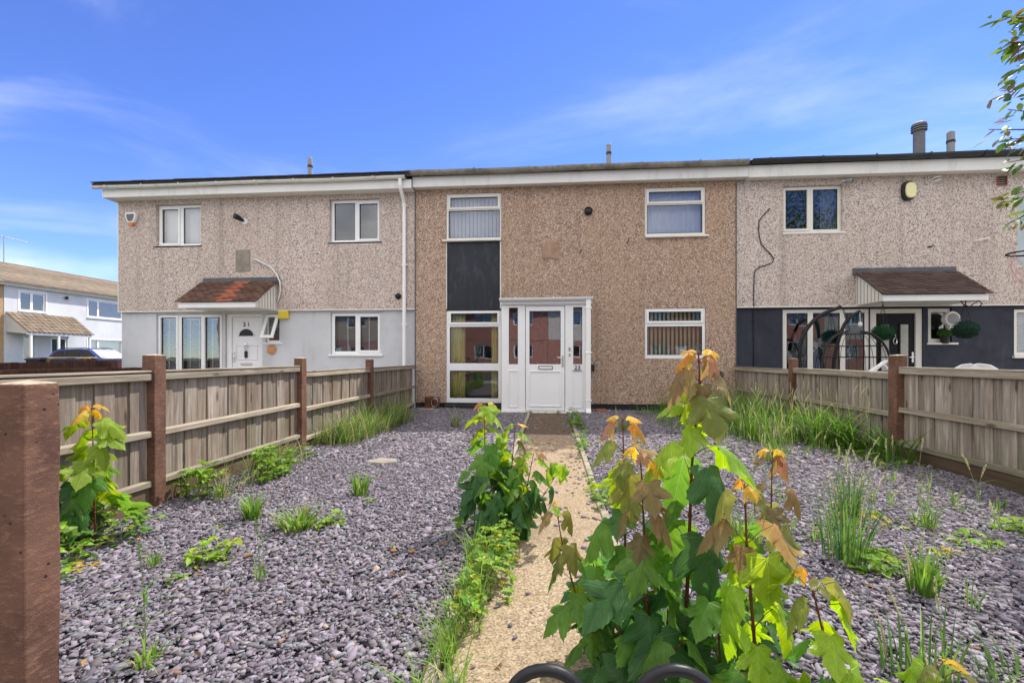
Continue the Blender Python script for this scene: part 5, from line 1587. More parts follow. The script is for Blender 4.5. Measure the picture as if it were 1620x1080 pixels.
# ------------------------------------------------------------------ small plants
class HB(MB):
    """leafy mesh with a colour per face"""
    def __init__(s):
        super().__init__()
        s.c = []

    def quad(s, pts, faces, col):
        s.add(pts, faces)
        s.c += [col] * len(faces)

    def blade(s, p, az, h, bend, w, col, seg=4, droop=0.0):
        d = Vector((math.cos(az), math.sin(az), 0))
        sd = Vector((-math.sin(az), math.cos(az), 0))
        tw = rnd.uniform(-0.6, 0.6)
        sd = (sd * math.cos(tw) + d * math.sin(tw))
        pts, p = [], Vector(p)
        for i in range(seg + 1):
            t = i / seg
            q = p + d * (bend * t * t) + Vector((0, 0, h * (t - droop * t * t * t)))
            ww = w * (1 - t) ** 0.6 * (0.7 + 0.6 * min(1, t * 3) * (1 - t))
            pts += [q - sd * ww, q + sd * ww]
        s.quad(pts, [(2 * i, 2 * i + 1, 2 * i + 3, 2 * i + 2) for i in range(seg)], col)

    def leaf(s, p, d, n, L, W, col, fold=0.25):
        p, d, n = Vector(p), Vector(d).normalized(), Vector(n)
        sd = d.cross(n)
        sd = sd.normalized() if sd.length > 1e-5 else Vector((1, 0, 0))
        n = sd.cross(d)
        a = p + d * L * 0.30 + sd * W * 0.42 + n * W * fold * .8
        b_ = p + d * L * 0.62 + sd * W * 0.40 + n * W * fold * .6
        c_ = p + d * L - n * L * 0.10
        e = p + d * L * 0.62 - sd * W * 0.40 + n * W * fold * .6
        f = p + d * L * 0.30 - sd * W * 0.42 + n * W * fold * .8
        m1 = p + d * L * 0.46
        s.quad([p, a, b_, c_, e, f, m1], [(0, 1, 6), (1, 2, 6), (2, 3, 6), (3, 4, 6), (4, 5, 6), (5, 0, 6)], col)

    def lobed(s, p, d, n, L, col):
        """three-lobed leaf of a creeping weed"""
        d, n = Vector(d).normalized(), Vector(n)
        sd = d.cross(n).normalized()
        s.leaf(p, d, n, L, L * 0.7, col)
        s.leaf(p, (d * 0.45 + sd), n, L * 0.75, L * 0.55, col)
        s.leaf(p, (d * 0.45 - sd), n, L * 0.75, L * 0.55, col)

    def object(s, name, mat=None, parent=None):
        me = s.mesh(name)
        at = me.attributes.new('tone', 'FLOAT_COLOR', 'FACE')
        arr = np.ones((len(s.f), 4), dtype=np.float32)
        arr[:, :3] = np.array(s.c, dtype=np.float32)
        at.data.foreach_set('color', arr.ravel())
        return obj(name, me, mat or M['herb'], parent)


def jit(c, k=0.25):
    f = 1 + rnd.uniform(-k, k)
    return tuple(max(0.005, x * f * (1 + rnd.uniform(-0.12, 0.12))) for x in c)


GRASS = (0.115, 0.215, 0.038)
GRASS_L = (0.20, 0.32, 0.045)
GRASS_D = (0.075, 0.15, 0.034)
STRAW = (0.40, 0.36, 0.20)
LIME = (0.21, 0.33, 0.030)
MID = (0.10, 0.20, 0.028)
YEL = (0.45, 0.34, 0.03)
SEED = (0.42, 0.40, 0.24)


def add_tuft(hb, x, y, n, r_, h, bend, w=0.004, cols=(GRASS, GRASS_L), straw=0.08, droop=0.25, z=0.01, wind=0.0):
    for _ in range(n):
        a = rnd.uniform(0, 6.283)
        rr = r_ * math.sqrt(rnd.random())
        hh = h * rnd.uniform(0.45, 1.0)
        c = jit(STRAW if rnd.random() < straw else rnd.choice(cols))
        az = a + rnd.uniform(-0.7, 0.7)
        if wind and rnd.random() < wind:
            az = rnd.uniform(-0.6, 0.6)
        hb.blade((x + rr * math.cos(a), y + rr * math.sin(a), z), az, hh, bend * rnd.uniform(0.2, 1.0) * hh / h, 1.25 * w * rnd.uniform(0.7, 1.25), c, droop=droop * rnd.uniform(0, 1.4))


def add_seed_stalk(hb, x, y, h, lean, az, head=0.09, col=SEED):
    """a stalk with a feathery head"""
    d = Vector((math.cos(az), math.sin(az), 0))
    p0 = Vector((x, y, 0.0))
    def at(t):
        return p0 + d * (lean * t * t) + Vector((0, 0, h * t))
    pts = [at(t) for t in (0, 0.25, 0.5, 0.75, 1.0)]
    for k in range(4):
        a, b_ = pts[k], pts[k + 1]
        hb.quad([a + Vector((-0.0014, 0, 0)), a + Vector((0.0014, 0, 0)), b_ + Vector((0.0014, 0, 0)), b_ + Vector((-0.0014, 0, 0))], [(0, 1, 2, 3)], jit((0.12, 0.17, 0.05)))
    for k in range(46):
        t = 1 - head / h + (head * 1.25 / h) * k / 46
        c = at(t)
        a = rnd.uniform(0, 6.283)
        wd = 0.010 * math.sin(math.pi * min(1, (k + 4) / 52))
        o = Vector((math.cos(a), math.sin(a), 0.9)) * wd
        s_ = Vector((-math.sin(a), math.cos(a), 0)) * 0.003
        hb.quad([c, c + o * 0.5 + s_, c + o, c + o * 0.5 - s_], [(0, 1, 2, 3)], jit(col))
    for f_ in (0.15, 0.35, 0.55):
        c = at(f_)
        hb.blade(c, rnd.uniform(0, 6.28), 0.10, 0.10, 0.0035, jit(GRASS), droop=0.3)


def add_weeds(hb, x0, x1, y0, y1, n, h, L, cols, lobed=True, z=0.01, root=False):
    if root:
        ri = len(hb.v)
        hb.v.append(((x0 + x1) / 2, (y0 + y1) / 2, 0.004))
    for _ in range(n):
        x, y = rnd.uniform(x0, x1), rnd.uniform(y0, y1)
        if n > 200 and mnoise.noise(Vector((x * 2.5, y * 2.5, 7.7))) < -0.12:
            continue
        e = 1 - abs((x - (x0 + x1) / 2) / max(1e-6, (x1 - x0) / 2)) ** 2
        zz = z + h * rnd.random() ** 0.8 * (0.35 + 0.65 * e)
        a = rnd.uniform(0, 6.283)
        d = Vector((math.cos(a), math.sin(a), rnd.uniform(-0.35, 0.45)))
        nrm = Vector((rnd.uniform(-.45, .45), rnd.uniform(-.45, .45), 1))
        c = jit(rnd.choice(cols), 0.3)
        l_ = L * rnd.uniform(0.6, 1.25)
        i0 = len(hb.v)
        if lobed:
            hb.lobed((x, y, zz), d, nrm, l_, c)
        else:
            hb.leaf((x, y, zz), d, nrm, l_, l_ * 0.55, c)
        if root:                      # leaf stalks run back to one rootstock
            k_ = 3 if lobed else 1
            for q in range(k_):
                w_ = hb.v[i0 + 7 * q]
                hb.v.append((w_[0] + 0.003, w_[1], w_[2]))
            for q in range(k_):
                hb.f.append((ri, i0 + 7 * q, len(hb.v) - k_ + q))
                hb.c.append(jit((0.14, 0.17, 0.05)))
        if rnd.random() < 0.3:
            p = Vector((x, y, zz))
            q = Vector((x - d.x * 0.02, y - d.y * 0.02, 0.0))
            hb.quad([p, p + Vector((0.002, 0, 0)), q + Vector((0.002, 0, 0)), q], [(0, 1, 2, 3)], jit((0.10, 0.13, 0.04)))


def tuft_thing(label, x, y, n, r_, h, bend, stalks=0, cat='grass tuft', name='grass_tuft', group=None, **kw):
    hb = HB()
    add_tuft(hb, x, y, n, r_, h, bend, **kw)
    for k in range(stalks):
        add_seed_stalk(hb, x + rnd.uniform(-r_, r_), y + rnd.uniform(-r_, r_), h * rnd.uniform(0.85, 1.25), rnd.uniform(0.02, 0.16), rnd.uniform(0, 6.28))
    return tag(hb.object(name), label, cat, group)


def weed_thing(label, x0, x1, y0, y1, n, h, L, cols, lobed=True, grass=0, gh=0.18, cat='weed', name='weed_clump', group=None):
    hb = HB()
    add_weeds(hb, x0, x1, y0, y1, n, h, L, cols, lobed, root=n < 70)
    for _ in range(grass):
        add_tuft(hb, rnd.uniform(x0, x1), rnd.uniform(y0, y1), 9, 0.03, gh, 0.16, 0.0035)
    return tag(hb.object(name), label, cat, group)


GT = 'grass tufts growing through the slate'
GW = 'small weeds growing through the slate'
tuft_thing('spiky bright green grass tuft left of the broad tuft on the slate', -1.95, 2.84, 75, 0.05, 0.23, 0.16, w=0.0065, cols=(GRASS_L, GRASS), group=GT)
tuft_thing('broad low bright green grass tuft near the middle of the left slate', -1.56, 2.70, 150, 0.095, 0.17, 0.20, w=0.0062, cols=(GRASS_L, GRASS), group=GT)
tuft_thing('small upright grass tuft furthest back of the three on the left slate', -1.45, 3.36, 60, 0.05, 0.26, 0.15, w=0.0070, cols=(GRASS, GRASS_L), group=GT)
weed_thing('lime herb beside the broad low grass tuft', -1.44, -1.30, 2.66, 2.84, 26, 0.08, 0.045, (LIME, GRASS_L), group=GW)
weed_thing('tiny lime weed in front of the small upright grass tuft', -1.42, -1.26, 3.18, 3.28, 12, 0.05, 0.04, (LIME, YEL), group=GW)
weed_thing('bright lime celery-leaved weed alone on the near left slate', -1.85, -1.67, 2.16, 2.32, 30, 0.13, 0.055, (LIME, (0.22, 0.32, 0.03)), group=GW)
weed_thing('tiny lime weed just below the celery-leaved weed', -1.80, -1.73, 1.98, 2.06, 8, 0.05, 0.035, (LIME,), group=GW)
weed_thing('yellowish sprout near the left fence foot on the slate', -2.12, -2.02, 2.62, 2.72, 7, 0.04, 0.03, (YEL, LIME), group=GW)
tuft_thing('thin grass sprig left of the celery-leaved weed', -2.02, 2.16, 35, 0.03, 0.12, 0.06, w=0.003, group=GT)
weed_thing('round pale green rosette alone in the middle of the left slate', -0.93, -0.86, 2.46, 2.53, 14, 0.035, 0.022, ((0.22, 0.3, 0.08),), False, group=GW)
hb = HB()
for k in range(2):
    add_seed_stalk(hb, -1.37 + 0.02 * k, 2.05, 0.30 + 0.05 * k, 0.05, 2.6, 0.05, GRASS)
add_tuft(hb, -1.37, 2.05, 14, 0.025, 0.16, 0.05, 0.0035)
tag(hb.object('grass_stalk'), 'single slender grass stalk standing on the near left slate', 'grass stalk')
hb = HB()
add_seed_stalk(hb, -1.40, 1.47, 0.42, 0.03, 3.0, 0.05, GRASS)
for k in range(9):
    hb.blade((-1.40, 1.47, 0.10 + 0.02 * k), rnd.uniform(0, 6.28), 0.10, 0.15, 0.0048, jit(GRASS), droop=0.9)
add_tuft(hb, -1.40, 1.47, 26, 0.04, 0.11, 0.12, 0.004, droop=0.7)
tag(hb.object('grass_stalk'), 'tall grass stalk with drooping leaves beside the huge near post', 'grass stalk')
tuft_thing('wispy pale grass tuft in front of the tall window', -1.42, 6.75, 64, 0.06, 0.34, 0.16, 2, w=0.004, cols=(GRASS_D, GRASS, STRAW), group=GT)
hb = HB()
for k in range(90):
    add_weeds(hb, -2.0, -1.45, 3.3, 4.5, 1, 0.015, 0.014, (MID, LIME, (0.12, 0.16, 0.05)), False)
o = hb.object('ground_cover'); o['kind'] = 'stuff'; o['label'] = 'sparse green seedlings on the left slate'

# weeds and grass along the left-hand fence
hb = HB()
add_weeds(hb, -2.82, -2.36, 3.15, 4.1, 560, 0.27, 0.06, (MID, LIME, LIME, GRASS_L))
add_weeds(hb, -2.82, -2.5, 4.1, 4.9, 90, 0.12, 0.04, (MID, LIME, GRASS))
for k in range(34):
    add_tuft(hb, rnd.uniform(-2.8, -2.45), rnd.uniform(3.2, 4.7), 9, 0.06, rnd.uniform(0.22, 0.46), 0.28, 0.0034, (GRASS, STRAW), droop=0.45, wind=0.7)
tag(hb.object('weed_clump'), 'weeds with wispy grass at the foot of the second panel of the grey house fence', 'weeds')
hb = HB()
for k in range(170):
    add_tuft(hb, rnd.uniform(-2.82, -2.3), rnd.uniform(5.15, 7.6), 13, 0.07, rnd.uniform(0.28, 0.70), 0.42, 0.0042, (GRASS, GRASS_L, GRASS_D, STRAW), droop=0.5, wind=0.6)
add_weeds(hb, -2.8, -2.4, 5.1, 8.2, 150, 0.15, 0.045, (MID, GRASS, GRASS_D))
tag(hb.object('tall_grass'), 'long feathery grass leaning from the third panel of the grey house fence', 'grass')
weed_thing('bright lime weeds at the foot of the small maple by the near post', -2.82, -2.42, 2.12, 2.66, 170, 0.22, 0.055, (LIME, (0.2, 0.3, 0.03), MID), cat='weeds')
weed_thing('low weeds with a yellow leaf beside the big near post', -2.52, -2.30, 1.98, 2.16, 26, 0.05, 0.04, (LIME, YEL, MID), cat='weeds')

# weeds along the path
hb = HB()
for xa_, xb_, ya_, yb_, nn_ in ((-0.40, -0.17, 1.95, 2.75, 400), (-0.40, -0.27, 1.2, 1.95, 230)):
    add_weeds(hb, xa_, xb_, ya_, yb_, nn_, 0.20, 0.036, (LIME, MID, GRASS_L, LIME, MID, GRASS_L, LIME, (0.34, 0.34, 0.03)))
for k in range(60):
    add_tuft(hb, rnd.uniform(-0.41, -0.29), rnd.uniform(1.25, 2.7), 8, 0.03, rnd.uniform(0.14, 0.30), 0.24, 0.0026, (GRASS, GRASS_L), droop=0.45)
tag(hb.object('weed_border'), 'lush lime weeds and grass spilling over the left edge of the path', 'weeds')
hb = HB()
add_weeds(hb, 0.32, 0.46, 3.2, 6.2, 480, 0.08, 0.036, (LIME, MID, GRASS))
add_weeds(hb, 0.30, 0.50, 6.2, 8.5, 480, 0.16, 0.042, (MID, GRASS_D, LIME))
add_weeds(hb, 0.45, 0.80, 4.6, 5.9, 50, 0.05, 0.035, (YEL, (0.25, 0.1, 0.05), LIME))
for k in range(8):
    add_tuft(hb, rnd.uniform(0.3, 0.45), rnd.uniform(3.3, 5), 8, 0.02, 0.09, 0.08, 0.003)
tag(hb.object('weed_border'), 'narrow line of low weeds along the right edge of the path', 'weeds')
hb = HB()
for k in range(12):
    add_tuft(hb, rnd.uniform(-0.8, 0.35), rnd.uniform(8.5, 8.75), 7, 0.02, 0.10, 0.06, 0.003)
add_weeds(hb, -0.98, -0.86, 8.85, 9.25, 40, 0.38, 0.05, (GRASS_D, MID))
tag(hb.object('weed_clump'), 'dark weeds at the foot of the white porch', 'weeds')

# tall grass along the right-hand fence and wall
hb = HB()
for k in range(520):
    y = rnd.uniform(5.6, 9.2)
    x = rnd.uniform(2.15 + 0.12 * (9 - y), 3.62)
    if mnoise.noise(Vector((x * 1.9, y * 1.9, 3.1))) < -0.10 - 0.25 * (x > 3.1):
        continue
    add_tuft(hb, x, y, 11, 0.07, rnd.uniform(0.34, 0.86), 0.34, 0.0052, (GRASS, GRASS_D, GRASS_L), droop=0.5, straw=0.12)
for k in range(110):
    add_tuft(hb, rnd.uniform(1.6, 2.9), rnd.uniform(6.0, 9.0), 7, 0.07, rnd.uniform(0.15, 0.42), 0.14, 0.0036, (GRASS, GRASS_D), droop=0.35)
o = hb.object('tall_grass'); o['kind'] = 'stuff'; o['label'] = 'thick tall green grass filling the corner by the navy house fence'
hb = HB()
for k in range(95):
    y = rnd.uniform(5.0, 8.8)
    add_seed_stalk(hb, rnd.uniform(2.2, 3.5), y, rnd.uniform(0.5, 0.78), rnd.uniform(0.02, 0.25), rnd.uniform(0, 6.28), 0.12)
o = hb.object('seed_heads'); o['kind'] = 'stuff'; o['label'] = 'pale feathery seed heads standing above the tall grass'
def sword(label, x, y, n, h, seed):
    hb = HB()
    for k in range(n):
        a = rnd.uniform(2.2, 5.2)
        hb.blade((x + rnd.uniform(-.12, .12), y + rnd.uniform(-.22, .22), 0.0), a, h * rnd.uniform(0.6, 1.0), rnd.uniform(0.15, 0.5), rnd.uniform(0.010, 0.016), jit(rnd.choice((GRASS, GRASS_D, MID)), 0.3), 5, droop=rnd.uniform(0.1, 0.5))
    tag(hb.object('sword_leaf_plant'), label, 'plant', 'sword-leaved plants along the fence')
sword('sword-leaved plant to the right of the tall brown post', 3.42, 4.88, 44, 0.62, 1)
sword('sword-leaved plant directly left of the tall brown post', 3.36, 5.45, 75, 0.66, 2)
sword('arching sword-leaved plant between the two brown posts', 3.32, 6.05, 95, 0.64, 3)
sword('arching sword-leaved plant furthest from the tall brown post', 3.26, 6.65, 85, 0.6, 4)
hb = HB()
add_weeds(hb, 3.0, 3.6, 4.55, 6.6, 160, 0.12, 0.06, (MID, LIME, GRASS))
tag(hb.object('weed_clump'), 'round-leaved weeds at the foot of the sword-leaved plants', 'weeds', kind='stuff')

# grasses standing on the right-hand slate
tuft_thing('tall bluish grass with seed heads in the middle of the right slate', 1.53, 2.52, 64, 0.10, 0.50, 0.22, 9, w=0.0040, cols=((0.07, 0.14, 0.05), GRASS), droop=0.15, group=GT)
tuft_thing('tall thin grass with seed heads behind the bluish grass', 1.98, 3.2, 72, 0.08, 0.42, 0.14, 5, w=0.0036, cols=((0.08, 0.15, 0.05), GRASS), droop=0.2, group=GT)
tuft_thing('broad-bladed grass tuft nearest the bottom right weeds', 1.66, 2.18, 64, 0.05, 0.27, 0.14, 1, w=0.0065, cols=(GRASS_L, GRASS), droop=0.3, group=GT)
tuft_thing('slender grass tuft on the right slate by the sprawling lime weed', 2.32, 3.02, 48, 0.06, 0.26, 0.14, 2, w=0.0035, group=GT)
tuft_thing('thin leaning grass stalks near the bottom edge on the right slate', 1.22, 1.62, 48, 0.10, 0.30, 0.10, 2, w=0.004, cols=(GRASS_D, GRASS), group=GT)
tuft_thing('straggly dark grass in the bottom right corner', 1.52, 1.58, 64, 0.12, 0.20, 0.16, 0, w=0.004, cols=(GRASS_D, GRASS), droop=0.4, group=GT)
tuft_thing('small tuft of seeding grass in front of the brown wall', 1.02, 6.6, 41, 0.08, 0.30, 0.12, 3, w=0.0034, group=GT)
tuft_thing('seeding grass tuft at the near edge of the tall grass', 2.32, 4.9, 80, 0.10, 0.34, 0.16, 5, w=0.0036, group=GT)
tuft_thing('dense green grass tuft just behind the tallest maple sapling', 1.12, 2.75, 128, 0.10, 0.22, 0.16, 2, w=0.004, group=GT)
weed_thing('lime weed under the tall bluish grass', 1.50, 1.80, 2.34, 2.56, 46, 0.09, 0.055, (LIME, MID, GRASS_L), group=GW)
weed_thing('sprawling lime weed on the right slate', 2.25, 2.55, 2.75, 2.95, 30, 0.06, 0.055, (LIME, GRASS_L), group=GW)
weed_thing('lime weed at the right photo edge', 2.75, 3.05, 2.95, 3.15, 26, 0.06, 0.055, (LIME, GRASS_L), group=GW)
weed_thing('yellow-tipped small weed beside the sprawling lime weed', 2.05, 2.15, 2.55, 2.66, 12, 0.08, 0.04, (YEL, LIME), group=GW)
weed_thing('weed with yellow leaves behind the bluish grass', 1.80, 2.2, 2.95, 3.35, 60, 0.07, 0.045, (LIME, YEL, MID), group=GW)
hb = HB()
for k in range(260):
    add_weeds(hb, 0.8, 3.2, 2.6, 6.0, 1, 0.02, 0.022, (MID, LIME, LIME, YEL), True)
for k in range(70):
    x = rnd.uniform(1.0, 3.3)
    add_tuft(hb, x, rnd.uniform(max(2.0, x * 0.95), 5.8), 7, 0.03, rnd.uniform(0.08, 0.26), 0.10, 0.003, (GRASS, GRASS_L), droop=0.3)
for k in range(26):
    x = rnd.uniform(1.2, 3.0)
    add_seed_stalk(hb, x, rnd.uniform(max(2.6, x * 1.1), 5.8), rnd.uniform(0.25, 0.48), rnd.uniform(0.02, 0.14), rnd.uniform(0, 6.28), 0.08)
o = hb.object('ground_cover'); o['kind'] = 'stuff'; o['label'] = 'sparse seedlings on the right slate'

# dead leaves and twigs caught in the chippings and on the path
hb = HB()
for k in range(260):
    x, y = rnd.uniform(-2.7, 3.5), 0.9 + 8.0 * rnd.random() ** 1.3
    if rnd.random() < 0.35:
        x, y = rnd.uniform(-0.36, 0.33), rnd.uniform(3.5, 8.6)
    a = rnd.uniform(0, 6.283)
    zz = 0.016 if -0.40 < x < 0.36 else 0.034
    hb.leaf((x, y, zz), (math.cos(a), math.sin(a), rnd.uniform(-0.05, 0.25)), (rnd.uniform(-.4, .4), rnd.uniform(-.4, .4), 1), rnd.uniform(0.02, 0.05), rnd.uniform(0.012, 0.03), jit(rnd.choice(((0.20, 0.11, 0.05), (0.30, 0.18, 0.08), (0.13, 0.08, 0.045), (0.42, 0.25, 0.06)))), 0.5)
o = hb.object('leaf_litter'); o['kind'] = 'stuff'; o['label'] = 'dead brown leaves scattered over slate and path'

# ------------------------------------------------------------------ maple saplings
HALF = [(0, 0.0), (0.09, -0.08), (0.20, -0.125), (0.33, -0.10), (0.45, -0.085), (0.435, -0.01), (0.40, 0.05), (0.385, 0.115), (0.455, 0.15), (0.51, 0.21), (0.55, 0.22), (0.575, 0.31),
        (0.645, 0.37), (0.645, 0.43), (0.70, 0.52), (0.60, 0.505), (0.54, 0.53), (0.47, 0.505), (0.41, 0.52), (0.34, 0.475), (0.275, 0.455), (0.285, 0.53), (0.325, 0.58), (0.315, 0.65), (0.345, 0.73),
        (0.27, 0.72), (0.225, 0.76), (0.20, 0.82), (0.145, 0.85), (0.115, 0.91), (0.06, 0.95), (0, 1.04)]


def leaf_mesh(name, fold, droop, cup, wave, wid, seed):
    r2 = random.Random(seed)
    out = HALF + [(-x, y) for x, y in HALF[-2:0:-1]]
    cx, cy = 0.0, 0.30
    rings = (0.0, 0.38, 0.72, 1.0)
    b = MB()
    uv = []
    ph = r2.uniform(0, 6)
    for t in rings[1:]:
        for (x, y) in out:
            X, Yy = cx + (x - cx) * t, cy + (y - cy) * t
            uv.append((X, Yy))
    uv.append((cx, cy))
    def z(x, y):
        a = abs(x)
        v = -droop * max(0, y) ** 2 * 0.55 - fold * a + cup * a * a - 0.25 * droop * a * a
        v += wave * math.sin(7 * a + 5 * y + ph) * (a + 0.15) + 0.5 * wave * math.sin(15 * y - 9 * a) * a
        # ribs: blade dips between the main veins
        an = math.atan2(a, y + 1e-6)
        v -= 0.035 * math.hypot(a, y) * abs(math.sin((an / 0.93) * math.pi))
        return v
    b.v = [(x * wid, y, z(x, y)) for x, y in uv]
    n = len(out)
    c = len(uv) - 1
    b.f += [(c, k, (k + 1) % n) for k in range(n)]
    for q in range(len(rings) - 2):
        for k in range(n):
            b.f.append((q * n + k, (q + 1) * n + k, (q + 1) * n + (k + 1) % n, q * n + (k + 1) % n))
    me = b.mesh(name, smooth=True)
    l = me.uv_layers.new(name='uv')
    for lp in me.loops:
        l.data[lp.index].uv = uv[lp.vertex_index]
    me.materials.append(M['maple'])
    return me


LEAF = [leaf_mesh('leaf', 0.18, 0.55, 0.05, 0.09, 0.86, 1), leaf_mesh('leaf', 0.30, 0.9, 0.0, 0.11, 0.80, 2), leaf_mesh('leaf', 0.05, 0.35, 0.2, 0.09, 0.90, 3), leaf_mesh('leaf', 0.42, 0.7, 0.0, 0.10, 0.80, 4), leaf_mesh('leaf', 0.22, 1.15, -0.1, 0.12, 0.84, 7)]
YOUNG = [leaf_mesh('leaf', 0.6, 0.9, -0.1, 0.12, 0.74, 5), leaf_mesh('leaf', 0.9, 1.2, -0.1, 0.14, 0.66, 6)]
C_ = {'yellow': (0.62, 0.40, 0.03), 'orange': (0.52, 0.28, 0.05), 'pink': (0.40, 0.18, 0.11), 'bronze': (0.20, 0.145, 0.065), 'olive': (0.18, 0.20, 0.045), 'lime': (0.22, 0.34, 0.024),
      'green': (0.105, 0.235, 0.034), 'dark': (0.050, 0.140, 0.038), 'deep': (0.030, 0.085, 0.030)}


def sapling(label, stem, nodes, r0=0.006, group='maple saplings', petiole=0.55, seed=0):
    """stem: list of points from base to tip; nodes: (fraction up the stem, leaf length, azimuth deg, colour a, colour b, droop deg)"""
    r2 = random.Random(seed + 100)
    base = Vector(stem[0])
    t = thing('maple_sapling', label, 'sapling', base, group)
    pts = [Vector(p) for p in stem]
    seg = [0.0]
    for a, b_ in zip(pts, pts[1:]):
        seg.append(seg[-1] + (b_ - a).length)
    tot = seg[-1]
    def at(f):
        d = f * tot
        for k in range(len(pts) - 1):
            if d <= seg[k + 1] + 1e-9:
                return pts[k].lerp(pts[k + 1], (d - seg[k]) / max(1e-9, seg[k + 1] - seg[k]))
        return pts[-1]
    mb = MB()
    line = [at(k / 16) for k in range(17)]
    mb.tube(line, [r0 * (1 - 0.68 * k / 16) for k in range(17)], 7)
    leaves = []
    if seed < 10:                                   # fuller stems: a smaller pair between each two nodes
        more = []
        for a, b_ in zip(nodes[2:], nodes[3:]):
            if a[0] - b_[0] > 0.07:
                more.append(((a[0] + b_[0]) / 2, 0.5 * (a[1] + b_[1]) * 0.72, a[2] + 80, b_[3] if b_[3] else 'green', a[4] if a[4] else 'lime', b_[5]))
        nodes = [(f, L * (0.86 if L > 0.09 else 0.95), az, ca, cb, dr) for f, L, az, ca, cb, dr in list(nodes) + more]
    for (f, L, az, ca, cb, dr) in nodes:
        p = at(f)
        mb.tube([p - Vector((0, 0, 0.005)), p + Vector((0, 0, 0.005))], r0 * 1.2 * (1 - 0.6 * f), 7)
        for side, col in ((0, ca), (1, cb)):
            if col is None:
                continue
            a = R(az + 180 * side) + r2.uniform(-0.25, 0.25)
            el = R(r2.uniform(22, 45))
            o = Vector((math.cos(a), math.sin(a), 0))
            pl = L * petiole * r2.uniform(0.8, 1.15)
            tip = p + (o * math.cos(el) + Vector((0, 0, math.sin(el)))) * pl
            mid = p.lerp(tip, 0.5) + Vector((0, 0, pl * 0.10))
            mb.tube([p, mid, tip], [max(0.0011, L * 0.011), max(0.0009, L * 0.008), max(0.0009, L * 0.008)], 5)
            leaves.append((tip, o, L * r2.uniform(0.88, 1.1), col, R(dr + r2.uniform(-9, 9)), r2))
    part('stem', mb, M['stem'], t, smooth=True)
    for tip, o, L, col, dr, _ in leaves:
        d = o * math.cos(dr) - Vector((0, 0, math.sin(dr)))
        sd = d.cross(Vector((0, 0, 1)))
        sd.normalize()
        nrm = sd.cross(d)
        roll = r2.uniform(-0.35, 0.35)
        sd2 = sd * math.cos(roll) + nrm * math.sin(roll)
        nr2 = sd2.cross(d)
        me_ = r2.choice(YOUNG) if col in ('yellow', 'orange', 'pink') and r2.random() < 0.8 else r2.choice(LEAF)
        lf = bpy.data.objects.new('leaf', me_)
        COL.objects.link(lf)
        m = Matrix((sd2, d, nr2)).transposed().to_4x4()
        lf.parent = t
        lf.matrix_basis = Matrix.Translation(tip - base) @ m @ Matrix.Diagonal((L, L, L, 1))
        c = C_[col]
        k = r2.uniform(0.82, 1.18)
        lf.color = (c[0] * k * r2.uniform(0.9, 1.1), c[1] * k, c[2] * k, 1)
    return t


def auto_nodes(n, Lmax, seed, tops=('yellow', 'orange', 'bronze', 'olive', 'lime'), rest=('green', 'dark', 'dark'), top_n=None, az0=0, lo=0.12):
    """from the tip down: small young leaves, then larger and darker ones"""
    r2 = random.Random(seed)
    out = []
    for i in range(n):
        g = i / max(1, n - 1)
        f = 0.995 - (0.995 - lo) * g ** 0.9
        L = Lmax * min(1.0, 0.26 + 1.15 * g)
        col = tops[min(i, len(tops) - 1)] if i < len(tops) and i < (top_n or 99) else r2.choice(rest)
        col2 = col if r2.random() < 0.7 else (tops[min(i + 1, len(tops) - 1)] if i + 1 < len(tops) else r2.choice(rest))
        out.append((f, L, az0 + 90 * (i % 2) + r2.uniform(-20, 20), col, col2, 20 + 40 * r2.random() if i else 5))
    return out


# the tall clump right of the path
sapling('tallest maple sapling, its orange tip in front of the ground floor window',
        [(0.388, 1.387, 0), (0.405, 1.388, 0.40), (0.42, 1.39, 0.79), (0.443, 1.392, 1.0), (0.438, 1.392, 1.10)],
        [(0.992, 0.048, 15, 'yellow', 'yellow', 0), (0.972, 0.080, 175, 'orange', 'pink', 38), (0.915, 0.125, 5, 'bronze', 'bronze', 42), (0.845, 0.14, -75, 'olive', 'lime', 62), (0.835, 0.115, 168, 'lime', None, 12),
         (0.715, 0.165, 8, 'lime', 'lime', 26), (0.645, 0.20, -80, 'dark', 'green', 46), (0.47, 0.19, -62, 'dark', 'green', 52), (0.33, 0.17, 20, 'green', 'dark', 40), (0.2, 0.16, -75, 'dark', 'dark', 45)], 0.0075, seed=1)
sapling('slim maple sapling left of the tallest one, bronze leaves near its tip',
        [(0.269, 1.628, 0), (0.262, 1.628, 0.45), (0.254, 1.627, 0.87)],
        [(0.99, 0.05, 10, 'yellow', 'yellow', 0), (0.955, 0.08, 170, 'pink', 'orange', 40), (0.86, 0.135, 5, 'bronze', 'olive', 45), (0.72, 0.15, -85, 'olive', 'lime', 55), (0.70, 0.14, 175, 'lime', 'lime', 15),
         (0.52, 0.17, 10, 'dark', 'green', 35), (0.36, 0.18, -70, 'dark', 'dark', 45), (0.2, 0.18, 15, 'deep', 'dark', 40)], 0.006, seed=2)
sapling('maple sapling with large bronze leaves at the front of the clump',
        [(0.287, 1.329, 0), (0.275, 1.328, 0.4), (0.262, 1.326, 0.70), (0.256, 1.326, 0.81)],
        [(0.99, 0.055, 100, 'yellow', 'pink', 0), (0.955, 0.08, 5, 'yellow', 'olive', 22), (0.87, 0.10, -70, 'bronze', 'olive', 58), (0.74, 0.118, -25, 'bronze', 'bronze', 52), (0.62, 0.135, -110, 'green', 'green', 45),
         (0.48, 0.19, 10, 'green', 'dark', 35), (0.34, 0.19, -80, 'dark', 'dark', 50), (0.2, 0.19, 20, 'dark', 'deep', 35)], 0.006, seed=3)
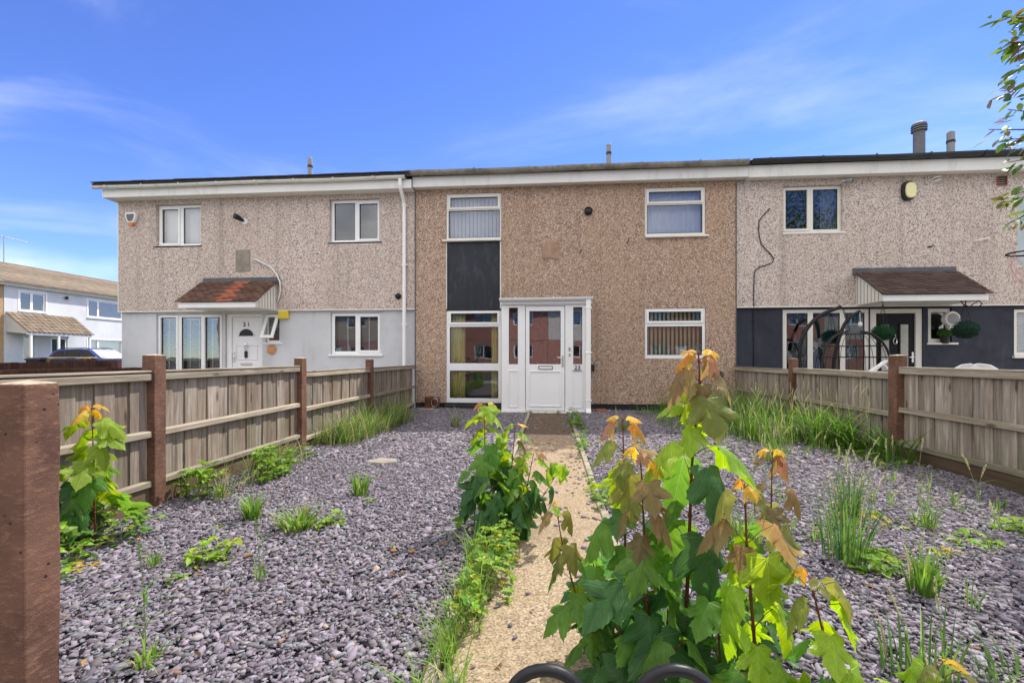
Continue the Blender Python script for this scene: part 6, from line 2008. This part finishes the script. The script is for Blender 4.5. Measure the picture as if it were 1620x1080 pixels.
sapling('small leaning maple sapling over the path, olive crown',
        [(0.19, 1.471, 0), (0.13, 1.466, 0.18), (0.075, 1.461, 0.345), (0.035, 1.458, 0.5), (0.019, 1.457, 0.607)],
        [(0.985, 0.045, 90, 'yellow', 'lime', 0), (0.94, 0.08, 5, 'olive', 'bronze', 48), (0.78, 0.10, -60, 'olive', 'olive', 50), (0.62, 0.105, 180, 'green', None, 45), (0.42, 0.12, 10, 'green', 'green', 30), (0.22, 0.14, 170, 'green', 'dark', 38)], 0.0045, seed=4)
sapling('maple sapling with lime drooping leaves and red leaf stalks',
        [(0.537, 1.199, 0), (0.515, 1.197, 0.35), (0.495, 1.195, 0.6), (0.489, 1.195, 0.761)],
        [(0.985, 0.05, 80, 'orange', 'yellow', 10), (0.93, 0.095, 0, 'olive', 'olive', 58), (0.80, 0.13, -10, 'bronze', 'bronze', 48), (0.72, 0.13, -85, 'lime', 'lime', 62), (0.52, 0.15, 175, 'lime', 'lime', 55), (0.42, 0.14, -60, 'lime', 'green', 40),
         (0.28, 0.15, 10, 'green', 'lime', 35), (0.15, 0.15, -70, 'dark', 'green', 40)], 0.0065, petiole=0.65, seed=5)
sapling('thin bronze-topped maple sapling at the back right of the clump',
        [(0.811, 1.774, 0), (0.82, 1.775, 0.4), (0.827, 1.775, 0.733)],
        [(0.985, 0.055, 15, 'yellow', 'yellow', 0), (0.94, 0.085, 10, 'pink', 'bronze', 45), (0.77, 0.14, -10, 'bronze', 'bronze', 50), (0.58, 0.14, -80, 'olive', 'green', 45), (0.4, 0.14, 5, 'green', 'lime', 35), (0.22, 0.13, 80, 'dark', 'green', 40)], 0.005, seed=6)
sapling('low maple shoot with folded yellow-green leaves right of the clump',
        [(0.668, 1.11, 0), (0.66, 1.11, 0.3), (0.615, 1.106, 0.5), (0.595, 1.104, 0.577)],
        [(0.985, 0.05, 100, 'orange', 'olive', 10), (0.93, 0.105, -20, 'olive', 'lime', 50), (0.86, 0.11, 170, 'olive', 'lime', 62), (0.62, 0.12, -70, 'lime', 'green', 40), (0.45, 0.14, 175, 'lime', 'lime', 35), (0.28, 0.13, -60, 'green', 'lime', 40)], 0.0055, seed=7)
sapling('lime maple shoot rising from the bottom edge right of the gate hoops',
        [(0.815, 1.02, 0), (0.812, 1.02, 0.25), (0.805, 1.02, 0.44)],
        [(0.98, 0.05, 20, 'yellow', 'olive', 10), (0.92, 0.09, 10, 'olive', 'lime', 35), (0.75, 0.11, -80, 'lime', 'lime', 35), (0.55, 0.12, 0, 'lime', 'green', 30)], 0.005, seed=8)
sapling('leafy maple shoot with lime leaves between clump and gate hoops',
        [(0.60, 1.02, 0), (0.61, 1.02, 0.22), (0.60, 1.02, 0.36)],
        [(0.97, 0.08, 160, 'lime', 'lime', 20), (0.85, 0.12, -100, 'lime', 'lime', 25), (0.65, 0.13, 170, 'lime', 'green', 25), (0.4, 0.13, -70, 'green', 'lime', 30)], 0.005, seed=9)
for k, (x, y, h, L, lab) in enumerate(((0.20, 1.35, 0.34, 0.14, 'dark leafy maple shoot low at the path side of the clump'), (0.33, 1.25, 0.30, 0.14, 'dark leafy maple shoot at the foot of the front bronze sapling'),
                                     (0.46, 1.30, 0.40, 0.14, 'dark leafy maple shoot under the tallest sapling'), (0.38, 1.55, 0.46, 0.14, 'dark green maple shoot behind the tallest sapling'),
                                     (0.15, 1.60, 0.36, 0.14, 'dark green maple shoot nearest the path at the clump foot'), (0.27, 1.15, 0.24, 0.15, 'low dark maple shoot just behind the gate hoops'),
                                     (0.60, 1.45, 0.36, 0.16, 'green maple shoot between the lime sapling and the bronze-topped one'))):
    sapling(lab, [(x, y, 0), (x + 0.01, y, h * 0.5), (x, y + 0.005, h)], [(0.97 - 0.2 * i, L * (0.7 + 0.1 * i), 35 * i + 90 * (i % 2) + 20 * k, ('green', 'dark', 'green', 'dark')[i], ('green', 'green', 'dark', 'dark')[i], 30 + 6 * i) for i in range(4)], 0.005, seed=20 + k)

# the bush left of the path
sapling('tallest stem of the maple bush left of the path, pink and lime tip',
        [(-0.40, 2.72, 0), (-0.395, 2.74, 0.4), (-0.40, 2.76, 0.80)], [(0.985, 0.07, 185, 'pink', 'yellow', 25), (0.93, 0.12, -70, 'lime', 'olive', 45)] + [(0.86 - 0.10 * i, 0.115 + 0.010 * i, 60 * i + 90 * (i % 2), ('lime', 'lime', 'green', 'green', 'dark', 'dark', 'dark')[i], ('lime', 'lime', 'green', 'dark', 'green', 'dark', 'dark')[i], 25 + 5 * i) for i in range(7)], 0.006, seed=31)
sapling('second stem of the maple bush left of the path, yellow-green top',
        [(-0.27, 2.78, 0), (-0.24, 2.79, 0.35), (-0.215, 2.79, 0.66)], [(0.985, 0.06, 30, 'yellow', 'lime', 10)] + [(0.90 - 0.11 * i, 0.10 + 0.009 * i, 75 * i + 90 * (i % 2), ('lime', 'lime', 'lime', 'green', 'green', 'dark', 'dark')[i], ('lime', 'olive', 'lime', 'green', 'dark', 'green', 'dark')[i], 25 + 5 * i) for i in range(7)], 0.006, seed=32)
sapling('right-hand stem of the maple bush, reddish young leaf',
        [(-0.20, 2.74, 0), (-0.14, 2.75, 0.3), (-0.10, 2.752, 0.50)], [(0.985, 0.06, 30, 'pink', 'lime', 10)] + [(0.88 - 0.13 * i, 0.105 + 0.009 * i, 75 * i + 90 * (i % 2), ('lime', 'lime', 'green', 'dark', 'green', 'dark')[i], ('lime', 'green', 'green', 'dark', 'dark', 'dark')[i], 30 + 5 * i) for i in range(6)], 0.0055, seed=33)
sapling('drooping side shoot of the maple bush hanging over the path',
        [(-0.16, 2.70, 0.0), (-0.06, 2.66, 0.24), (0.02, 2.63, 0.38), (0.05, 2.61, 0.45)], [(0.985, 0.09, -60, 'lime', 'green', 70), (0.90, 0.10, 10, 'green', 'lime', 75), (0.62, 0.11, 170, 'dark', 'dark', 65), (0.45, 0.11, -20, 'dark', 'dark', 60)], 0.0035, seed=34)
for k, (x, y, h, lab) in enumerate(((-0.46, 2.74, 0.38, 'dark low shoot at the slate side of the maple bush'), (-0.34, 2.60, 0.34, 'dark low shoot at the front of the maple bush'), (-0.20, 2.66, 0.30, 'dark low shoot at the path side of the maple bush'), (-0.33, 2.90, 0.56, 'green shoot at the back of the maple bush'))):
    sapling(lab, [(x, y, 0), (x, y, h * 0.5), (x + 0.01, y, h)], [(0.97 - 0.17 * i, 0.10 + 0.007 * i, 40 * i + 90 * (i % 2) + 25 * k, ('lime', 'green', 'green', 'dark', 'green')[i], ('green', 'dark', 'dark', 'green', 'dark')[i], 32 + 6 * i) for i in range(5)], 0.0045, seed=40 + k)
# the small maple by the left fence
sapling('small bright maple sapling beside the huge near post and the fence',
        [(-2.60, 2.40, 0), (-2.60, 2.395, 0.4), (-2.611, 2.39, 0.80)], [(0.985, 0.07, 10, 'yellow', 'orange', 5), (0.94, 0.09, 100, 'yellow', 'yellow', 20)] + [(0.87 - 0.105 * i, 0.14 + 0.012 * i, 10 + 70 * i + 90 * (i % 2), ('lime', 'lime', 'lime', 'lime', 'green', 'lime', 'green')[i], ('lime', 'lime', 'lime', 'green', 'lime', 'green', 'dark')[i], 22 + 5 * i) for i in range(7)], 0.006, seed=50)
sapling('low shoot at the foot of the small bright maple by the fence',
        [(-2.70, 2.36, 0), (-2.70, 2.36, 0.42)], [(0.97 - 0.2 * i, 0.15, 50 * i + 90 * (i % 2), ('green', 'dark', 'green', 'dark')[i], ('lime', 'dark', 'dark', 'deep')[i], 30) for i in range(4)], 0.005, seed=51)


# ------------------------------------------------------------------ tree overhanging from the right
def tree_leaf_mesh():
    b = MB()
    pr = [(0, 0), (0.12, 0.16), (0.21, 0.4), (0.19, 0.65), (0.09, 0.87), (0, 1.0)]
    uv = []
    for (x, y) in pr:
        for s in (-1, 0, 1):
            b.v.append((s * x, y, -0.12 * y * y + (0.10 * x if s else 0)))
            uv.append((s * x, y))
    for i in range(len(pr) - 1):
        for k in (0, 1):
            b.f.append((i * 3 + k, i * 3 + k + 1, i * 3 + k + 4, i * 3 + k + 3))
    me = b.mesh('leaf', smooth=True)
    l = me.uv_layers.new(name='uv')
    for lp in me.loops:
        l.data[lp.index].uv = uv[lp.vertex_index]
    me.materials.append(M['tree_leaf'])
    return me


TR = thing('garden_tree', 'leafy tree overhanging the navy house garden from the right photo edge', 'tree', (5.6, 4.4, 0))
r3 = random.Random(5)
trunk = MB().tube([(5.6, 4.4, -0.1), (5.62, 4.42, 0.8), (5.55, 4.40, 1.7), (5.62, 4.45, 2.5), (5.8, 4.5, 3.6), (6.0, 4.5, 4.8)], [0.15, 0.12, 0.10, 0.09, 0.065, 0.03], 12)
part('trunk', trunk, M['bark'], TR, smooth=True)
tips = []
tl = tree_leaf_mesh()
spray = [((3.86, 4.12, 3.92), 16), ((3.95, 4.16, 3.72), 14), ((4.02, 4.2, 3.5), 6), ((3.86, 4.13, 3.30), 13), ((3.98, 4.2, 3.18), 6), ((3.76, 4.12, 2.98), 4), ((3.90, 4.14, 2.90), 20), ((3.95, 4.17, 2.72), 8), ((3.93, 4.16, 2.42), 14), ((3.95, 4.18, 2.20), 9), ((4.1, 4.2, 3.75), 12), ((4.15, 4.25, 3.0), 12)]
starts = [Vector((5.62, 4.45, 2.5)), Vector((5.75, 4.48, 3.3))]
n_leaf = 0
for (tip, cnt) in spray:
    tip = Vector(tip) + Vector((-0.11, 0, 0))
    s0 = min(starts, key=lambda q: abs(q.z + 0.3 - tip.z))
    mid = s0.lerp(tip, 0.55) + Vector((0, 0, 0.16))
    q3 = s0.lerp(tip, 0.82) + Vector((0, 0, 0.10))
    part('branch', MB().tube([s0, mid, q3, tip], [0.022, 0.011, 0.006, 0.003], 6), M['bark'], TR, smooth=True)
    for k in range(int(cnt * 1.7)):
        f = r3.random() ** 0.7
        p = q3.lerp(tip, f) + Vector((r3.uniform(-.05, .05), r3.uniform(-.08, .08), r3.uniform(-.06, .05)))
        a = r3.uniform(2.0, 4.4)
        d = Vector((math.cos(a), math.sin(a) * 0.8, r3.uniform(-1.1, 0.15))).normalized()
        nr = Vector((r3.uniform(-.5, .5), r3.uniform(-.5, .5), 1))
        sd = d.cross(nr).normalized()
        nr = sd.cross(d)
        o = bpy.data.objects.new('leaf', tl)
        COL.objects.link(o)
        o.parent = TR
        L = r3.uniform(0.085, 0.14)
        o.matrix_basis = Matrix.Translation(p - TR.location) @ Matrix((sd, d, nr)).transposed().to_4x4() @ Matrix.Diagonal((L, L, L, 1))
        kk = r3.uniform(0.7, 1.3)
        c = r3.choice(((0.10, 0.19, 0.03), (0.06, 0.12, 0.022), (0.14, 0.22, 0.04), (0.17, 0.12, 0.05)))
        o.color = (c[0] * kk, c[1] * kk, c[2] * kk, 1)
for k in range(9):
    a = r3.uniform(-1.2, 1.4)
    e = Vector((6.3 + 1.5 * math.cos(a), 4.6 + 1.5 * math.sin(a), r3.uniform(3.6, 6.2)))
    s0 = Vector((5.75, 4.48, r3.uniform(2.6, 4.2)))
    part('branch', MB().tube([s0, s0.lerp(e, 0.5) + Vector((0, 0, 0.2)), e], [0.035, 0.018, 0.006], 6), M['bark'], TR, smooth=True)
hb = HB()
for k in range(9000):
    u_ = r3.gauss(0, 1), r3.gauss(0, 1), r3.gauss(0, 1)
    m_ = math.sqrt(sum(q * q for q in u_)) or 1
    rr = r3.random() ** 0.4
    p = Vector((6.75 + 2.0 * u_[0] / m_ * rr, 4.7 + 1.9 * u_[1] / m_ * rr, 4.9 + 1.9 * u_[2] / m_ * rr))
    if p.x < 4.75 or mnoise.noise(p * 1.5) < -0.08:
        continue
    d = Vector((r3.uniform(-1, 1), r3.uniform(-1, 1), r3.uniform(-1, .3)))
    hb.leaf(p, d, (r3.uniform(-.5, .5), r3.uniform(-.5, .5), 1), r3.uniform(0.08, 0.13), 0.05, jit(r3.choice(((0.05, 0.10, 0.02), (0.09, 0.14, 0.03)))))
cr = hb.object('crown')
place(cr, TR)
cr['kind'] = 'stuff'

# ------------------------------------------------------------------ things in the right-hand garden
def topiary(name, label, c, r_, squash, col, seed, hang=None, pot=False, n=900, leaf=0.03):
    r2 = random.Random(seed)
    t = thing(name, label, 'topiary ball', c)
    c = Vector(c)
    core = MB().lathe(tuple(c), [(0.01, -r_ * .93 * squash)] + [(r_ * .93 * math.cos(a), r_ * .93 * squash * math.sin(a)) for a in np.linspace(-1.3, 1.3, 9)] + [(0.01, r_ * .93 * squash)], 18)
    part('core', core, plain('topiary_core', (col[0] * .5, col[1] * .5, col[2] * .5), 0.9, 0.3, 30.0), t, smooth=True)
    hb = HB()
    for k in range(n):
        z = r2.uniform(-1, 1)
        a = r2.uniform(0, 6.283)
        s_ = math.sqrt(1 - z * z)
        d = Vector((s_ * math.cos(a), s_ * math.sin(a), z))
        p = c + Vector((d.x * r_, d.y * r_, d.z * r_ * squash)) * r2.uniform(0.9, 1.0)
        tn = (d + Vector((r2.uniform(-.9, .9), r2.uniform(-.9, .9), r2.uniform(-.9, .9)))).normalized()
        hb.leaf(p, tn, d, leaf * r2.uniform(.7, 1.2), leaf * .45, jit(col, 0.4))
    o = hb.object('foliage')
    place(o, t)
    o['kind'] = 'stuff'
    if hang:
        b = MB()
        for k in range(3):
            a = k * 2.094
            b.tube([c + Vector((r_ * .5 * math.cos(a), r_ * .5 * math.sin(a), r_ * squash * .8)), Vector(hang) - Vector((0, 0, 0.03))], 0.005, 5)
        b.tube([Vector(hang) - Vector((0, 0, 0.03)), Vector(hang)], 0.008, 5)
        part('chains', b, M['black_metal'], t)
    if pot:
        part('pot', MB().lathe(tuple(c), [(0.06, -r_ * squash - 0.10), (0.075, -r_ * squash + 0.03)], 14), M['black'], t)
    return t


topiary('hanging_topiary', 'dark green topiary ball hanging left of the black door', (5.98, 8.74, 1.52), 0.165, 0.82, (0.012, 0.075, 0.025), 1, (5.98, 8.74, 2.085))
topiary('hanging_topiary', 'darker topiary ball hanging in front of the navy wall right of the door', (7.36, 8.74, 1.57), 0.185, 0.80, (0.012, 0.055, 0.032), 2, (7.36, 8.74, 2.085))
topiary('potted_topiary', 'small bright green box ball in black pot on the small window sill', (7.57, 9.43, 1.545), 0.115, 0.85, (0.06, 0.14, 0.015), 3, None, True, 500, 0.022)
t = thing('plant_bracket', 'scrolled black bracket on the canopy edge above the hanging topiary ball', 'bracket', (7.45, 8.72, 2.05))
part('scroll', MB().tube([(7.25, 8.70, 2.08), (7.30, 8.70, 2.0), (7.40, 8.70, 1.98), (7.48, 8.70, 2.04), (7.54, 8.70, 2.08), (7.60, 8.70, 2.02), (7.55, 8.70, 1.98)], 0.009, 6), M['black_metal'], t)

# double hanging egg chair
EC = thing('egg_chair', 'black hanging egg chair with curved poles behind the fence panel', 'hanging chair', (4.95, 8.3, 0))
def smooth_curve(P, n=8):
    P = [Vector(p) for p in P]
    out = []
    for i in range(len(P) - 1):
        a, b_, c, d = P[max(0, i - 1)], P[i], P[i + 1], P[min(len(P) - 1, i + 2)]
        for k in range(n):
            t_ = k / n
            out.append(0.5 * ((2 * b_) + (-a + c) * t_ + (2 * a - 5 * b_ + 4 * c - d) * t_ ** 2 + (-a + 3 * b_ - 3 * c + d) * t_ ** 3))
    return out + [P[-1]]
part('pole', MB().tube(smooth_curve([(4.45, 8.45, 0.05), (4.37, 8.40, 0.5), (4.34, 8.36, 0.95), (4.36, 8.33, 1.35), (4.48, 8.3, 1.63), (4.68, 8.28, 1.82), (4.97, 8.25, 1.945)]), 0.032, 10), M['black_metal'], EC, smooth=True)
part('pole', MB().tube(smooth_curve([(5.2, 8.75, 0.05), (5.12, 8.72, 0.5), (5.12, 8.7, 1.0), (5.22, 8.68, 1.5), (5.35, 8.66, 1.78), (5.52, 8.62, 1.9)]), 0.030, 10), M['black_metal'], EC, smooth=True)
part('base', MB().tube([(4.45, 8.45, 0.03), (5.6, 8.9, 0.03)], 0.03, 8).tube([(4.45, 8.45, 0.03), (5.5, 7.9, 0.03)], 0.03, 8).tube([(5.2, 8.75, 0.03), (5.8, 8.1, 0.03)], 0.03, 8), M['black_metal'], EC)
ch = Vector((4.99, 8.24, 1.93)); ce = Vector((5.08, 8.2, 1.53))
for k in range(9):
    p = ch.lerp(ce, (k + 0.5) / 9)
    b = MB()
    pts = []
    for a in np.linspace(0, 2 * math.pi, 11):
        off = Vector((math.cos(a) * 0.013, 0, 0)) if k % 2 else Vector((0, math.cos(a) * 0.013, 0))
        pts.append(p + off + Vector((0.0, 0, math.sin(a) * 0.027)))
    part('chain_link', b.tube(pts, 0.005, 5, cap=False), M['black_metal'], EC)
# wire basket: ribs and hoops of a half egg opening towards the street
cen = Vector((5.14, 8.2, 0.88))
def egg(th, ph):
    """th: 0 top .. pi bottom; ph: azimuth"""
    rx, ry = 0.56 * math.sin(th) ** 0.75, 0.48 * math.sin(th) ** 0.75
    return cen + Vector((rx * math.cos(ph), ry * math.sin(ph), 0.64 * math.cos(th) if th < 1.57 else 0.50 * math.cos(th)))
part('rim', MB().tube([egg(th, -0.15) for th in np.linspace(0.12, 3.0, 22)], 0.02, 8).tube([egg(th, math.pi + 0.15) for th in np.linspace(0.12, 3.0, 22)], 0.02, 8), M['black_metal'], EC, smooth=True)
for k in range(14):
    ph = 0.05 + (math.pi - 0.1) * k / 13
    part('rib', MB().tube([egg(th, ph) for th in np.linspace(0.12, 3.0, 16)], 0.004, 5), M['black_metal'], EC)
for th in (0.35, 0.9, 1.25, 1.65, 2.1, 2.5):
    part('hoop', MB().tube([egg(th, ph) for ph in np.linspace(-0.15, math.pi + 0.15, 22)], 0.011, 6), M['black_metal'], EC)
part('front_bar', MB().tube([egg(1.65, -0.15), egg(1.65, -0.15).lerp(egg(1.65, math.pi + 0.15), 0.5) + Vector((0, -0.10, -0.02)), egg(1.65, math.pi + 0.15)], 0.014, 6), M['black_metal'], EC)
part('cushion', MB().lathe((5.14, 8.22, 0.42), [(0.05, 0.0), (0.36, 0.03), (0.40, 0.09), (0.34, 0.15), (0.05, 0.16)], 20), M['blue_item'], EC, smooth=True)
# string of small lights around the pole ends
t = thing('wind_chime', 'small white ornament tied to the egg chair pole end', 'ornament', (5.5, 8.6, 1.75))
part('string', MB().tube([(5.5, 8.6, 1.88), (5.49, 8.58, 1.70)], 0.004, 5), M['white_plastic'], t)
part('charm', MB().lathe((5.49, 8.58, 1.68), [(0.01, -0.06), (0.035, -0.03), (0.03, 0.01), (0.008, 0.03)], 10), M['white_cloth'], t)

# white resin chair with a rounded back
def resin_chair(label, x, y, rz):
    t = thing('garden_chair', label, 'chair', (x, y, 0), None, rz)
    n = 15
    b = MB()
    for j, z in enumerate((0.44, 0.60, 0.76, 0.86, 0.93, 0.97, 0.985)):
        w = 0.25 * (1.0, 1.02, 1.0, 0.94, 0.80, 0.55, 0.2)[j]
        for i in range(n):
            u = -1 + 2 * i / (n - 1)
            b.v.append((u * w, 0.22 + 0.10 * (z - 0.44) - 0.10 * u * u, z))
    for j in range(6):
        for i in range(n - 1):
            a = j * n + i
            b.f.append((a, a + 1, a + n + 1, a + n))
    o = obj('backrest', b, M['white_plastic'], t, smooth=True)
    m = o.modifiers.new('thickness', 'SOLIDIFY'); m.thickness = 0.012
    obj('seat', MB().prism([(-0.24, 0.40), (0.22, 0.40), (0.24, 0.43), (-0.24, 0.44)], 'x', -0.25, 0.25), M['white_plastic'], t, bevel=0.012)
    for sx in (-1, 1):
        for sy in (-1, 1):
            obj('leg', MB().tube([(sx * 0.22, sy * 0.2, 0.42), (sx * 0.27, sy * 0.26, 0.0)], [0.025, 0.02], 8), M['white_plastic'], t)
        obj('armrest', MB().tube(smooth_curve([(sx * 0.25, 0.24, 0.62), (sx * 0.30, 0.0, 0.64), (sx * 0.28, -0.22, 0.60), (sx * 0.26, -0.24, 0.42)], 4), 0.02, 8), M['white_plastic'], t)
    return t


resin_chair('white rounded-back garden chair just showing over the navy house fence', 5.64, 6.5, R(-30))
t = thing('folding_lounger', 'white folded garden lounger frame poking above the fence beside the tall post', 'lounger', (4.76, 7.0, 0))
part('frame', MB().tube([(4.45, 7.0, 0.0), (4.60, 7.0, 0.80), (4.78, 7.0, 1.0)], 0.022, 8).tube([(4.60, 7.0, 0.82), (4.80, 7.02, 0.985), (4.98, 7.05, 0.82), (5.1, 7.05, 0.0)], 0.02, 8), M['white_plastic'], t)
part('slat', MB().obox((4.72, 6.99, 0.955), (0.11, 0, 0.075), (0, 0.03, 0), (-0.006, 0, 0.009)), M['white_plastic'], t)
part('fabric', MB().obox((4.80, 7.1, 0.5), (0.2, 0, 0), (0, 0.01, 0), (0.02, 0, 0.35)), M['white_cloth'], t)

# basketball hoop
BH = thing('basketball_hoop', 'basketball hoop on a stand at the right photo edge', 'basketball hoop', (6.9, 6.6, 0))
part('base', MB().box(6.75, 7.45, 6.25, 6.95, 0.0, 0.14), M['black'], BH, bevel=0.04)
part('pole', MB().tube([(7.1, 6.6, 0.1), (6.9, 6.6, 1.9), (6.62, 6.6, 2.75)], 0.045, 12), M['black_metal'], BH, smooth=True)
part('backboard', MB().box(6.52, 6.55, 5.95, 6.95, 2.36, 3.30), plain('pale_backboard', (0.52, 0.62, 0.66), 0.4, 0.06, 3.0), BH, bevel=0.012)
part('backboard_edge', MB().box(6.508, 6.562, 5.93, 6.97, 2.33, 2.358).box(6.508, 6.562, 5.93, 6.97, 3.302, 3.33), M['white_plastic'], BH)
rimc = Vector((6.27, 6.5, 2.45))
part('rim', MB().tube([rimc + Vector((0.225 * math.cos(a), 0.225 * math.sin(a), 0)) for a in np.linspace(0, 2 * math.pi, 33)], 0.012, 8, cap=False).box(6.47, 6.519, 6.42, 6.58, 2.40, 2.47), M['black_metal'], BH)
b = MB()
for k in range(12):
    a0 = k * math.pi / 6
    for s_ in (1, -1):
        b.tube([rimc + Vector((0.222 * (1 - 0.38 * q / 4) * math.cos(a0 + s_ * 0.26 * q), 0.222 * (1 - 0.38 * q / 4) * math.sin(a0 + s_ * 0.26 * q), -0.02 - 0.09 * q)) for q in range(5)], 0.0022, 4)
part('net', b, plain('red_net', (0.62, 0.30, 0.32), 0.8, 0.1, 5.0), BH)

# ------------------------------------------------------------------ bow-top gate in front of the camera
GTE = thing('garden_gate', 'black bow-top metal gate whose two highest hoops show at the bottom edge', 'gate', (0.05, 0.43, 0))
pitch, rad = 0.119, 0.037
gx = [-0.003 + pitch * k for k in range(-3, 5)]
for k, x in enumerate(gx):
    d = abs(k - 3.5) - 0.5
    zt = 0.792 - 0.045 * d - 0.012 * d * d
    y = 0.421 + 0.084 * (x + 0.003)
    arc = [(x + rad * math.cos(a), y, zt - rad + rad * math.sin(a)) for a in np.linspace(0, math.pi, 15)]
    part('hoop', MB().tube([(x + rad, y, 0.10)] + arc + [(x - rad, y, 0.10)], 0.0056, 10), M['black_metal'], GTE, smooth=True)
y0_, y1_ = 0.421 + 0.084 * (gx[0] - 0.05), 0.421 + 0.084 * (gx[-1] + 0.05)
for z in (0.11, 0.52):
    part('rail', MB().obox(((gx[0] + gx[-1]) / 2, (y0_ + y1_) / 2, z), ((gx[-1] - gx[0]) / 2 + 0.06, 0.084 * 0.45, 0), (0, 0.008, 0), (0, 0, 0.02)), M['black_metal'], GTE)
for sx, yy in ((gx[0] - 0.075, y0_ - 0.002), (gx[-1] + 0.075, y1_ + 0.002)):
    part('stile', MB().box(sx - 0.012, sx + 0.012, yy - 0.012, yy + 0.012, 0.05, 0.60), M['black_metal'], GTE)
